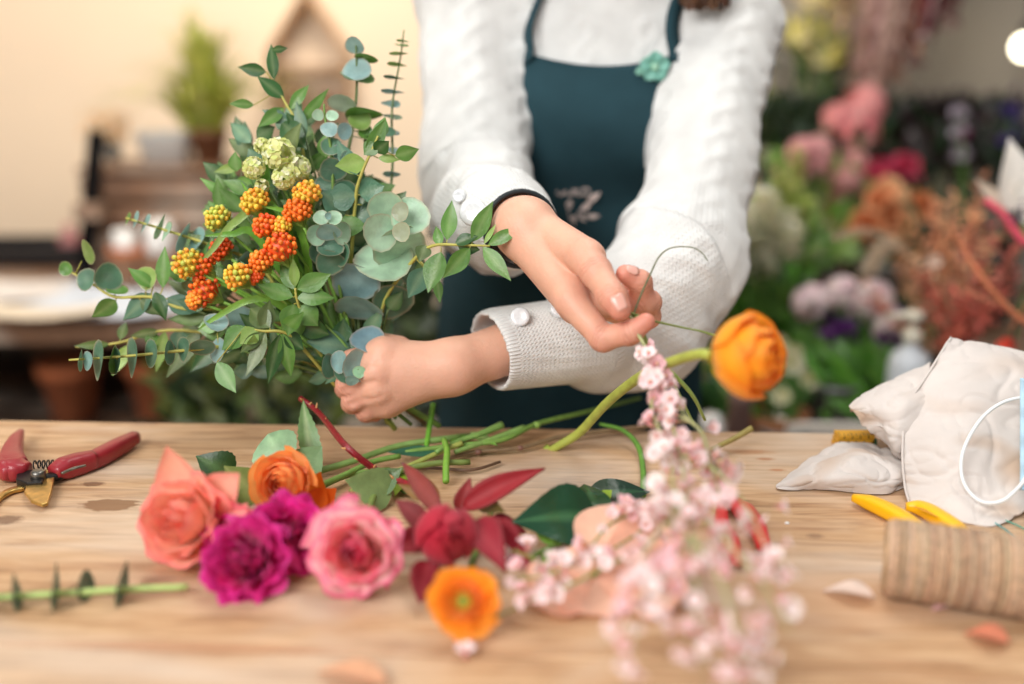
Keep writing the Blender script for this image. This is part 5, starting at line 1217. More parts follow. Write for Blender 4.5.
loose('cut_stem', 'short upright green stem end behind the stem pile, below the grip hand', [(426, 450, .010), (429, 430, .022), (433, 404, .040)], [.0024, .0028], lin((112, 176, 54)), None)
loose('cut_stem', 'bent green stem hooking down beside the pink sprig', [(600, 424, .012), (622, 430, .014), (638, 446, .008), (643, 470, .004), (643, 496, .004)], [.0016, .0026, .0026], lin((96, 146, 56)), None)
loose('cut_stem', 'stubby brown-green twig lying right of the pink sprig', [(690, 462, .006), (715, 448, .010), (735, 438, .014), (752, 428, .022)], [.0020, .0030], lin((156, 140, 76)), None)
loose('cut_stem', 'yellow-green stem running under the red thorny stem', [(350, 492, .005), (400, 470, .008), (440, 452, .014), (462, 443, .018)], [.0022, .0024], lin((160, 170, 84)), None)
loose('cut_stem', 'dark thin stem crossing the pile near the red bloom', [(388, 478, .004), (420, 468, .004), (470, 470, .005), (500, 462, .004)], [.0014, .0014], lin((96, 70, 50)), None)
b = M(); leaf(b, T(446, 452, .008), T(386, 452, .012), .013, (0, -.5, .8), 'lance', fold=.2, col=lin((58, 112, 84)), nu=12); props(b.build('fallen_leaf', leaf_m), 'slender dark green leaf lying in the stem pile', 'leaf')
b = M(); leaf(b, T(470, 432, .010), T(498, 446, .014), .010, (0, -.5, .8), 'lance', fold=.2, col=lin((128, 178, 80)), nu=12); leaf(b, T(470, 436, .010), T(448, 444, .014), .010, (0, -.5, .8), 'lance', fold=.2, col=lin((118, 170, 70)), nu=12); props(b.build('leaf_tip', leaf_m), 'pair of small bright green leaves on the stem pile', 'leaf')
# eucalyptus sprig at the front left
root = empty('eucalyptus_sprig', T(90, 592, 0), 'short pale eucalyptus sprig lying alone at the front left', 'sprig')
b = M(); pth = [T(-40, 600, .006), T(20, 596, .007), T(84, 592, .008), T(130, 589, .008), T(188, 587, .006)]; tube(b, pth, .0024, seg=8, col=lin((170, 190, 112))); b.build('stem', stem_m, root)
b = M()
for (x, y, w, h, a) in ((15, 596, 9, 40, -8), (54, 593, 8, 56, 0), (85, 588, 16, 32, 4), (121, 589, 11, 50, 8), (-20, 600, 10, 44, 0)):
    q = T(x, y, .008); q.z = max(q.z, TZ + .0005); d = (q - CAM).dot(FW); disc(b, q + Vector((0, 0, px2m(h / 2, d) * .15)), px2m(w / 2, d), px2m(h / 2, d), -a, toward(q), 1, lin((78, 104, 84)), cup=.1)
b.build('leaves', leaf_m, root)
# ------------------------------------------------------------------ tools on the bench
def tp2(px, py, h=0.0): p = T(px, py, h); return (p.x, p.y)
red_g = mat('red_grip', (150, 34, 44), rough=.38, var=.08, vs=80, bump=.15, bs=400, coat=.15)
steel = mat('worn_steel', (120, 116, 110), rough=.32, metal=.9, var=.25, vs=150)
brass = mat('golden_blade', (206, 168, 96), rough=.28, metal=.85, var=.3, vs=120)
black_metal = mat('dark_metal', (38, 36, 36), rough=.4, metal=.6)
root = empty('secateurs', T(45, 480, 0), 'red-handled secateurs with golden blade lying open at the far left', 'secateurs')
def bar(m, pts, w, h, z, col=(1, 1, 1), n=8, rnd=.6):
    """rounded bar along pts (world xy); w, h: lists of half width and half height; z: height of its middle"""
    pp = catmull([Vector((p[0], p[1], z if isinstance(z, (int, float)) else z[i])) for i, p in enumerate(pts)], n); N_ = len(pp); vs = []; fs = []; sg = 12
    for i, q in enumerate(pp):
        t = (pp[min(i + 1, N_ - 1)] - pp[max(i - 1, 0)]).normalized(); s = t.cross(ZZ).normalized(); u = s.cross(t); f = i / (N_ - 1); hw = float(np.interp(f, np.linspace(0, 1, len(w)), w)); hh = float(np.interp(f, np.linspace(0, 1, len(h)), h))
        e = 1.0
        for k in range(sg):
            a = 2 * PI * (k + .5) / sg; ca, sa = math.cos(a), math.sin(a); vs.append(q + s * hw * math.copysign(abs(ca) ** rnd, ca) * e + u * hh * math.copysign(abs(sa) ** rnd, sa) * e)
    for i in range(N_ - 1):
        for k in range(sg): fs.append((i * sg + k, i * sg + (k + 1) % sg, (i + 1) * sg + (k + 1) % sg, (i + 1) * sg + k))
    fs += [tuple(range(sg - 1, -1, -1)), tuple((N_ - 1) * sg + k for k in range(sg))]
    m.add(vs, fs, col)
b = M(); bar(b, [tp2(56, 470, .01), tp2(75, 463, .01), tp2(92, 459, .01), tp2(112, 449, .01), tp2(135, 436, .01)], [.0065, .0092, .0086, .0078, .0082, .0078, .0060], [.007, .0085, .0082, .0080, .0080, .0078, .0060], .0088 + TZ, n=8); h1 = b.build('handle', red_g, root)
b = M(); bar(b, [tp2(53, 472, .01), tp2(70, 466, .01), tp2(94, 459, .01)], [.0075, .0100, .0095, .008], [.005, .0095, .0095, .008], .0098 + TZ, n=8); b.build('grip_shoulder', red_g, h1)
b = M(); bar(b, [tp2(28, 470, .01), tp2(14, 468, .01), tp2(12, 455, .01), tp2(16, 442, .01), tp2(21, 432, .01)], [.006, .0120, .0125, .0095, .0075, .0055, .003], [.006, .0095, .010, .0085, .0075, .006, .003], .010 + TZ, n=8); h2 = b.build('handle', red_g, root)
b = M(); bar(b, [tp2(10, 474, .01), tp2(7, 468, .012), tp2(6, 458, .012)], [.006, .0085, .006], [.006, .0095, .008], .0105 + TZ, n=6); b.build('grip_heel', red_g, h2)
b = M(); prism(b, [tp2(*q) for q in ((52, 468, .006), (56, 473, .006), (52, 492, .006), (48, 504, .006), (42, 506, .006), (31, 502, .006), (24, 493, .006), (26, 487, .006), (36, 481, .006), (44, 472, .006))], TZ + .0045, TZ + .0075, inset=.02); b.build('blade', brass, root, smooth=False, bevel=.0008)
b = M(); bar(b, [tp2(48, 478, .003), tp2(34, 484, .003), tp2(22, 488, .003), tp2(8, 492, .003), tp2(-4, 501, .003), tp2(-12, 514, .003)], [.006, .0045, .0042, .0040, .0030, .0008], [.002, .0022, .0022, .002, .0018, .001], TZ + .0030, n=8); b.build('hook_blade', brass, root)
b = M(); prism(b, [tp2(*q) for q in ((17, 473, .009), (36, 470, .009), (46, 474, .009), (42, 483, .009), (27, 484, .009), (16, 480, .009))], TZ + .002, TZ + .010); b.build('body_plate', black_metal, root, smooth=False, bevel=.001)
b = M(); q = T(38, 474, .012); lathe(b, q, [(.0062, -.006), (.0062, .0015), (.0052, .003), (.0035, .0036), (.001, .0034)], seg=18); b.build('pivot_bolt', steel, root)
b = M(); pts = []
a0, a1 = T(34, 467, .010), T(56, 466, .010)
for k in range(5 * 12 + 1):
    t = k / 60; a = t * 5 * 2 * PI; c0 = a0.lerp(a1, t); pts.append(c0 + Vector((0, math.cos(a) * .0045, math.sin(a) * .0045 + .001)))
tube(b, pts, .0007, seg=6, smooth=0); b.build('spring', black_metal, root)
b = M(); bar(b, [tp2(62, 475, .016), tp2(74, 470, .016), tp2(86, 467, .016)], [.0012, .0020, .001], [.001, .001, .001], TZ + .0175, n=5); b.build('catch', steel, root)
b = M(); bar(b, [tp2(44, 476, .008), tp2(56, 474, .008), tp2(66, 471, .008)], [.005, .0052, .004], [.003, .0035, .003], TZ + .006, n=5); b.build('tang', black_metal, root)

# red-handled knife under the sprays
root = empty('snips', T(735, 510, 0), 'red-handled snips with a dark blade lying under the pink sprays', 'snips')
b = M(); prism(b, [tp2(704, 452, .004), tp2(711, 456, .004), tp2(735, 500, .004), tp2(727, 506, .004)], TZ + .003, TZ + .0055); b.build('blade', mat('blued_blade', (78, 74, 74), rough=.35, metal=.8, var=.2), root, smooth=False, bevel=.0006)
rg2 = mat('bright_red_grip', (214, 48, 52), rough=.3, var=.05, coat=.3)
b = M(); bar(b, [tp2(727, 500, .006), tp2(743, 512, .006), tp2(756, 528, .006), tp2(764, 548, .006)], [.005, .0080, .0075, .005], [.004, .0065, .006, .004], TZ + .0072, n=6); b.build('handle', rg2, root)
b = M(); bar(b, [tp2(722, 506, .006), tp2(722, 525, .006), tp2(731, 542, .006), tp2(738, 562, .006)], [.004, .0060, .006, .004], [.004, .0055, .0055, .004], TZ + .0062, n=6); b.build('handle', rg2, root)

# yellow-handled scissors behind the twine
yel = mat('yellow_plastic', (246, 186, 12), rough=.35, var=.03, bump=.1, bs=300)
root = empty('scissors', T(905, 525, 0), 'yellow-handled florist scissors half hidden behind the twine roll', 'scissors')
b = M(); bar(b, [tp2(853, 497, .007), tp2(872, 503, .007), tp2(893, 513, .007), tp2(915, 526, .007), tp2(935, 540, .007)], [.0030, .0062, .0070, .0066, .0060, .0045], [.003, .0055, .006, .006, .005, .004], TZ + .0066, n=6); b.build('handle', yel, root)
b = M(); bar(b, [tp2(906, 506, .007), tp2(922, 508, .007), tp2(940, 518, .007), tp2(960, 531, .007), tp2(974, 545, .007)], [.0030, .0062, .0070, .0066, .0060, .0045], [.003, .0055, .006, .006, .005, .004], TZ + .0066, n=6); hh = b.build('handle', yel, root)
b = M(); bar(b, [tp2(914, 506.5, .013), tp2(924, 510, .013), tp2(938, 517, .013)], [.0005, .0022, .0005], [.0003, .0004, .0003], TZ + .0128, n=6); b.build('grip_recess_shade', mat('recess_shade_yellow', (206, 140, 10), rough=.5), hh)  # darker yellow strip paints the shade of the hollow in the grip
b = M(); prism(b, [tp2(930, 538, .004), tp2(975, 541, .004), tp2(1010, 553, .004), tp2(1000, 562, .004), tp2(945, 552, .004)], TZ + .002, TZ + .004); b.build('blade', steel, root, smooth=False)

# roll of jute twine
tw_m = mat('jute', (206, 166, 118), rough=.9, var=.35, vs=200, bump=1.0, bs=1500, sheen=.2)
root = empty('twine_roll', T(960, 600, 0), 'thick roll of brown jute twine lying on its side at the right edge', 'twine')
c0 = T(884, 556, .0265); c1 = T(1024, 577, .0265); tx = (c1 - c0); tx.z = 0; tx.normalize(); Lr = .135; sidev = tx.cross(ZZ)
b = M(); lathe(b, c0, [(.008, .002), (.021, .001), (.0235, .004), (.0240, Lr - .004), (.021, Lr - .001), (.008, Lr - .002)], axis=tx, seg=40); b.build('core', tw_m, root)
b = M(); pts = []; turns = 60
for lay, (tn, ph, rr, amp) in enumerate(((84, 0, .0252, .0005), (40, 2.0, .0260, .0022))):
    pts = []
    for k in range(tn * 26 + 1):
        t = k / (tn * 26); a = t * tn * 2 * PI + ph; x = .0015 + t * (Lr - .003) + amp * math.sin(a + 1.3) + .0003 * math.sin(a * .37); x = min(max(x, .0012), Lr - .0012)
        r = rr - .004 * max(0, 1 - x / .007) ** 2 - .004 * max(0, 1 - (Lr - x) / .007) ** 2 + .0003 * math.sin(a * .71)
        pts.append(c0 + tx * x + (sidev * math.cos(a) + ZZ * math.sin(a)) * r)
        per = 26
    for k0 in range(0, len(pts) - 1, per): tube(b, pts[k0:k0 + per + 1], .00095, seg=5, smooth=0, cap=False, col=jit(lin(random.choice(((222, 180, 142), (236, 200, 164), (204, 160, 122)))), .12))
b.build('twine', mat('jute_strand', attr=True, rough=.9, var=.25, vs=260, bump=1.0, bs=1500, sheen=.2), root)
b = M()
for k in range(26):                                  # coils on the round end
    pass
pts = []
for k in range(9 * 24):
    t = k / (9 * 24); a = t * 9 * 2 * PI; r = .0235 - .015 * t; pts.append(c0 + tx * (.0012 - .0006 * math.sin(a * 3)) + (sidev * math.cos(a) + ZZ * math.sin(a)) * r)
tube(b, pts, .0011, seg=5, smooth=0); b.build('end_coils', tw_m, root)
b = M()
for k in range(260):
    a = random.uniform(0, 2 * PI); x = random.uniform(.002, Lr - .002); dr = sidev * math.cos(a) + ZZ * math.sin(a); q = c0 + tx * x + dr * .0262
    if q.z < TZ + .003: continue
    q2 = q + dr * random.uniform(.001, .0035) + tx * random.uniform(-.003, .003) + sidev * random.uniform(-.002, .002); tube(b, [q, q.lerp(q2, .5) + tx * .0005, q2], .00012, seg=3, smooth=0, cap=False)
fz = b.build('fuzz', tw_m, root); fz['kind'] = 'stuff'

# folded yellow rule at the far edge of the bench
root = empty('folding_ruler', T(853, 440, 0), 'yellow folding rule with black marks at the bench edge behind the linen', 'ruler')
b = M(); q = T(853, 439, .007); Rz = Matrix.Rotation(ANG + .06, 3, 'Z')
for k in range(3): box(b, q + Vector((0, 0, -.0045 + .0045 * k)) + Rz @ Vector((.0008 * (k - 1), 0, 0)), (.034, .016, .0040), rot=Rz)
b.build('segments', mat('yellow_wood', (214, 158, 48), rough=.5, var=.1), root, smooth=False, bevel=.0006)
b = M()
for k in range(9):
    x = -.015 + k * .0038; hgt = .0035 if k % 3 else .0075
    for r_ in range(3):
        if (k + r_) % 2: box(b, q + Rz @ Vector((x, -.0081, -.0045 + .0045 * r_)), (.0009, .0004, .0026), rot=Rz)
    box(b, q + Rz @ Vector((x, -.008 + hgt / 2, .0066)), (.0007, hgt, .0004), rot=Rz)
b.build('marks', black_metal, root, smooth=False)
b = M(); box(b, q + Rz @ Vector((.019, .002, -.003)), (.006, .012, .008), rot=Rz); b.build('end_cap', mat('green_end', (40, 110, 80), rough=.5), root, smooth=False, bevel=.001)

# ------------------------------------------------------------------ crumpled linen
def cmr(a, b, c, d, t): return .5 * ((2 * b) + (c - a) * t + (2 * a - 5 * b + 4 * c - d) * t * t + (3 * b - a - 3 * c + d) * t ** 3)
def patch(m, rows, su=8, sv=8, wr=.0, seed=0, col=(1, 1, 1), fine=.0, sc=22, stain=None, fl=None):
    R_ = [[np.array(p) for p in r] for r in rows]; nr, nc = len(R_), len(R_[0])
    def at_(i, j): return R_[min(max(i, 0), nr - 1)][min(max(j, 0), nc - 1)]
    G = []
    for a in range((nr - 1) * sv + 1):
        i, t = min(a // sv, nr - 2), (a - min(a // sv, nr - 2) * sv) / sv; row = []
        for b_ in range((nc - 1) * su + 1):
            j, s = min(b_ // su, nc - 2), (b_ - min(b_ // su, nc - 2) * su) / su
            q = [cmr(at_(i + k, j - 1), at_(i + k, j), at_(i + k, j + 1), at_(i + k, j + 2), s) for k in (-1, 0, 1, 2)]; row.append(cmr(*q, t))
        G.append(row)
    G = np.array(G); du = np.gradient(G, axis=1); dv = np.gradient(G, axis=0); n = np.cross(du, dv); n /= np.maximum(np.linalg.norm(n, axis=2), 1e-9)[:, :, None]
    H_, W_ = G.shape[:2]; vs = []; fs = []; cs = []
    for a in range(H_):
        for b_ in range(W_):
            p = G[a, b_]; v = Vector(p)
            r1 = noise.noise(v * sc + Vector((seed, 0, 0))); r2 = noise.noise(v * sc * 2.7 + Vector((0, seed, 0))); ridge = (1 - abs(noise.noise(v * sc * 1.4 + Vector((7, seed, 3)))) * 2)
            an = Vector((v.x * sc * .7 + v.z * sc * .9, v.y * sc, v.z * sc * 1.8 - v.x * sc * .8)); rg = max(0, 1 - abs(noise.noise(an + Vector((seed, 9, 2)))) * 7) ** 1.5 + .6 * max(0, 1 - abs(noise.noise(an * 2.1 + Vector((4, seed, 2)))) * 6) ** 1.5; o = wr * (.75 * r1 + .2 * r2 + .55 * rg); q = p + n[a, b_] * o
            if q[2] < (TZ if fl is None else fl) + .0006: q[2] = (TZ if fl is None else fl) + .0006
            vs.append(tuple(q)); c_ = col
            if stain: c_ = stain(q, col)
            cs.append(c_)
    for a in range(H_ - 1):
        for b_ in range(W_ - 1): k = a * W_ + b_; fs.append((k, k + 1, k + W_ + 1, k + W_))
    m.add(vs, fs, cs)
def rw(*q): return [P(*p) if p[2] > .3 else T(*p) for p in q]
lin_m = mat('washed_linen', attr=True, rough=.9, var=.05, vs=25, bump=.6, bs=1400, trans=.12, sheen=.15)
LC = lin((234, 224, 217)); STN = lin((206, 168, 132))
def stain(q, c):
    f = max(0, noise.noise(Vector((q[0] * 18, q[1] * 18, q[2] * 60)) + Vector((3, 1, 2))) - .10) * 2.0 * (1 if q[2] < TZ + .05 else .25)
    return mixc(c, STN, min(.7, f))
root = empty('linen_cloth', T(930, 500, 0), 'crumpled off-white linen cloth heaped at the right end of the bench', 'cloth')
b = M(); patch(b, [rw((778, 484, .002), (818, 452, .004), (848, 443, .008), (880, 446, .010), (906, 450, .012)),
                   rw((776, 486, .003), (824, 463, .016), (858, 455, .022), (886, 462, .018), (908, 466, .014)),
                   rw((777, 488, .002), (820, 478, .012), (856, 476, .016), (884, 478, .014), (908, 478, .010)),
                   rw((779, 490, .001), (816, 490, .001), (850, 492, .001), (882, 494, .001), (908, 488, .001))], 16, 14, .0040, 1, LC, sc=30, stain=stain)
o = b.build('lower_fold', lin_m, root); md = o.modifiers.new('s', 'SOLIDIFY'); md.thickness = .0010; md.offset = 0
b = M(); patch(b, [rw((851, 412, .925), (872, 404, .95), (900, 390, .965), (935, 372, .975)),
                   rw((848, 405, .905), (868, 392, .915), (897, 376, .925), (930, 362, .935)),
                   rw((852, 410, .893), (874, 406, .880), (900, 398, .875), (930, 390, .885)),
                   rw((860, 420, .888), (872, 424, .884), (898, 422, .862), (928, 420, .870)),
                   rw((868, 430, .886), (882, 428, .876), (896, 446, .856), (926, 455, .865)),
                   rw((872, 434, .892), (890, 448, .884), (904, 464, .868), (926, 478, .86))], 16, 14, .0040, 5, LC, sc=26, stain=stain)
o = b.build('middle_fold', lin_m, root); md = o.modifiers.new('s', 'SOLIDIFY'); md.thickness = .0010; md.offset = 0
b = M(); patch(b, [rw((938, 430, .99), (985, 432, 1.0), (1035, 436, 1.0), (1090, 440, 1.0)),
                   rw((944, 362, .965), (985, 366, .97), (1030, 372, .97), (1090, 384, .97)),
                   rw((950, 337, .915), (986, 344, .915), (1030, 352, .915), (1090, 364, .92)),
                   rw((928, 372, .892), (968, 378, .872), (1020, 384, .868), (1085, 394, .872)),
                   rw((906, 408, .876), (958, 414, .852), (1014, 420, .850), (1082, 430, .850)),
                   rw((902, 450, .848), (952, 455, .824), (1010, 460, .826), (1080, 468, .83)),
                   rw((904, 484, .832), (952, 490, .808), (1008, 492, .806), (1075, 498, .81)),
                   rw((908, 502, .817), (948, 518, .790), (993, 527, .776), (1030, 506, .80))], 22, 18, .0042, 9, LC, sc=20, stain=stain)
o = b.build('upper_fold', lin_m, root); md = o.modifiers.new('s', 'SOLIDIFY'); md.thickness = .0012; md.offset = 0
b = M(); tube(b, [P(951, 337.5, .912), P(929, 372, .889), P(907, 408, .873), P(902.5, 450, .846), P(904.5, 484, .830), P(909, 502, .814)], .0011, seg=6, col=LC); b.build('rolled_hem', lin_m, root)
# face mask on the cloth
root = empty('face_mask', P(1050, 470, .80), 'light blue pleated face mask with a white ear loop hanging over the linen', 'face mask')
root.location.z = TZ + .02
b = M(); tube(b, [P(1030, 396, .838), P(1004, 402, .835), (P(982, 418, .822)), P(965, 446, .812), P(961, 470, .806), P(967, 489, .797), P(982, 502, .786), P(1002, 501, .782), P(1018, 488, .784), P(1030, 472, .788)], .0015, seg=8, smooth=8); b.build('ear_loop', mat('white_elastic', (236, 238, 238), rough=.8, var=.03), root)
b = M(); rows = []
for i in range(9):
    y = 378 + i * 14; z = .828 - .005 * i + (.004 if i % 2 else 0); rows.append(rw((1020, y, z), (1050, y + 3, z - .008), (1090, y + 5, z - .012), (1130, y + 6, z - .01)))
patch(b, rows, 6, 5, .0003, 2, (1, 1, 1)); o = b.build('pleated_panel', mat('pale_blue_nonwoven', (176, 208, 226), rough=.8, var=.04, bump=.3, bs=900), root); md = o.modifiers.new('s', 'SOLIDIFY'); md.thickness = .0012
b = M(); tube(b, [T(996, 517, .003), T(1012, 523, .002), T(1030, 531, .002), T(1050, 536, .002)], .0006, col=lin((80, 160, 140))); tube(b, [T(990, 520, .002), T(1003, 528, .002), T(1018, 538, .002)], .0006, col=lin((70, 150, 150))); props(b.build('thread', mat('teal_thread', attr=True, rough=.7)), 'teal threads lying at the corner of the linen', 'thread')
b = M(); ball(b, T(787, 523, .001), .0016, (1, 1, 1), 8, 6, (1.3, .8, .6)); props(b.build('petal_crumb', petal_m), 'tiny white crumb on the bare bench left of the scissors', 'crumb')

# ------------------------------------------------------------------ the shop behind: left side
random.seed(77)
brown_w = wood_mat('brown_bench_wood', (120, 86, 62), (84, 58, 42), (150, 112, 84)); dark_w = wood_mat('dark_shelf_wood', (52, 36, 28), (34, 24, 20), (70, 50, 38))
def bbox_obj(name, lo, hi, m, parent, bevel=.004):
    b = M(); box(b, [(a + c) / 2 for a, c in zip(lo, hi)], [c - a for a, c in zip(lo, hi)]); return b.build(name, m, parent, smooth=False, bevel=bevel)
BL = .735
root = empty('back_counter', (-1.35, 2.5, 0), 'brown wooden counter along the cream wall behind the bouquet', 'counter')
bbox_obj('counter_top', (-2.5, 2.05, BL - .05), (-.52, 2.95, BL), brown_w, root); bbox_obj('back_panel', (-2.5, 2.86, .05), (-.52, 2.89, BL - .05), dark_w, root); bbox_obj('lower_shelf', (-2.45, 2.1, .40), (-.54, 2.86, .43), dark_w, root)
for x in (-2.47, -.59):
    for y in (2.08, 2.80): bbox_obj('leg', (x, y, 0), (x + .06, y + .06, BL - .05), brown_w, root)
white_p = mat('white_paper', (226, 222, 220), rough=.8, var=.05, vs=4)
def at_z(px, py, z):
    r = RX * ((px - 512) / F) + UP * ((342 - py) / F) + FW; return CAM + r * ((z - CAM.z) / r.z)
for k, (px, py, sx, sy, rz, lab, c_) in enumerate(((25, 292, .34, .22, .2, 'white paper sheet at the far left of the back counter', (228, 222, 216)), (110, 306, .36, .26, -.25, 'bluish white paper sheet in the middle of the back counter', (214, 222, 232)), (175, 282, .22, .16, .4, 'small white paper sheet near the crate', (228, 224, 216)), (45, 316, .25, .10, .05, 'cream paper strip along the counter front edge', (226, 210, 186)))):
    q = at_z(px, py, BL + .004 + k * .004); b = M(); Rz = Matrix.Rotation(rz, 3, 'Z'); rows = [[tuple(q + Rz @ Vector((u * sx / 2, v * sy / 2, .003 * abs(u * v) * 6))) for u in (-1, -.3, .3, 1)] for v in (1, .3, -.3, -1)]
    patch(b, rows, 4, 4, .003, k, (1, 1, 1), sc=10, fl=BL); o = b.build('paper_sheet', mat('paper_%d' % k, c_, rough=.8, var=.04, vs=5)); props(o, lab, 'paper'); md = o.modifiers.new('s', 'SOLIDIFY'); md.thickness = .002
# black tray and leaning board
root = empty('black_tray', at_z(30, 262, BL), 'shallow black tray at the far left of the back counter', 'tray')
q = at_z(22, 262, BL); b = M(); box(b, q + Vector((0, 0, .012)), (.42, .20, .02), .05)
for s in (-1, 1): box(b, q + Vector((s * .2, 0, .035)), (.015, .2, .05), .05); box(b, q + Vector((0, s * .1, .035)), (.42, .015, .05), .05)
b.build('tray', mat('black_lacquer', (22, 20, 22), rough=.35), root, smooth=False, bevel=.004)
root = empty('chalkboard', at_z(86, 240, BL), 'narrow black board leaning against the crate on the back counter', 'board')
q0 = P(77, 226, 2.40); q0.z = BL; q1 = P(97, 131, 2.44); dirv = q1 - q0; b = M(); n = Vector((.30, -1, .1)).normalized(); s = dirv.cross(n).normalized(); kk = s.cross(dirv).normalized(); cs_ = [q0 + s * a * .020 + kk * c_ * .012 for a in (-1, 1) for c_ in (-1, 1)]; ct_ = [q + dirv for q in cs_]
b.add(cs_ + ct_, [(0, 1, 3, 2), (4, 6, 7, 5), (0, 4, 5, 1), (1, 5, 7, 3), (3, 7, 6, 2), (2, 6, 4, 0)]); b.build('board', mat('matt_black', (16, 15, 16), rough=.9, spec=.1), root, smooth=False, bevel=.003)
b = M(); qm = q0.lerp(q1, .5) ; box(b, qm + Vector((.01, -.03, 0)), (.06, .05, .04)); b.build('cross_rail', brown_w, root, smooth=False, bevel=.004)
# slatted crate
cq = P(180, 250, 2.62); cq.z = BL; root = empty('wooden_crate', cq, 'brown slatted wooden crate standing on the back counter', 'crate')
Wc, Dc, Hc_ = .37, .24, .27
for s in (-1, 1):
    for k in range(4): bbox_obj('slat', (cq.x - Wc / 2, cq.y + s * Dc / 2 - .008, BL + .004 + k * .068), (cq.x + Wc / 2, cq.y + s * Dc / 2 + .008, BL + .058 + k * .068), brown_w, root, .002)
    for k in range(4): bbox_obj('slat', (cq.x + s * Wc / 2 - .008, cq.y - Dc / 2, BL + .004 + k * .068), (cq.x + s * Wc / 2 + .008, cq.y + Dc / 2, BL + .058 + k * .068), brown_w, root, .002)
bbox_obj('lid', (cq.x - Wc / 2 - .01, cq.y - Dc / 2 - .01, BL + .272), (cq.x + Wc / 2 + .01, cq.y + Dc / 2 + .01, BL + .288), brown_w, root, .003)
for sx in (-1, 1): bbox_obj('corner_post', (cq.x + sx * (Wc / 2 - .02) - .012, cq.y - Dc / 2 + .008, BL), (cq.x + sx * (Wc / 2 - .02) + .012, cq.y - Dc / 2 + .03, BL + .27), brown_w, root, .002)
CT = BL + .288
root = empty('enamel_tub', (P(176, 140, 2.62).x, cq.y, CT), 'pale blue-white oblong tub on top of the crate', 'tub')
x = P(176, 140, 2.62).x; b = M(); pr = []
vs = []
for (hw, hd, z) in ((.055, .04, CT), (.072, .052, CT + .075), (.076, .056, CT + .078), (.070, .050, CT + .074), (.053, .038, CT + .006)):
    for k in range(24):
        a = 2 * PI * k / 24; ca, sa = math.cos(a), math.sin(a); vs.append((x + math.copysign(abs(ca) ** .5, ca) * hw, cq.y + math.copysign(abs(sa) ** .5, sa) * hd, z))
fs = [(i * 24 + k, i * 24 + (k + 1) % 24, (i + 1) * 24 + (k + 1) % 24, (i + 1) * 24 + k) for i in range(4) for k in range(24)] + [tuple(range(23, -1, -1)), tuple(96 + k for k in range(24))]
b.add(vs, fs); b.build('tub', mat('pale_enamel', (240, 244, 242), rough=.3, var=.04), root)
def pot(b, c, r, h, col=(1, 1, 1)): lathe(b, c, [(r * .68, 0), (r * .95, h * .78), (r * 1.06, h * .78), (r * 1.06, h), (r * .94, h), (r * .86, h * .7), (r * .1, h * .68)], seg=26, col=col)
terr = mat('terracotta', (190, 108, 66), rough=.8, var=.1, vs=12)
# grass plant
gx = P(212, 150, 2.66); gx = Vector((gx.x + .015, cq.y, CT)); gx.x = P(222, 150, 2.66).x
root = empty('potted_grass', gx, 'tall yellow-green grass in a rusty pot on the crate beside the tub', 'potted plant')
b = M(); pot(b, gx, .048, .085); b.build('pot', mat('rusty_pot', (128, 84, 56), rough=.7, var=.2, vs=20), root)
b = M()
for k in range(300):
    a = random.uniform(0, 2 * PI); sp = random.random() ** .8 * 1.25; h = random.uniform(.22, .34) * (1 - .18 * sp * sp) * (1 - .25 * min(1, sp)); o = gx + Vector((random.uniform(-.03, .03), random.uniform(-.03, .03), .06)); d = Vector((math.cos(a), math.sin(a) * .6, 0)); e = o + d * sp * .20 + Vector((0, 0, h * (1 - .25 * min(1.5, sp)))); mid = o.lerp(e, .55) + Vector((0, 0, .04)) - d * .02
    pp = catmull([o, mid, e, e + d * .03 * (1 + sp * 2) - Vector((0, 0, .02 * sp))], 4); vs = []; fs = []; n = len(pp); s = Vector((-math.sin(a), math.cos(a), 0))
    for i, q in enumerate(pp): w_ = .0055 * (1 - i / n) + .0006; vs += [q - s * w_, q + s * w_]
    fs = [(2 * i, 2 * i + 1, 2 * i + 3, 2 * i + 2) for i in range(n - 1)]; b.add(vs, fs, jit(random.choice((lin((186, 188, 80)), lin((150, 166, 60)), lin((206, 206, 120)))), .15))
b.build('grass', leaf_m, root)
root = empty('dried_bunch', Vector((P(128, 118, 2.7).x, cq.y + .03, CT)), 'small orange dried bunch in a glass on the crate, left of the tub', 'dried flowers')
b = M(); c_ = Vector((P(130, 118, 2.7).x, cq.y + .03, CT)); lathe(b, c_, [(.018, 0), (.022, .05), (.019, .05), (.016, .004)], seg=18); b.build('glass', mat('clear_glass', (235, 240, 240), rough=.05, transmission=.9, var=0), root)
b = M()
for k in range(70):
    e = c_ + Vector((random.gauss(0, .035), random.gauss(0, .02), random.uniform(.06, .13))); tube(b, [c_ + Vector((0, 0, .01)), e], .0006, seg=3, smooth=0, col=lin((190, 150, 90)), cap=False); ball(b, e, random.uniform(.003, .006), jit(random.choice((lin((232, 170, 96)), lin((240, 200, 140)))), .1), 6, 5)
b.build('dried_flowers', mat('dried', attr=True, rough=.8), root)
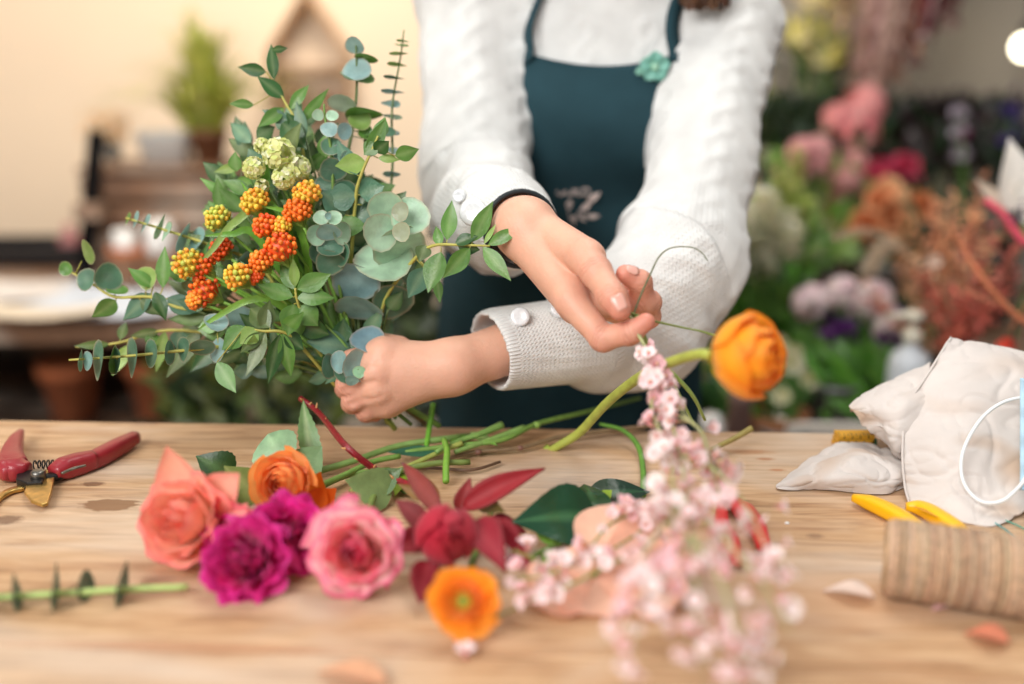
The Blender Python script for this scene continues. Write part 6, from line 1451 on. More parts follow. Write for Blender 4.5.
# cups, pots in front of the crate
def simple_lathe(name, c, prof, m, lab, cat, group=None, extra=None):
    root = empty(name, c, lab, cat, group); b = M(); lathe(b, c, prof, seg=26); b.build('body', m, root)
    if extra: extra(root)
    return root
wc = mat('white_ceramic', (236, 234, 230), rough=.25, var=.02)
def wax(c, r, h):
    def f(root):
        b = M(); lathe(b, c + Vector((0, 0, h)), [(r, 0), (r, .003), (.001, .003)], seg=20); b.build('wax', mat('cream_wax', (240, 226, 196), rough=.4), root); b = M(); tube(b, [c + Vector((0, 0, h)), c + Vector((0, .001, h + .015))], .001); b.build('wick', black_metal, root)
    return f
yc = 2.36
for (px, py, r, h, lab) in ((121, 208, .026, .055, 'smaller white candle jar in front of the crate, at its left'), (156, 206, .034, .075, 'larger white candle jar in front of the crate')):
    c_ = P(px, py, yc / .966 - .06); z = c_.z - h / 2; c_.z = BL + .09
    b = M(); box(b, (c_.x, c_.y, BL + .045), (r * 2.3, r * 2.3, .088)); props(b.build('display_block', brown_w, smooth=False, bevel=.004), 'wooden block under the ' + lab.split(' in front')[0], 'block')
    simple_lathe('candle_jar', c_, [(r * .9, 0), (r, .004), (r, h), (r * .93, h), (r * .92, h * .8), (.001, h * .78)], wc, lab, 'candle', None, wax(c_, r * .9, h * .78))
for (px, py, r, h, lab) in ((133, 277, .050, .085, 'terracotta pot on the back counter in front of the candle jars'), (196, 275, .040, .07, 'terracotta pot at the right front of the crate')):
    c_ = at_z(px, py + 4, BL + .016); b = M(); root = empty('terracotta_pot', c_, lab, 'pot'); pot(b, c_, r, h); b.build('pot', terr, root); b = M(); lathe(b, c_ + Vector((0, 0, h * .7)), [(r * .85, 0), (.001, .004)], seg=16); b.build('soil', mat('soil', (60, 42, 32), rough=.95), root)
c_ = at_z(72, 258, BL + .01); simple_lathe('pink_vase', c_, [(.022, 0), (.030, .03), (.026, .06), (.012, .08), (.014, .095), (.010, .095), (.006, .05), (.001, .03)], mat('dusty_pink_glaze', (186, 120, 120), rough=.3), 'small dusty pink vase beside the black board', 'vase')
for k, (px, r) in enumerate(((150, .075), (208, .070), (268, .06), (60, .07))):
    c_ = P(px, 395, 2.35); c_.z = .43; c_.y = 2.3; root = empty('terracotta_pot', c_, ('wide terracotta pot on the shelf under the back counter', 'terracotta pot second from the right under the back counter', 'rightmost small terracotta pot under the back counter', 'terracotta pot at the left under the back counter')[k], 'pot', None); b = M(); pot(b, c_, r, r * 2.1); b.build('pot', terr, root)
# house-shaped wall shelf
c_ = P(320, 60, 3.18); yy = 3.19; root = empty('house_shelf', (c_.x, yy, c_.z - .18), 'house-shaped wooden wall shelf high behind the bouquet', 'shelf')
pen = [(-.115, -.15), (.115, -.15), (.115, .02), (0, .19), (-.115, .02)]
frm = wood_mat('pale_brown_wood', (176, 138, 100), (150, 112, 80), (196, 160, 122))
for i in range(5):
    (x0, z0), (x1, z1) = pen[i], pen[(i + 1) % 5]; b = M(); a = Vector((c_.x + x0, yy - .05, c_.z + z0)); e = Vector((c_.x + x1, yy - .05, c_.z + z1)); dv = (e - a); Ln = dv.length; an = math.atan2(dv.z, dv.x); box(b, (a + e) / 2, (Ln + .014, .09, .016), rot=Matrix.Rotation(-an, 3, 'Y')); b.build(('base', 'side', 'roof_board', 'roof_board', 'side')[i], frm, root, smooth=False, bevel=.002)
bbox_obj('inner_shelf', (c_.x - .11, yy - .09, c_.z - .03), (c_.x + .11, yy - .01, c_.z - .018), frm, root, .002)
for (dx, dz, r, h, lab) in ((-.05, -.142, .03, .07, 'brown jar on the bottom of the house shelf'), (.05, -.142, .035, .05, 'dark bowl on the bottom of the house shelf')):
    q = Vector((c_.x + dx, yy - .05, c_.z + dz)); simple_lathe('storage_jar', q, [(r * .8, 0), (r, h * .3), (r, h * .9), (r * .6, h), (.001, h)], mat('brown_glaze', (130, 92, 66), rough=.4), lab, 'jar')

# ------------------------------------------------------------------ the shop behind: plant display
def galv(): return mat('galvanised', (150, 152, 152), rough=.45, metal=.6, var=.15, vs=30)
ST1, ST2 = .565, .66
root = empty('display_stand', (1.1, 1.95, 0), 'wooden stepped stand carrying the flower buckets behind the bench at the right', 'stand')
bbox_obj('lower_step', (.24, 1.45, ST1 - .04), (2.2, 1.96, ST1), brown_w, root); bbox_obj('upper_step', (.36, 1.97, ST2 - .04), (2.2, 2.85, ST2), brown_w, root); bbox_obj('front_board', (.38, 1.94, ST1), (2.18, 1.96, ST2 - .04), dark_w, root)
for x in (.38, 2.12):
    for y in (1.47, 2.78): bbox_obj('leg', (x, y, 0), (x + .06, y + .06, (ST1 if y < 1.9 else ST2) - .04), brown_w, root)
dark_b = mat('dark_bucket', (44, 44, 42), rough=.5)
blob_m = mat('bloom_petals', attr=True, rough=.6, var=.06, trans=.2)
TAKEN = []
def free_spot(x, y, r, z):
    lo, hi = (1.50, 1.89) if z == ST1 else (2.04, 2.78); y = min(max(y, lo), hi); best = None
    for i in range(9):
        for j in range(-14, 15):
            for sy in (1, -1):
                q = (x + j * .03, y + sy * i * .045)
                if not lo <= q[1] <= hi or q[0] < .42: continue
                if all(math.hypot(q[0] - a, q[1] - b) > r + c for a, b, c in TAKEN):
                    k = abs(j * .03) + 1.3 * i * .045
                    if best is None or k < best[0]: best = (k, q)
    q = best[1] if best else (x, y); TAKEN.append((*q, r)); return Vector((q[0], q[1], z))
def bunch(px, py, w, h, d, kind, cols, lab, cat, lv=(G_DARK, G_MID), n=70, fol=60, name='flower_bucket', heads=7, vase=None, sz=None, group=None):
    """bucket on the stand with stems up to heads spread over w by h pixels about (px, py)"""
    c = P(px, py, d); base_z = ST1 if c.y < 1.93 else ST2; W_, H_ = px2m(w, d) / 2, px2m(h, d) / 2
    r = .045 if vase is None else vase; hb = min(.20, max(.08, c.z - H_ - base_z - .03))
    fx = free_spot(c.x, min(c.y, 2.72), r + .012, base_z); root = empty(name, fx, lab, cat, group)
    b = M(); lathe(b, fx, [(r * .75, 0), (r * .98, hb), (r * 1.06, hb), (r * 1.06, hb + .006), (r * .94, hb + .006), (r * .7, .02), (.001, .02)], seg=24); b.build('bucket', random.choice((galv(), dark_b)), root)
    sm = M(); hm = M(); lm = M()
    neck = fx + Vector((0, 0, hb))
    for k in range(heads):
        a = 2 * PI * k / heads + random.uniform(-.3, .3); q = c + Vector((math.cos(a) * W_ * random.uniform(.3, .95), random.uniform(-.5, .5) * W_, math.sin(a) * H_ * random.uniform(.3, .95)))
        if k == 0: q = c.copy()
        tube(sm, [fx + Vector((random.uniform(-.03, .03), random.uniform(-.03, .03), .03)), neck.lerp(q, .4) + Vector((random.uniform(-.02, .02), 0, 0)), q], .0026, seg=5, col=jit(G_MID, .2), smooth=3)
        up = (q - neck).normalized(); R = (sz or min(W_, H_) * .55) * random.uniform(.85, 1.15)
        if kind == 'hydrangea':
            for j in range(n):
                dr = Vector((random.gauss(0, 1), random.gauss(0, 1), random.gauss(0, 1))).normalized()
                if dr.dot(up) < -.4: dr = -dr
                e = q + dr * R; s = dr.orthogonal().normalized(); cc = jit(random.choice(cols), .12)
                for t in range(4): v = Matrix.Rotation(t * PI / 2 + j, 3, dr) @ s; leaf(hm, e, e + v * R * .34 + dr * .002, R * .32, dr, 'round', col=cc, nu=3, nv=2)
        elif kind == 'rosette':
            Rm = frame((up + toward(q)) * .5 + Vector((random.uniform(-.3, .3), 0, random.uniform(-.2, .3))), k); cc = random.choice(cols)
            for j in range(14): t = j / 13; cup_petal(hm, q, Rm, j * 2.39996, .001, R * (.2 + .8 * t), 0, R * (1 - .45 * t), 2.0 - .7 * t, .5 * t, 0, .001, [jit(cc, .12), jit(cc, .12)], nu=4, nv=5)
        elif kind == 'daisy':
            Rm = frame(toward(q) + Vector((random.uniform(-.5, .5), 0, random.uniform(-.2, .6))), k); cc = random.choice(cols)
            for j in range(16):
                a2 = 2 * PI * j / 16; v = Rm @ Vector((math.cos(a2), math.sin(a2), .3)); leaf(hm, q, q + v * R, R * .35, Rm @ Vector((0, 0, 1)), 'obov', col=jit(cc, .06), nu=4, nv=2)
            ball(hm, q + Rm @ Vector((0, 0, R * .15)), R * .3, lin((190, 186, 90)), 8, 6)
        elif kind == 'spike':
            for j in range(n):
                t = random.random(); dr = Vector((random.gauss(0, 1), random.gauss(0, 1), 0)).normalized(); e = q + up * (t - .5) * H_ * 1.3 + dr * R * .5 * (1.1 - t * .7); leaf(hm, e, e + (dr + up * .4) * R * .5, R * .45, up, 'round', bend=.2, cup=.3, col=jit(random.choice(cols), .12), nu=4, nv=2)
        elif kind == 'lily':
            for j in range(6):
                a2 = 2 * PI * j / 6; Rm = frame(toward(q) + up, k); v = Rm @ Vector((math.cos(a2), math.sin(a2), .9)); leaf(hm, q, q + v * R * 1.6, R * .6, Rm @ Vector((0, 0, 1)), 'lance', bend=-.15, cup=.2, col=jit(random.choice(cols), .1), nu=6, nv=2)
    for k in range(fol):
        q = c + Vector((random.gauss(0, .6) * W_, (.05 if kind != 'none' else 0) + random.gauss(0, .4) * W_, -abs(random.gauss(0, .8)) * H_ + (H_ * .3 if kind == 'none' else -H_ * .5))); q.z = max(q.z, neck.z); dv = (q - neck + Vector((0, 0, .02))).normalized() + Vector((random.uniform(-.5, .5), random.uniform(-.5, .5), random.uniform(-.3, .5)))
        leaf(lm, q, q + dv.normalized() * random.uniform(.04, .08), random.uniform(.014, .03), (toward(q) + Vector((random.uniform(-.7, .7), 0, random.uniform(-.3, .8)))).normalized(), 'lance', bend=.1, col=jit(random.choice(lv), .2), nu=5, nv=2)
    so = sm.build('stems', stem_m, root)
    if hm.v: hm.build('blooms', blob_m, root)
    if lm.v: lm.build('leaves', leaf_m, so)
    return root
GD = lin((34, 52, 30)); GB = lin((92, 150, 50)); DK = lin((44, 32, 34)); DB = lin((66, 36, 44))
bunch(822, 32, 80, 70, 2.62, 'lily', (lin((214, 206, 110)), lin((236, 222, 170))), 'tall bucket of yellow-cream lilies beside the raised shoulder', 'flower bucket', (GD, lin((120, 130, 50))), fol=70, heads=9, sz=.035)
bunch(800, 122, 90, 90, 2.64, 'none', (GD,), 'dark green foliage behind the pink flowers beside the sleeve', 'foliage bucket', (GD, GD, lin((40, 60, 30))), fol=300, heads=12)
bunch(862, 116, 56, 44, 2.25, 'hydrangea', (lin((236, 150, 150)), lin((226, 130, 134)), lin((240, 176, 170))), 'coral-pink hydrangeas under the hanging dried bunches', 'flower bucket', (GD, G_DARK), fol=40, heads=4, sz=.042)
bunch(812, 162, 64, 40, 2.12, 'hydrangea', (lin((240, 180, 178)), lin((232, 160, 164))), 'pale pink flower bunch beside the sleeve at elbow height', 'flower bucket', (GB, G_LITE), fol=30, heads=5, sz=.032)
bunch(852, 180, 40, 50, 2.16, 'hydrangea', (lin((238, 180, 180)), lin((222, 160, 150))), 'small pink bunch between the pale pink and the crimson flowers', 'flower bucket', (G_LITE, lin((160, 160, 80))), fol=30, heads=4, sz=.025)
bunch(892, 178, 66, 28, 2.28, 'rosette', (lin((214, 74, 104)), lin((200, 60, 92)), lin((226, 100, 120))), 'crimson-pink carnations left of the dried branches', 'flower bucket', (GD, DK), fol=50, heads=7, sz=.030)
bunch(795, 205, 70, 70, 1.98, 'spike', (lin((206, 212, 130)), lin((170, 190, 80))), 'lime-green flower spikes beside the lower sleeve', 'flower bucket', (GB, GB, G_LITE), fol=90, heads=5, sz=.025)
bunch(762, 238, 70, 60, 1.78, 'spike', (lin((252, 250, 236)), lin((244, 244, 214))), 'white stocks nearest the sleeve', 'flower bucket', (G_MID, G_LITE), fol=20, heads=10, sz=.036)
bunch(885, 222, 80, 60, 2.05, 'rosette', (lin((226, 156, 108)), lin((216, 140, 92)), lin((230, 176, 130))), 'peach-orange roses left of the dried branches', 'flower bucket', (OLIVE, lin((150, 120, 70))), fol=40, heads=8, sz=.034)
bunch(850, 303, 100, 44, 1.74, 'hydrangea', (lin((246, 226, 226)), lin((242, 212, 218)), lin((250, 238, 236))), 'pale lilac-pink hydrangeas above the purple flowers', 'flower bucket', (G_MID,), fol=20, heads=6, sz=.030)
bunch(838, 338, 60, 30, 1.74, 'rosette', (lin((136, 74, 160)), lin((156, 90, 176)), lin((110, 60, 130))), 'violet flowers under the hydrangeas, on the left', 'flower bucket', (GB, G_MID), fol=40, heads=7, sz=.019)
bunch(892, 334, 50, 30, 1.74, 'rosette', (lin((128, 60, 150)), lin((150, 78, 168)), lin((104, 48, 124))), 'violet flowers under the hydrangeas, beside the pump bottle', 'flower bucket', (GB, G_MID), fol=40, heads=6, sz=.019)
bunch(850, 376, 110, 56, 1.70, 'none', (GD,), 'low bright green plant behind the white crate', 'potted plant', (GB, G_MID, lin((70, 120, 40))), fol=260, heads=8, name='green_plant')
bunch(780, 372, 80, 64, 1.64, 'daisy', (lin((236, 230, 196)), lin((226, 222, 180))), 'cream button chrysanthemums behind the raised ranunculus', 'flower bucket', (G_MID, GB), fol=24, heads=13, sz=.019)
bunch(765, 310, 90, 90, 1.95, 'none', (GD,), 'mid-green foliage between the sleeve and the hydrangeas', 'foliage bucket', (G_MID, GB, GD), fol=260, heads=8)
bunch(725, 400, 70, 60, 1.85, 'none', (GD,), 'dark green foliage low beside the apron', 'foliage bucket', (GD, G_DARK, G_MID), fol=160, heads=6)
bunch(935, 125, 120, 90, 2.5, 'none', (GD,), 'dark burgundy-brown foliage below the globe lamp', 'foliage bucket', (DK, DB, GD), fol=420, heads=14)
bunch(905, 250, 120, 110, 2.3, 'none', (GD,), 'dark foliage behind the peach roses', 'foliage bucket', (GD, DK, GD), fol=320, heads=10)
bunch(963, 135, 44, 44, 2.25, 'rosette', (lin((84, 54, 140)), lin((150, 40, 110)), lin((190, 180, 190))), 'purple, magenta and pale blooms in front of the burgundy foliage', 'flower bucket', (DK, GD), fol=80, heads=4, sz=.018)
bunch(1015, 130, 60, 60, 2.3, 'rosette', (lin((120, 40, 110)), lin((70, 50, 120))), 'dark purple blooms at the right edge behind the white lily', 'flower bucket', (DK, GD), fol=120, heads=3, sz=.018)
# white crate, kraft pot and post on the lower step
def on_step(px, py, d): q = P(px, py, d); q.z = ST1; return q
q = on_step(842, 420, 1.62); q.y = 1.56; root = empty('white_crate', q, 'low white wooden crate on the stand behind the bench edge', 'crate')
for s in (-1, 1): bbox_obj('long_side', (q.x - .10, q.y + s * .06 - .006, ST1), (q.x + .10, q.y + s * .06 + .006, ST1 + .14), mat('white_wood', (226, 218, 206), rough=.6, var=.05, vs=6), root, .003); bbox_obj('short_side', (q.x + s * .10 - .006, q.y - .06, ST1), (q.x + s * .10 + .006, q.y + .06, ST1 + .14), mat('white_wood'), root, .003)
bbox_obj('bottom', (q.x - .10, q.y - .06, ST1), (q.x + .10, q.y + .06, ST1 + .01), mat('white_wood'), root, .002)
q = on_step(782, 410, 1.6); q.y = 1.55; root = empty('kraft_pot', q, 'brown paper-wrapped pot left of the white crate', 'pot'); b = M(); lathe(b, q, [(.040, 0), (.054, .145), (.051, .145), (.038, .01)], seg=26); b.build('wrap', mat('kraft_paper', (140, 92, 58), rough=.85, var=.1, vs=20, bump=.5, bs=60), root)
q = on_step(745, 400, 1.58); q.y = 1.53; simple_lathe('dusky_vase', q, [(.020, 0), (.024, .07), (.018, .16), (.020, .18), (.017, .18), (.012, .08), (.001, .04)], mat('dusky_ceramic', (120, 92, 84), rough=.5), 'slim dusky vase below the raised ranunculus', 'vase')
q = on_step(716, 410, 1.56); q.y = 1.51; simple_lathe('small_white_jar', q, [(.018, 0), (.024, .02), (.022, .13), (.014, .15), (.001, .15)], wc, 'small whitish jar low beside the apron', 'jar')
# pump bottle
q = P(915, 372, 1.52); q.z = ST1; q.y = 1.52; x0 = P(915, 372, 1.56).x; q.x = x0
zt = P(915, 316, 1.56).z; hb_ = zt - ST1
b = M(); bx_b = (q.x, q.y, ST1 + .05); root = empty('pump_bottle', (q.x, q.y, ST1 + .10), 'white pump bottle standing among the flowers behind the linen', 'bottle')
b = M(); box(b, (q.x, q.y, ST1 + .05), (.11, .11, .099)); props(b.build('display_box', dark_w, smooth=False, bevel=.004), 'dark wooden box under the white pump bottle', 'box')
z0 = ST1 + .10; H0 = zt - z0
b = M(); lathe(b, (q.x, q.y, z0), [(.030, 0), (.032, .004), (.032, H0 * .62), (.028, H0 * .70), (.012, H0 * .76), (.012, H0 * .80), (.001, H0 * .80)], seg=28); b.build('body', mat('frosted_plastic', (214, 220, 226), rough=.3, var=.02), root)
b = M(); lathe(b, (q.x, q.y, z0 + H0 * .80), [(.015, 0), (.015, .018), (.005, .020), (.005, .034), (.014, .036), (.014, .048), (.001, .050)], seg=20); bar(b, [(q.x, q.y), (q.x - .02, q.y - .004), (q.x - .048, q.y - .008)], [.010, .008, .005], [.006, .005, .004], z0 + H0 * .80 + .043, n=4); pm = b.build('pump', mat('cream_plastic', (232, 226, 206), rough=.35), root)
b = M()
for i in range(5): zz_ = z0 + H0 * (.14 + .09 * i); vs = [(q.x + math.sin(a) * .0324, q.y - math.cos(a) * .0324, zz_ + dz) for dz in (0, .004) for a in np.linspace(-.5 + .1 * (i % 2), .5, 8)]; b.add(vs, [(k, k + 1, k + 9, k + 8) for k in range(7)])
b.build('label_print', mat('grey_print', (130, 136, 150), rough=.6), root)
# hanging dried bunches
root0 = empty('hanging_rail', (1.0, 2.38, 1.95), 'thin dark rail from which the dried bunches hang', 'rail')
b = M(); tube(b, [(.55, 2.38, 1.95), (1.9, 2.38, 1.95)], .008, smooth=2); b.build('rail', black_metal, root0)
for x in (.6, 1.85):
    b = M(); tube(b, [(x, 2.38, 1.95), (x, 2.38, 2.3), (x, 2.96, 2.5)], .005, smooth=3); b.build('bracket', black_metal, root0)
for (px, py0, py1, w, cols, lab) in ((868, -60, 96, 30, ((186, 146, 138), (168, 128, 124), (206, 170, 156)), 'dusty pink dried bunch hanging left of the others'), (902, -60, 80, 30, ((206, 176, 160), (186, 160, 152)), 'beige dried bunch hanging in the middle'),
                                 (925, -70, 60, 34, ((126, 26, 52), (104, 24, 44), (146, 50, 66)), 'burgundy dried bunch hanging in the middle right'), (885, -60, 70, 30, ((150, 96, 80), (170, 120, 96)), 'brown dried bunch hanging behind the pink one'), (952, -90, 20, 34, ((120, 40, 60), (160, 120, 110)), 'dull red dried bunch hanging rightmost'), (840, -80, 20, 26, ((190, 160, 130), (170, 140, 110)), 'straw-coloured dried bunch hanging leftmost')):
    tie = P(px + (15 if px > 890 else 4), py0, 2.38); tie = Vector((tie.x, 2.38, 1.93)); end = P(px - (20 if px > 890 else 0), py1, 2.35); root = empty('dried_bunch', tie, lab, 'dried flowers', None); b = M()
    for k in range(60):
        e = end + Vector((random.gauss(0, 1) * px2m(w, 2.35) * .35, random.gauss(0, .03), random.uniform(-.01, .16))); c_ = jit(lin(random.choice(cols)), .15); mid = tie.lerp(e, .5) + Vector((random.gauss(0, .008), random.gauss(0, .01), 0)); pp = catmull([tie, mid, e], 5)
        tube(b, pp, [.0015, .003, .005, .002], seg=4, col=c_, smooth=0)
        for j in range(3, len(pp)):
            v = Vector((random.gauss(0, 1), random.gauss(0, 1), -1)).normalized(); leaf(b, pp[j], pp[j] + v * .035, .010, Vector((random.gauss(0, 1), -1, 0)), 'lance', col=jit(c_, .1), nu=4, nv=2)
    b.build('dried_stems', mat('dried_plant', attr=True, rough=.85, var=.1), root); b = M(); lathe(b, tie + Vector((0, 0, -.03)), [(.012, 0), (.014, .01), (.012, .02)], seg=12); b.build('tie', tw_m, root)
# dried arrangement near the right edge
q = P(965, 380, 1.32); q.z = ST1; q.y = 1.60; q.x = P(965, 380, 1.62).x
root = empty('dried_arrangement', q, 'coral and rust dried branches in a dark vase at the right', 'dried flowers')
b = M(); lathe(b, q, [(.05, 0), (.07, .06), (.06, .16), (.05, .2), (.055, .21), (.045, .21), (.04, .1), (.001, .05)], seg=26); b.build('vase', dark_b, root)
neckq = q + Vector((0, 0, .20)); dm = mat('dried_plant', attr=True)
for (ex, ey, ed, cols, wid, lab) in ((935, 215, 1.6, ((236, 170, 130), (226, 150, 112)), 1.0, 'coral feathery stems'), (968, 205, 1.55, ((236, 180, 130), (226, 160, 116)), 1.0, None), (925, 300, 1.5, ((206, 104, 84), (196, 92, 74)), .8, None), (1000, 240, 1.55, ((222, 120, 110), (232, 150, 130)), 1.0, 'deep coral feathery stems'), (985, 300, 1.5, ((206, 96, 84), (190, 90, 76)), .9, None), (950, 270, 1.6, ((222, 180, 144), (206, 164, 130)), 1.0, None), (905, 235, 1.62, ((232, 180, 140), (222, 164, 124)), .8, None)):
    b = M(); e0 = P(ex, ey, ed)
    for k in range(7):
        e = e0 + Vector((random.gauss(0, .035), random.gauss(0, .03), random.gauss(0, .03))); mid = neckq.lerp(e, .5) + Vector((random.gauss(0, .012), random.gauss(0, .01), .01)); pp = catmull([neckq, mid, e], 8); c_ = jit(lin(random.choice(cols)), .12); tube(b, pp, [.0016, .0009], seg=4, col=jit(lin((150, 100, 70)), .2), smooth=0)
        for j in range(6, len(pp)):
            for t in range(3): v = Vector((random.gauss(0, 1), random.gauss(0, 1), random.gauss(.5, .7))).normalized(); leaf(b, pp[j], pp[j] + v * .018 * wid, .005, Vector((random.gauss(0, 1), -1, 0)), 'lance', col=jit(c_, .12), nu=3, nv=2)
    b.build('feathery_stems', dm, root)
b = M()
for (pts, r, c_) in (([(1030, 325, 1.30), (1012, 312, 1.30), (985, 282, 1.30), (962, 248, 1.32), (957, 238, 1.32)], .0042, (196, 116, 80)), ([(1008, 306, 1.3), (985, 300, 1.31), (966, 290, 1.32)], .0022, (190, 120, 90)), ([(1020, 330, 1.3), (1015, 300, 1.3), (1014, 275, 1.3), (1010, 254, 1.3)], .0014, (70, 40, 34)), ([(1015, 300, 1.3), (1030, 285, 1.3)], .0012, (70, 40, 34)), ([(1040, 330, 1.3), (1018, 322, 1.3), (1012, 350, 1.3)], .0016, (60, 36, 30)), ([(1040, 245, 1.35), (1022, 240, 1.35), (1004, 215, 1.36), (985, 200, 1.37)], .0060, (222, 84, 104)), ([(1010, 330, 1.3), (1030, 300, 1.3)], .0016, (150, 90, 60))):
    tube(b, [P(*p) for p in pts], [r, r * .8], seg=6, col=lin(c_), smooth=5)
tube(b, [P(1030, 325, 1.30), P(1040, 380, 1.4), neckq], .004, seg=6, col=lin((160, 100, 70)), smooth=5)
b.build('bare_branches', dm, root)
b = M()
for (pts, r) in (([(955, 330, 1.6), (905, 250, 1.62), (870, 232, 1.62), (838, 236, 1.6)], .008), ([(950, 330, 1.55), (915, 262, 1.55), (890, 248, 1.55), (872, 266, 1.53)], .016)):
    pp = catmull([P(*p) for p in pts], 10)
    tube(b, pp, .0012, seg=4, col=lin((190, 170, 140)), smooth=0)
    for j in range(len(pp) // 2, len(pp)):
        for t in range(16): v = Vector((random.gauss(0, 1), random.gauss(0, 1), random.gauss(0, 1))).normalized() + (pp[j] - pp[j - 1]).normalized(); tube(b, [pp[j], pp[j] + v * r], .0006, seg=3, col=jit(lin((216, 196, 170)), .1), smooth=0, cap=False)
b.build('pampas_plumes', dm, root)
for (ex, ey, ed, r) in ((935, 262, 1.5, .012), (1000, 348, 1.35, .010), (1008, 345, 1.33, .012)):
    b = M(); e = P(ex, ey, ed); tube(b, [neckq, neckq.lerp(e, .6) + Vector((.005, 0, 0)), e], .0012, seg=4, col=lin((150, 110, 80)))
    for k in range(30):
        v = Vector((random.gauss(0, 1), random.gauss(0, 1), random.gauss(0, 1))).normalized(); leaf(b, e, e + v * r, .006, toward(e), 'obov', col=jit(lin((220, 190, 170) if ey < 300 else (206, 70, 50)), .1), nu=3, nv=2)
    b.build('dried_bloom', dm, root)
# white calla-like lily at the right edge
q = P(1040, 380, 1.36); q = Vector((q.x + .05, 1.50, ST1)); root = empty('white_lily', q, 'white pointed lily at the right edge above the dried branches', 'flower')
b = M(); lathe(b, q, [(.03, 0), (.034, .1), (.022, .16), (.026, .18), (.02, .18), (.016, .1), (.001, .05)], seg=24); b.build('vase', mat('green_glass', (90, 120, 100), rough=.1, coat=.5), root)
b = M(); c_ = P(1016, 212, 1.36); tube(b, [q + Vector((0, 0, .16)), q + Vector((-.01, -.05, .35)), P(1034, 262, 1.36), c_], .003, seg=6, col=G_MID); b.build('stem', stem_m, root)
b = M(); wp = lin((250, 247, 240)); leaf(b, c_, P(1009, 138, 1.345), px2m(40, 1.36), (0, -1, .1), 'ovate', bend=.05, cup=.4, col=wp, nu=12, nv=6); leaf(b, c_, P(1040, 165, 1.36), px2m(40, 1.36), (.2, -1, .1), 'ovate', bend=.06, cup=.3, col=wp, nu=12, nv=6); leaf(b, c_, P(975, 178, 1.37), px2m(16, 1.36), (0, -1, .5), 'lance', bend=-.1, cup=.3, col=lin((210, 196, 180)), nu=10, nv=4); leaf(b, c_, P(1046, 200, 1.33), px2m(30, 1.36), (0, -1, .4), 'ovate', bend=.06, cup=.3, col=wp, nu=12, nv=6)
b.build('petals', petal_m, root)
b = M(); e = P(1017, 216, 1.33)
for k in range(26): ball(b, e + Vector((random.gauss(0, .006), random.gauss(0, .006), random.gauss(0, .006))), .0022, jit(lin((70, 44, 76)), .2), 6, 4)
b.build('dark_buds', dm, root)
# globe lamp
gq = P(1026, 47, 2.62); root = empty('globe_lamp', gq, 'small glowing globe lamp hanging at the top right', 'lamp')
b = M(); ball(b, gq, .032, (1, 1, 1), 24, 16); b.build('globe', mat('lit_globe', (255, 250, 225), emit=(255, 246, 214), estr=7), root)
b = M(); lathe(b, gq + Vector((0, 0, .028)), [(.016, 0), (.016, .03), (.005, .035), (.001, .035)], seg=16); b.build('socket', black_metal, root)
b = M(); tube(b, [gq + Vector((0, 0, .07)), Vector((gq.x, gq.y, 2.7))], .003, seg=6, smooth=2); b.build('cord', black_metal, root)
# foliage seen low between the bouquet and the apron
for (px, py, w, h, d, cols, lab, n) in ((455, 345, 110, 120, 1.75, (lin((40, 52, 28)), lin((60, 74, 36)), GD), 'dark olive shrub in a tub seen between the bouquet and the apron', 380), (255, 395, 170, 60, 1.70, (lin((84, 92, 44)), OLIVE, GD), 'low olive-green plant below the bouquet', 300), (375, 300, 100, 120, 2.35, (lin((96, 96, 56)), OLIVE), 'sparse olive plant directly behind the gripping hand', 160)):
    c_ = P(px, py, d); W_, H_ = px2m(w, d) / 2, px2m(h, d) / 2; fx = Vector((c_.x, c_.y, 0)); root = empty('potted_shrub', fx, lab, 'potted plant'); b = M(); pot(b, fx, .14, .34); b.build('tub', dark_b, root); b = M(); s_ = M()
    for k in range(8): e = c_ + Vector((random.uniform(-.7, .7) * W_, random.uniform(-.05, .05), random.uniform(-.4, .7) * H_)); tube(s_, [fx + Vector((0, 0, .2)), (fx + Vector((0, 0, .3))).lerp(e, .5), e], .004, seg=5, col=lin((96, 80, 50)))
    for k in range(n):
        q = c_ + Vector((random.uniform(-1, 1) * W_, random.gauss(0, .05), random.uniform(-1.2, 1) * H_)); v = Vector((random.gauss(0, 1), random.gauss(0, 1), random.gauss(.4, .8))).normalized(); leaf(b, q, q + v * random.uniform(.04, .07), .024, (toward(q) + Vector((random.gauss(0, .5), 0, random.gauss(.2, .5)))).normalized(), 'lance', col=jit(random.choice(cols), .2), nu=4, nv=2)
    so = s_.build('stems', stem_m, root); b.build('leaves', leaf_m, so)
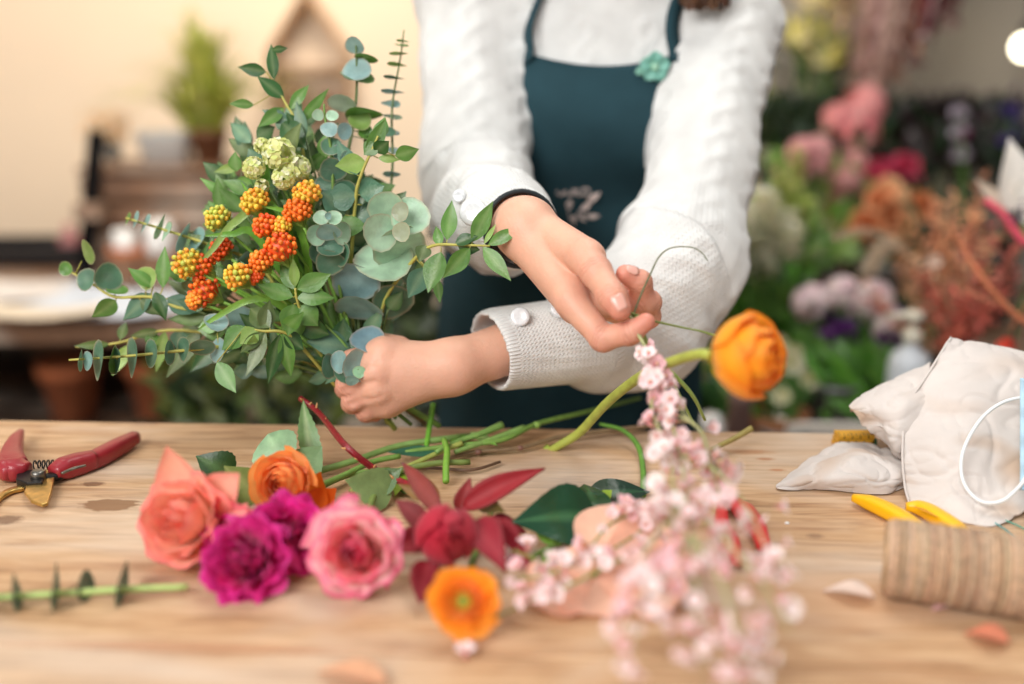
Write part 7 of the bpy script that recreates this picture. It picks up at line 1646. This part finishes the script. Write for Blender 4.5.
# ------------------------------------------------------------------ light
sc = bpy.context.scene
w = bpy.data.worlds.new('world'); sc.world = w; w.use_nodes = True
w.node_tree.nodes['Background'].inputs[0].default_value = (0.88, 0.94, 1.0, 1); w.node_tree.nodes['Background'].inputs[1].default_value = 0.34
def area(name, loc, tgt, size, power, col):
    l = bpy.data.lights.new(name, 'AREA'); l.shape = 'RECTANGLE'; l.size, l.size_y = size; l.energy = power; l.color = col
    o = bpy.data.objects.new(name, l); C.objects.link(o); o.location = loc
    o.rotation_euler = (Vector(tgt) - Vector(loc)).to_track_quat('-Z', 'Y').to_euler(); return o
area('shopfront_window_light', (-1.2, -1.0, 2.5), (0.1, 1.0, 1.0), (1.7, 1.2), 70, (1.0, 0.98, 0.95))
area('ceiling_panel_light', (0.3, 1.2, 2.6), (0.1, 1.1, 0.9), (1.2, 0.9), 17, (1.0, 0.96, 0.9))
area('counter_fill_light', (-1.3, 1.7, 2.5), (-1.1, 2.5, .9), (0.5, 0.5), 5, (1.0, 0.9, 0.78))  # fill lamp added to brighten the crate and tub, no fixture there
area('warm_wall_light', (-0.45, 2.3, 2.45), (-0.75, 3.2, 1.6), (0.6, 0.4), 17, (1.0, 0.84, 0.66))
sc.view_settings.view_transform = 'Standard'; sc.view_settings.look = 'None'; sc.view_settings.gamma = 1.0; sc.view_settings.use_curve_mapping = False
sc.view_settings.exposure = 0.13
sc.cycles.use_denoising = True
for nm, g in (('cut_stem', 'loose stems on the bench'), ('terracotta_pot', 'terracotta pots about the back counter'), ('flower_bucket', 'buckets of flowers and foliage on the stand'), ('paper_sheet', 'paper sheets on the back counter'), ('fallen_petal', 'petals fallen on the bench'),
              ('candle_jar', 'candle jars in front of the crate'), ('display_block', 'blocks under the candle jars'), ('potted_shrub', 'shrubs in dark tubs'), ('dried_bunch', 'dried flower bunches'), ('storage_jar', 'jars on the house shelf'), ('rose', 'roses on the bench'), ('ranunculus', 'orange ranunculus blooms')):
    for o in bpy.data.objects:
        if o.parent is None and o.name.split('.')[0] == nm: o['group'] = g
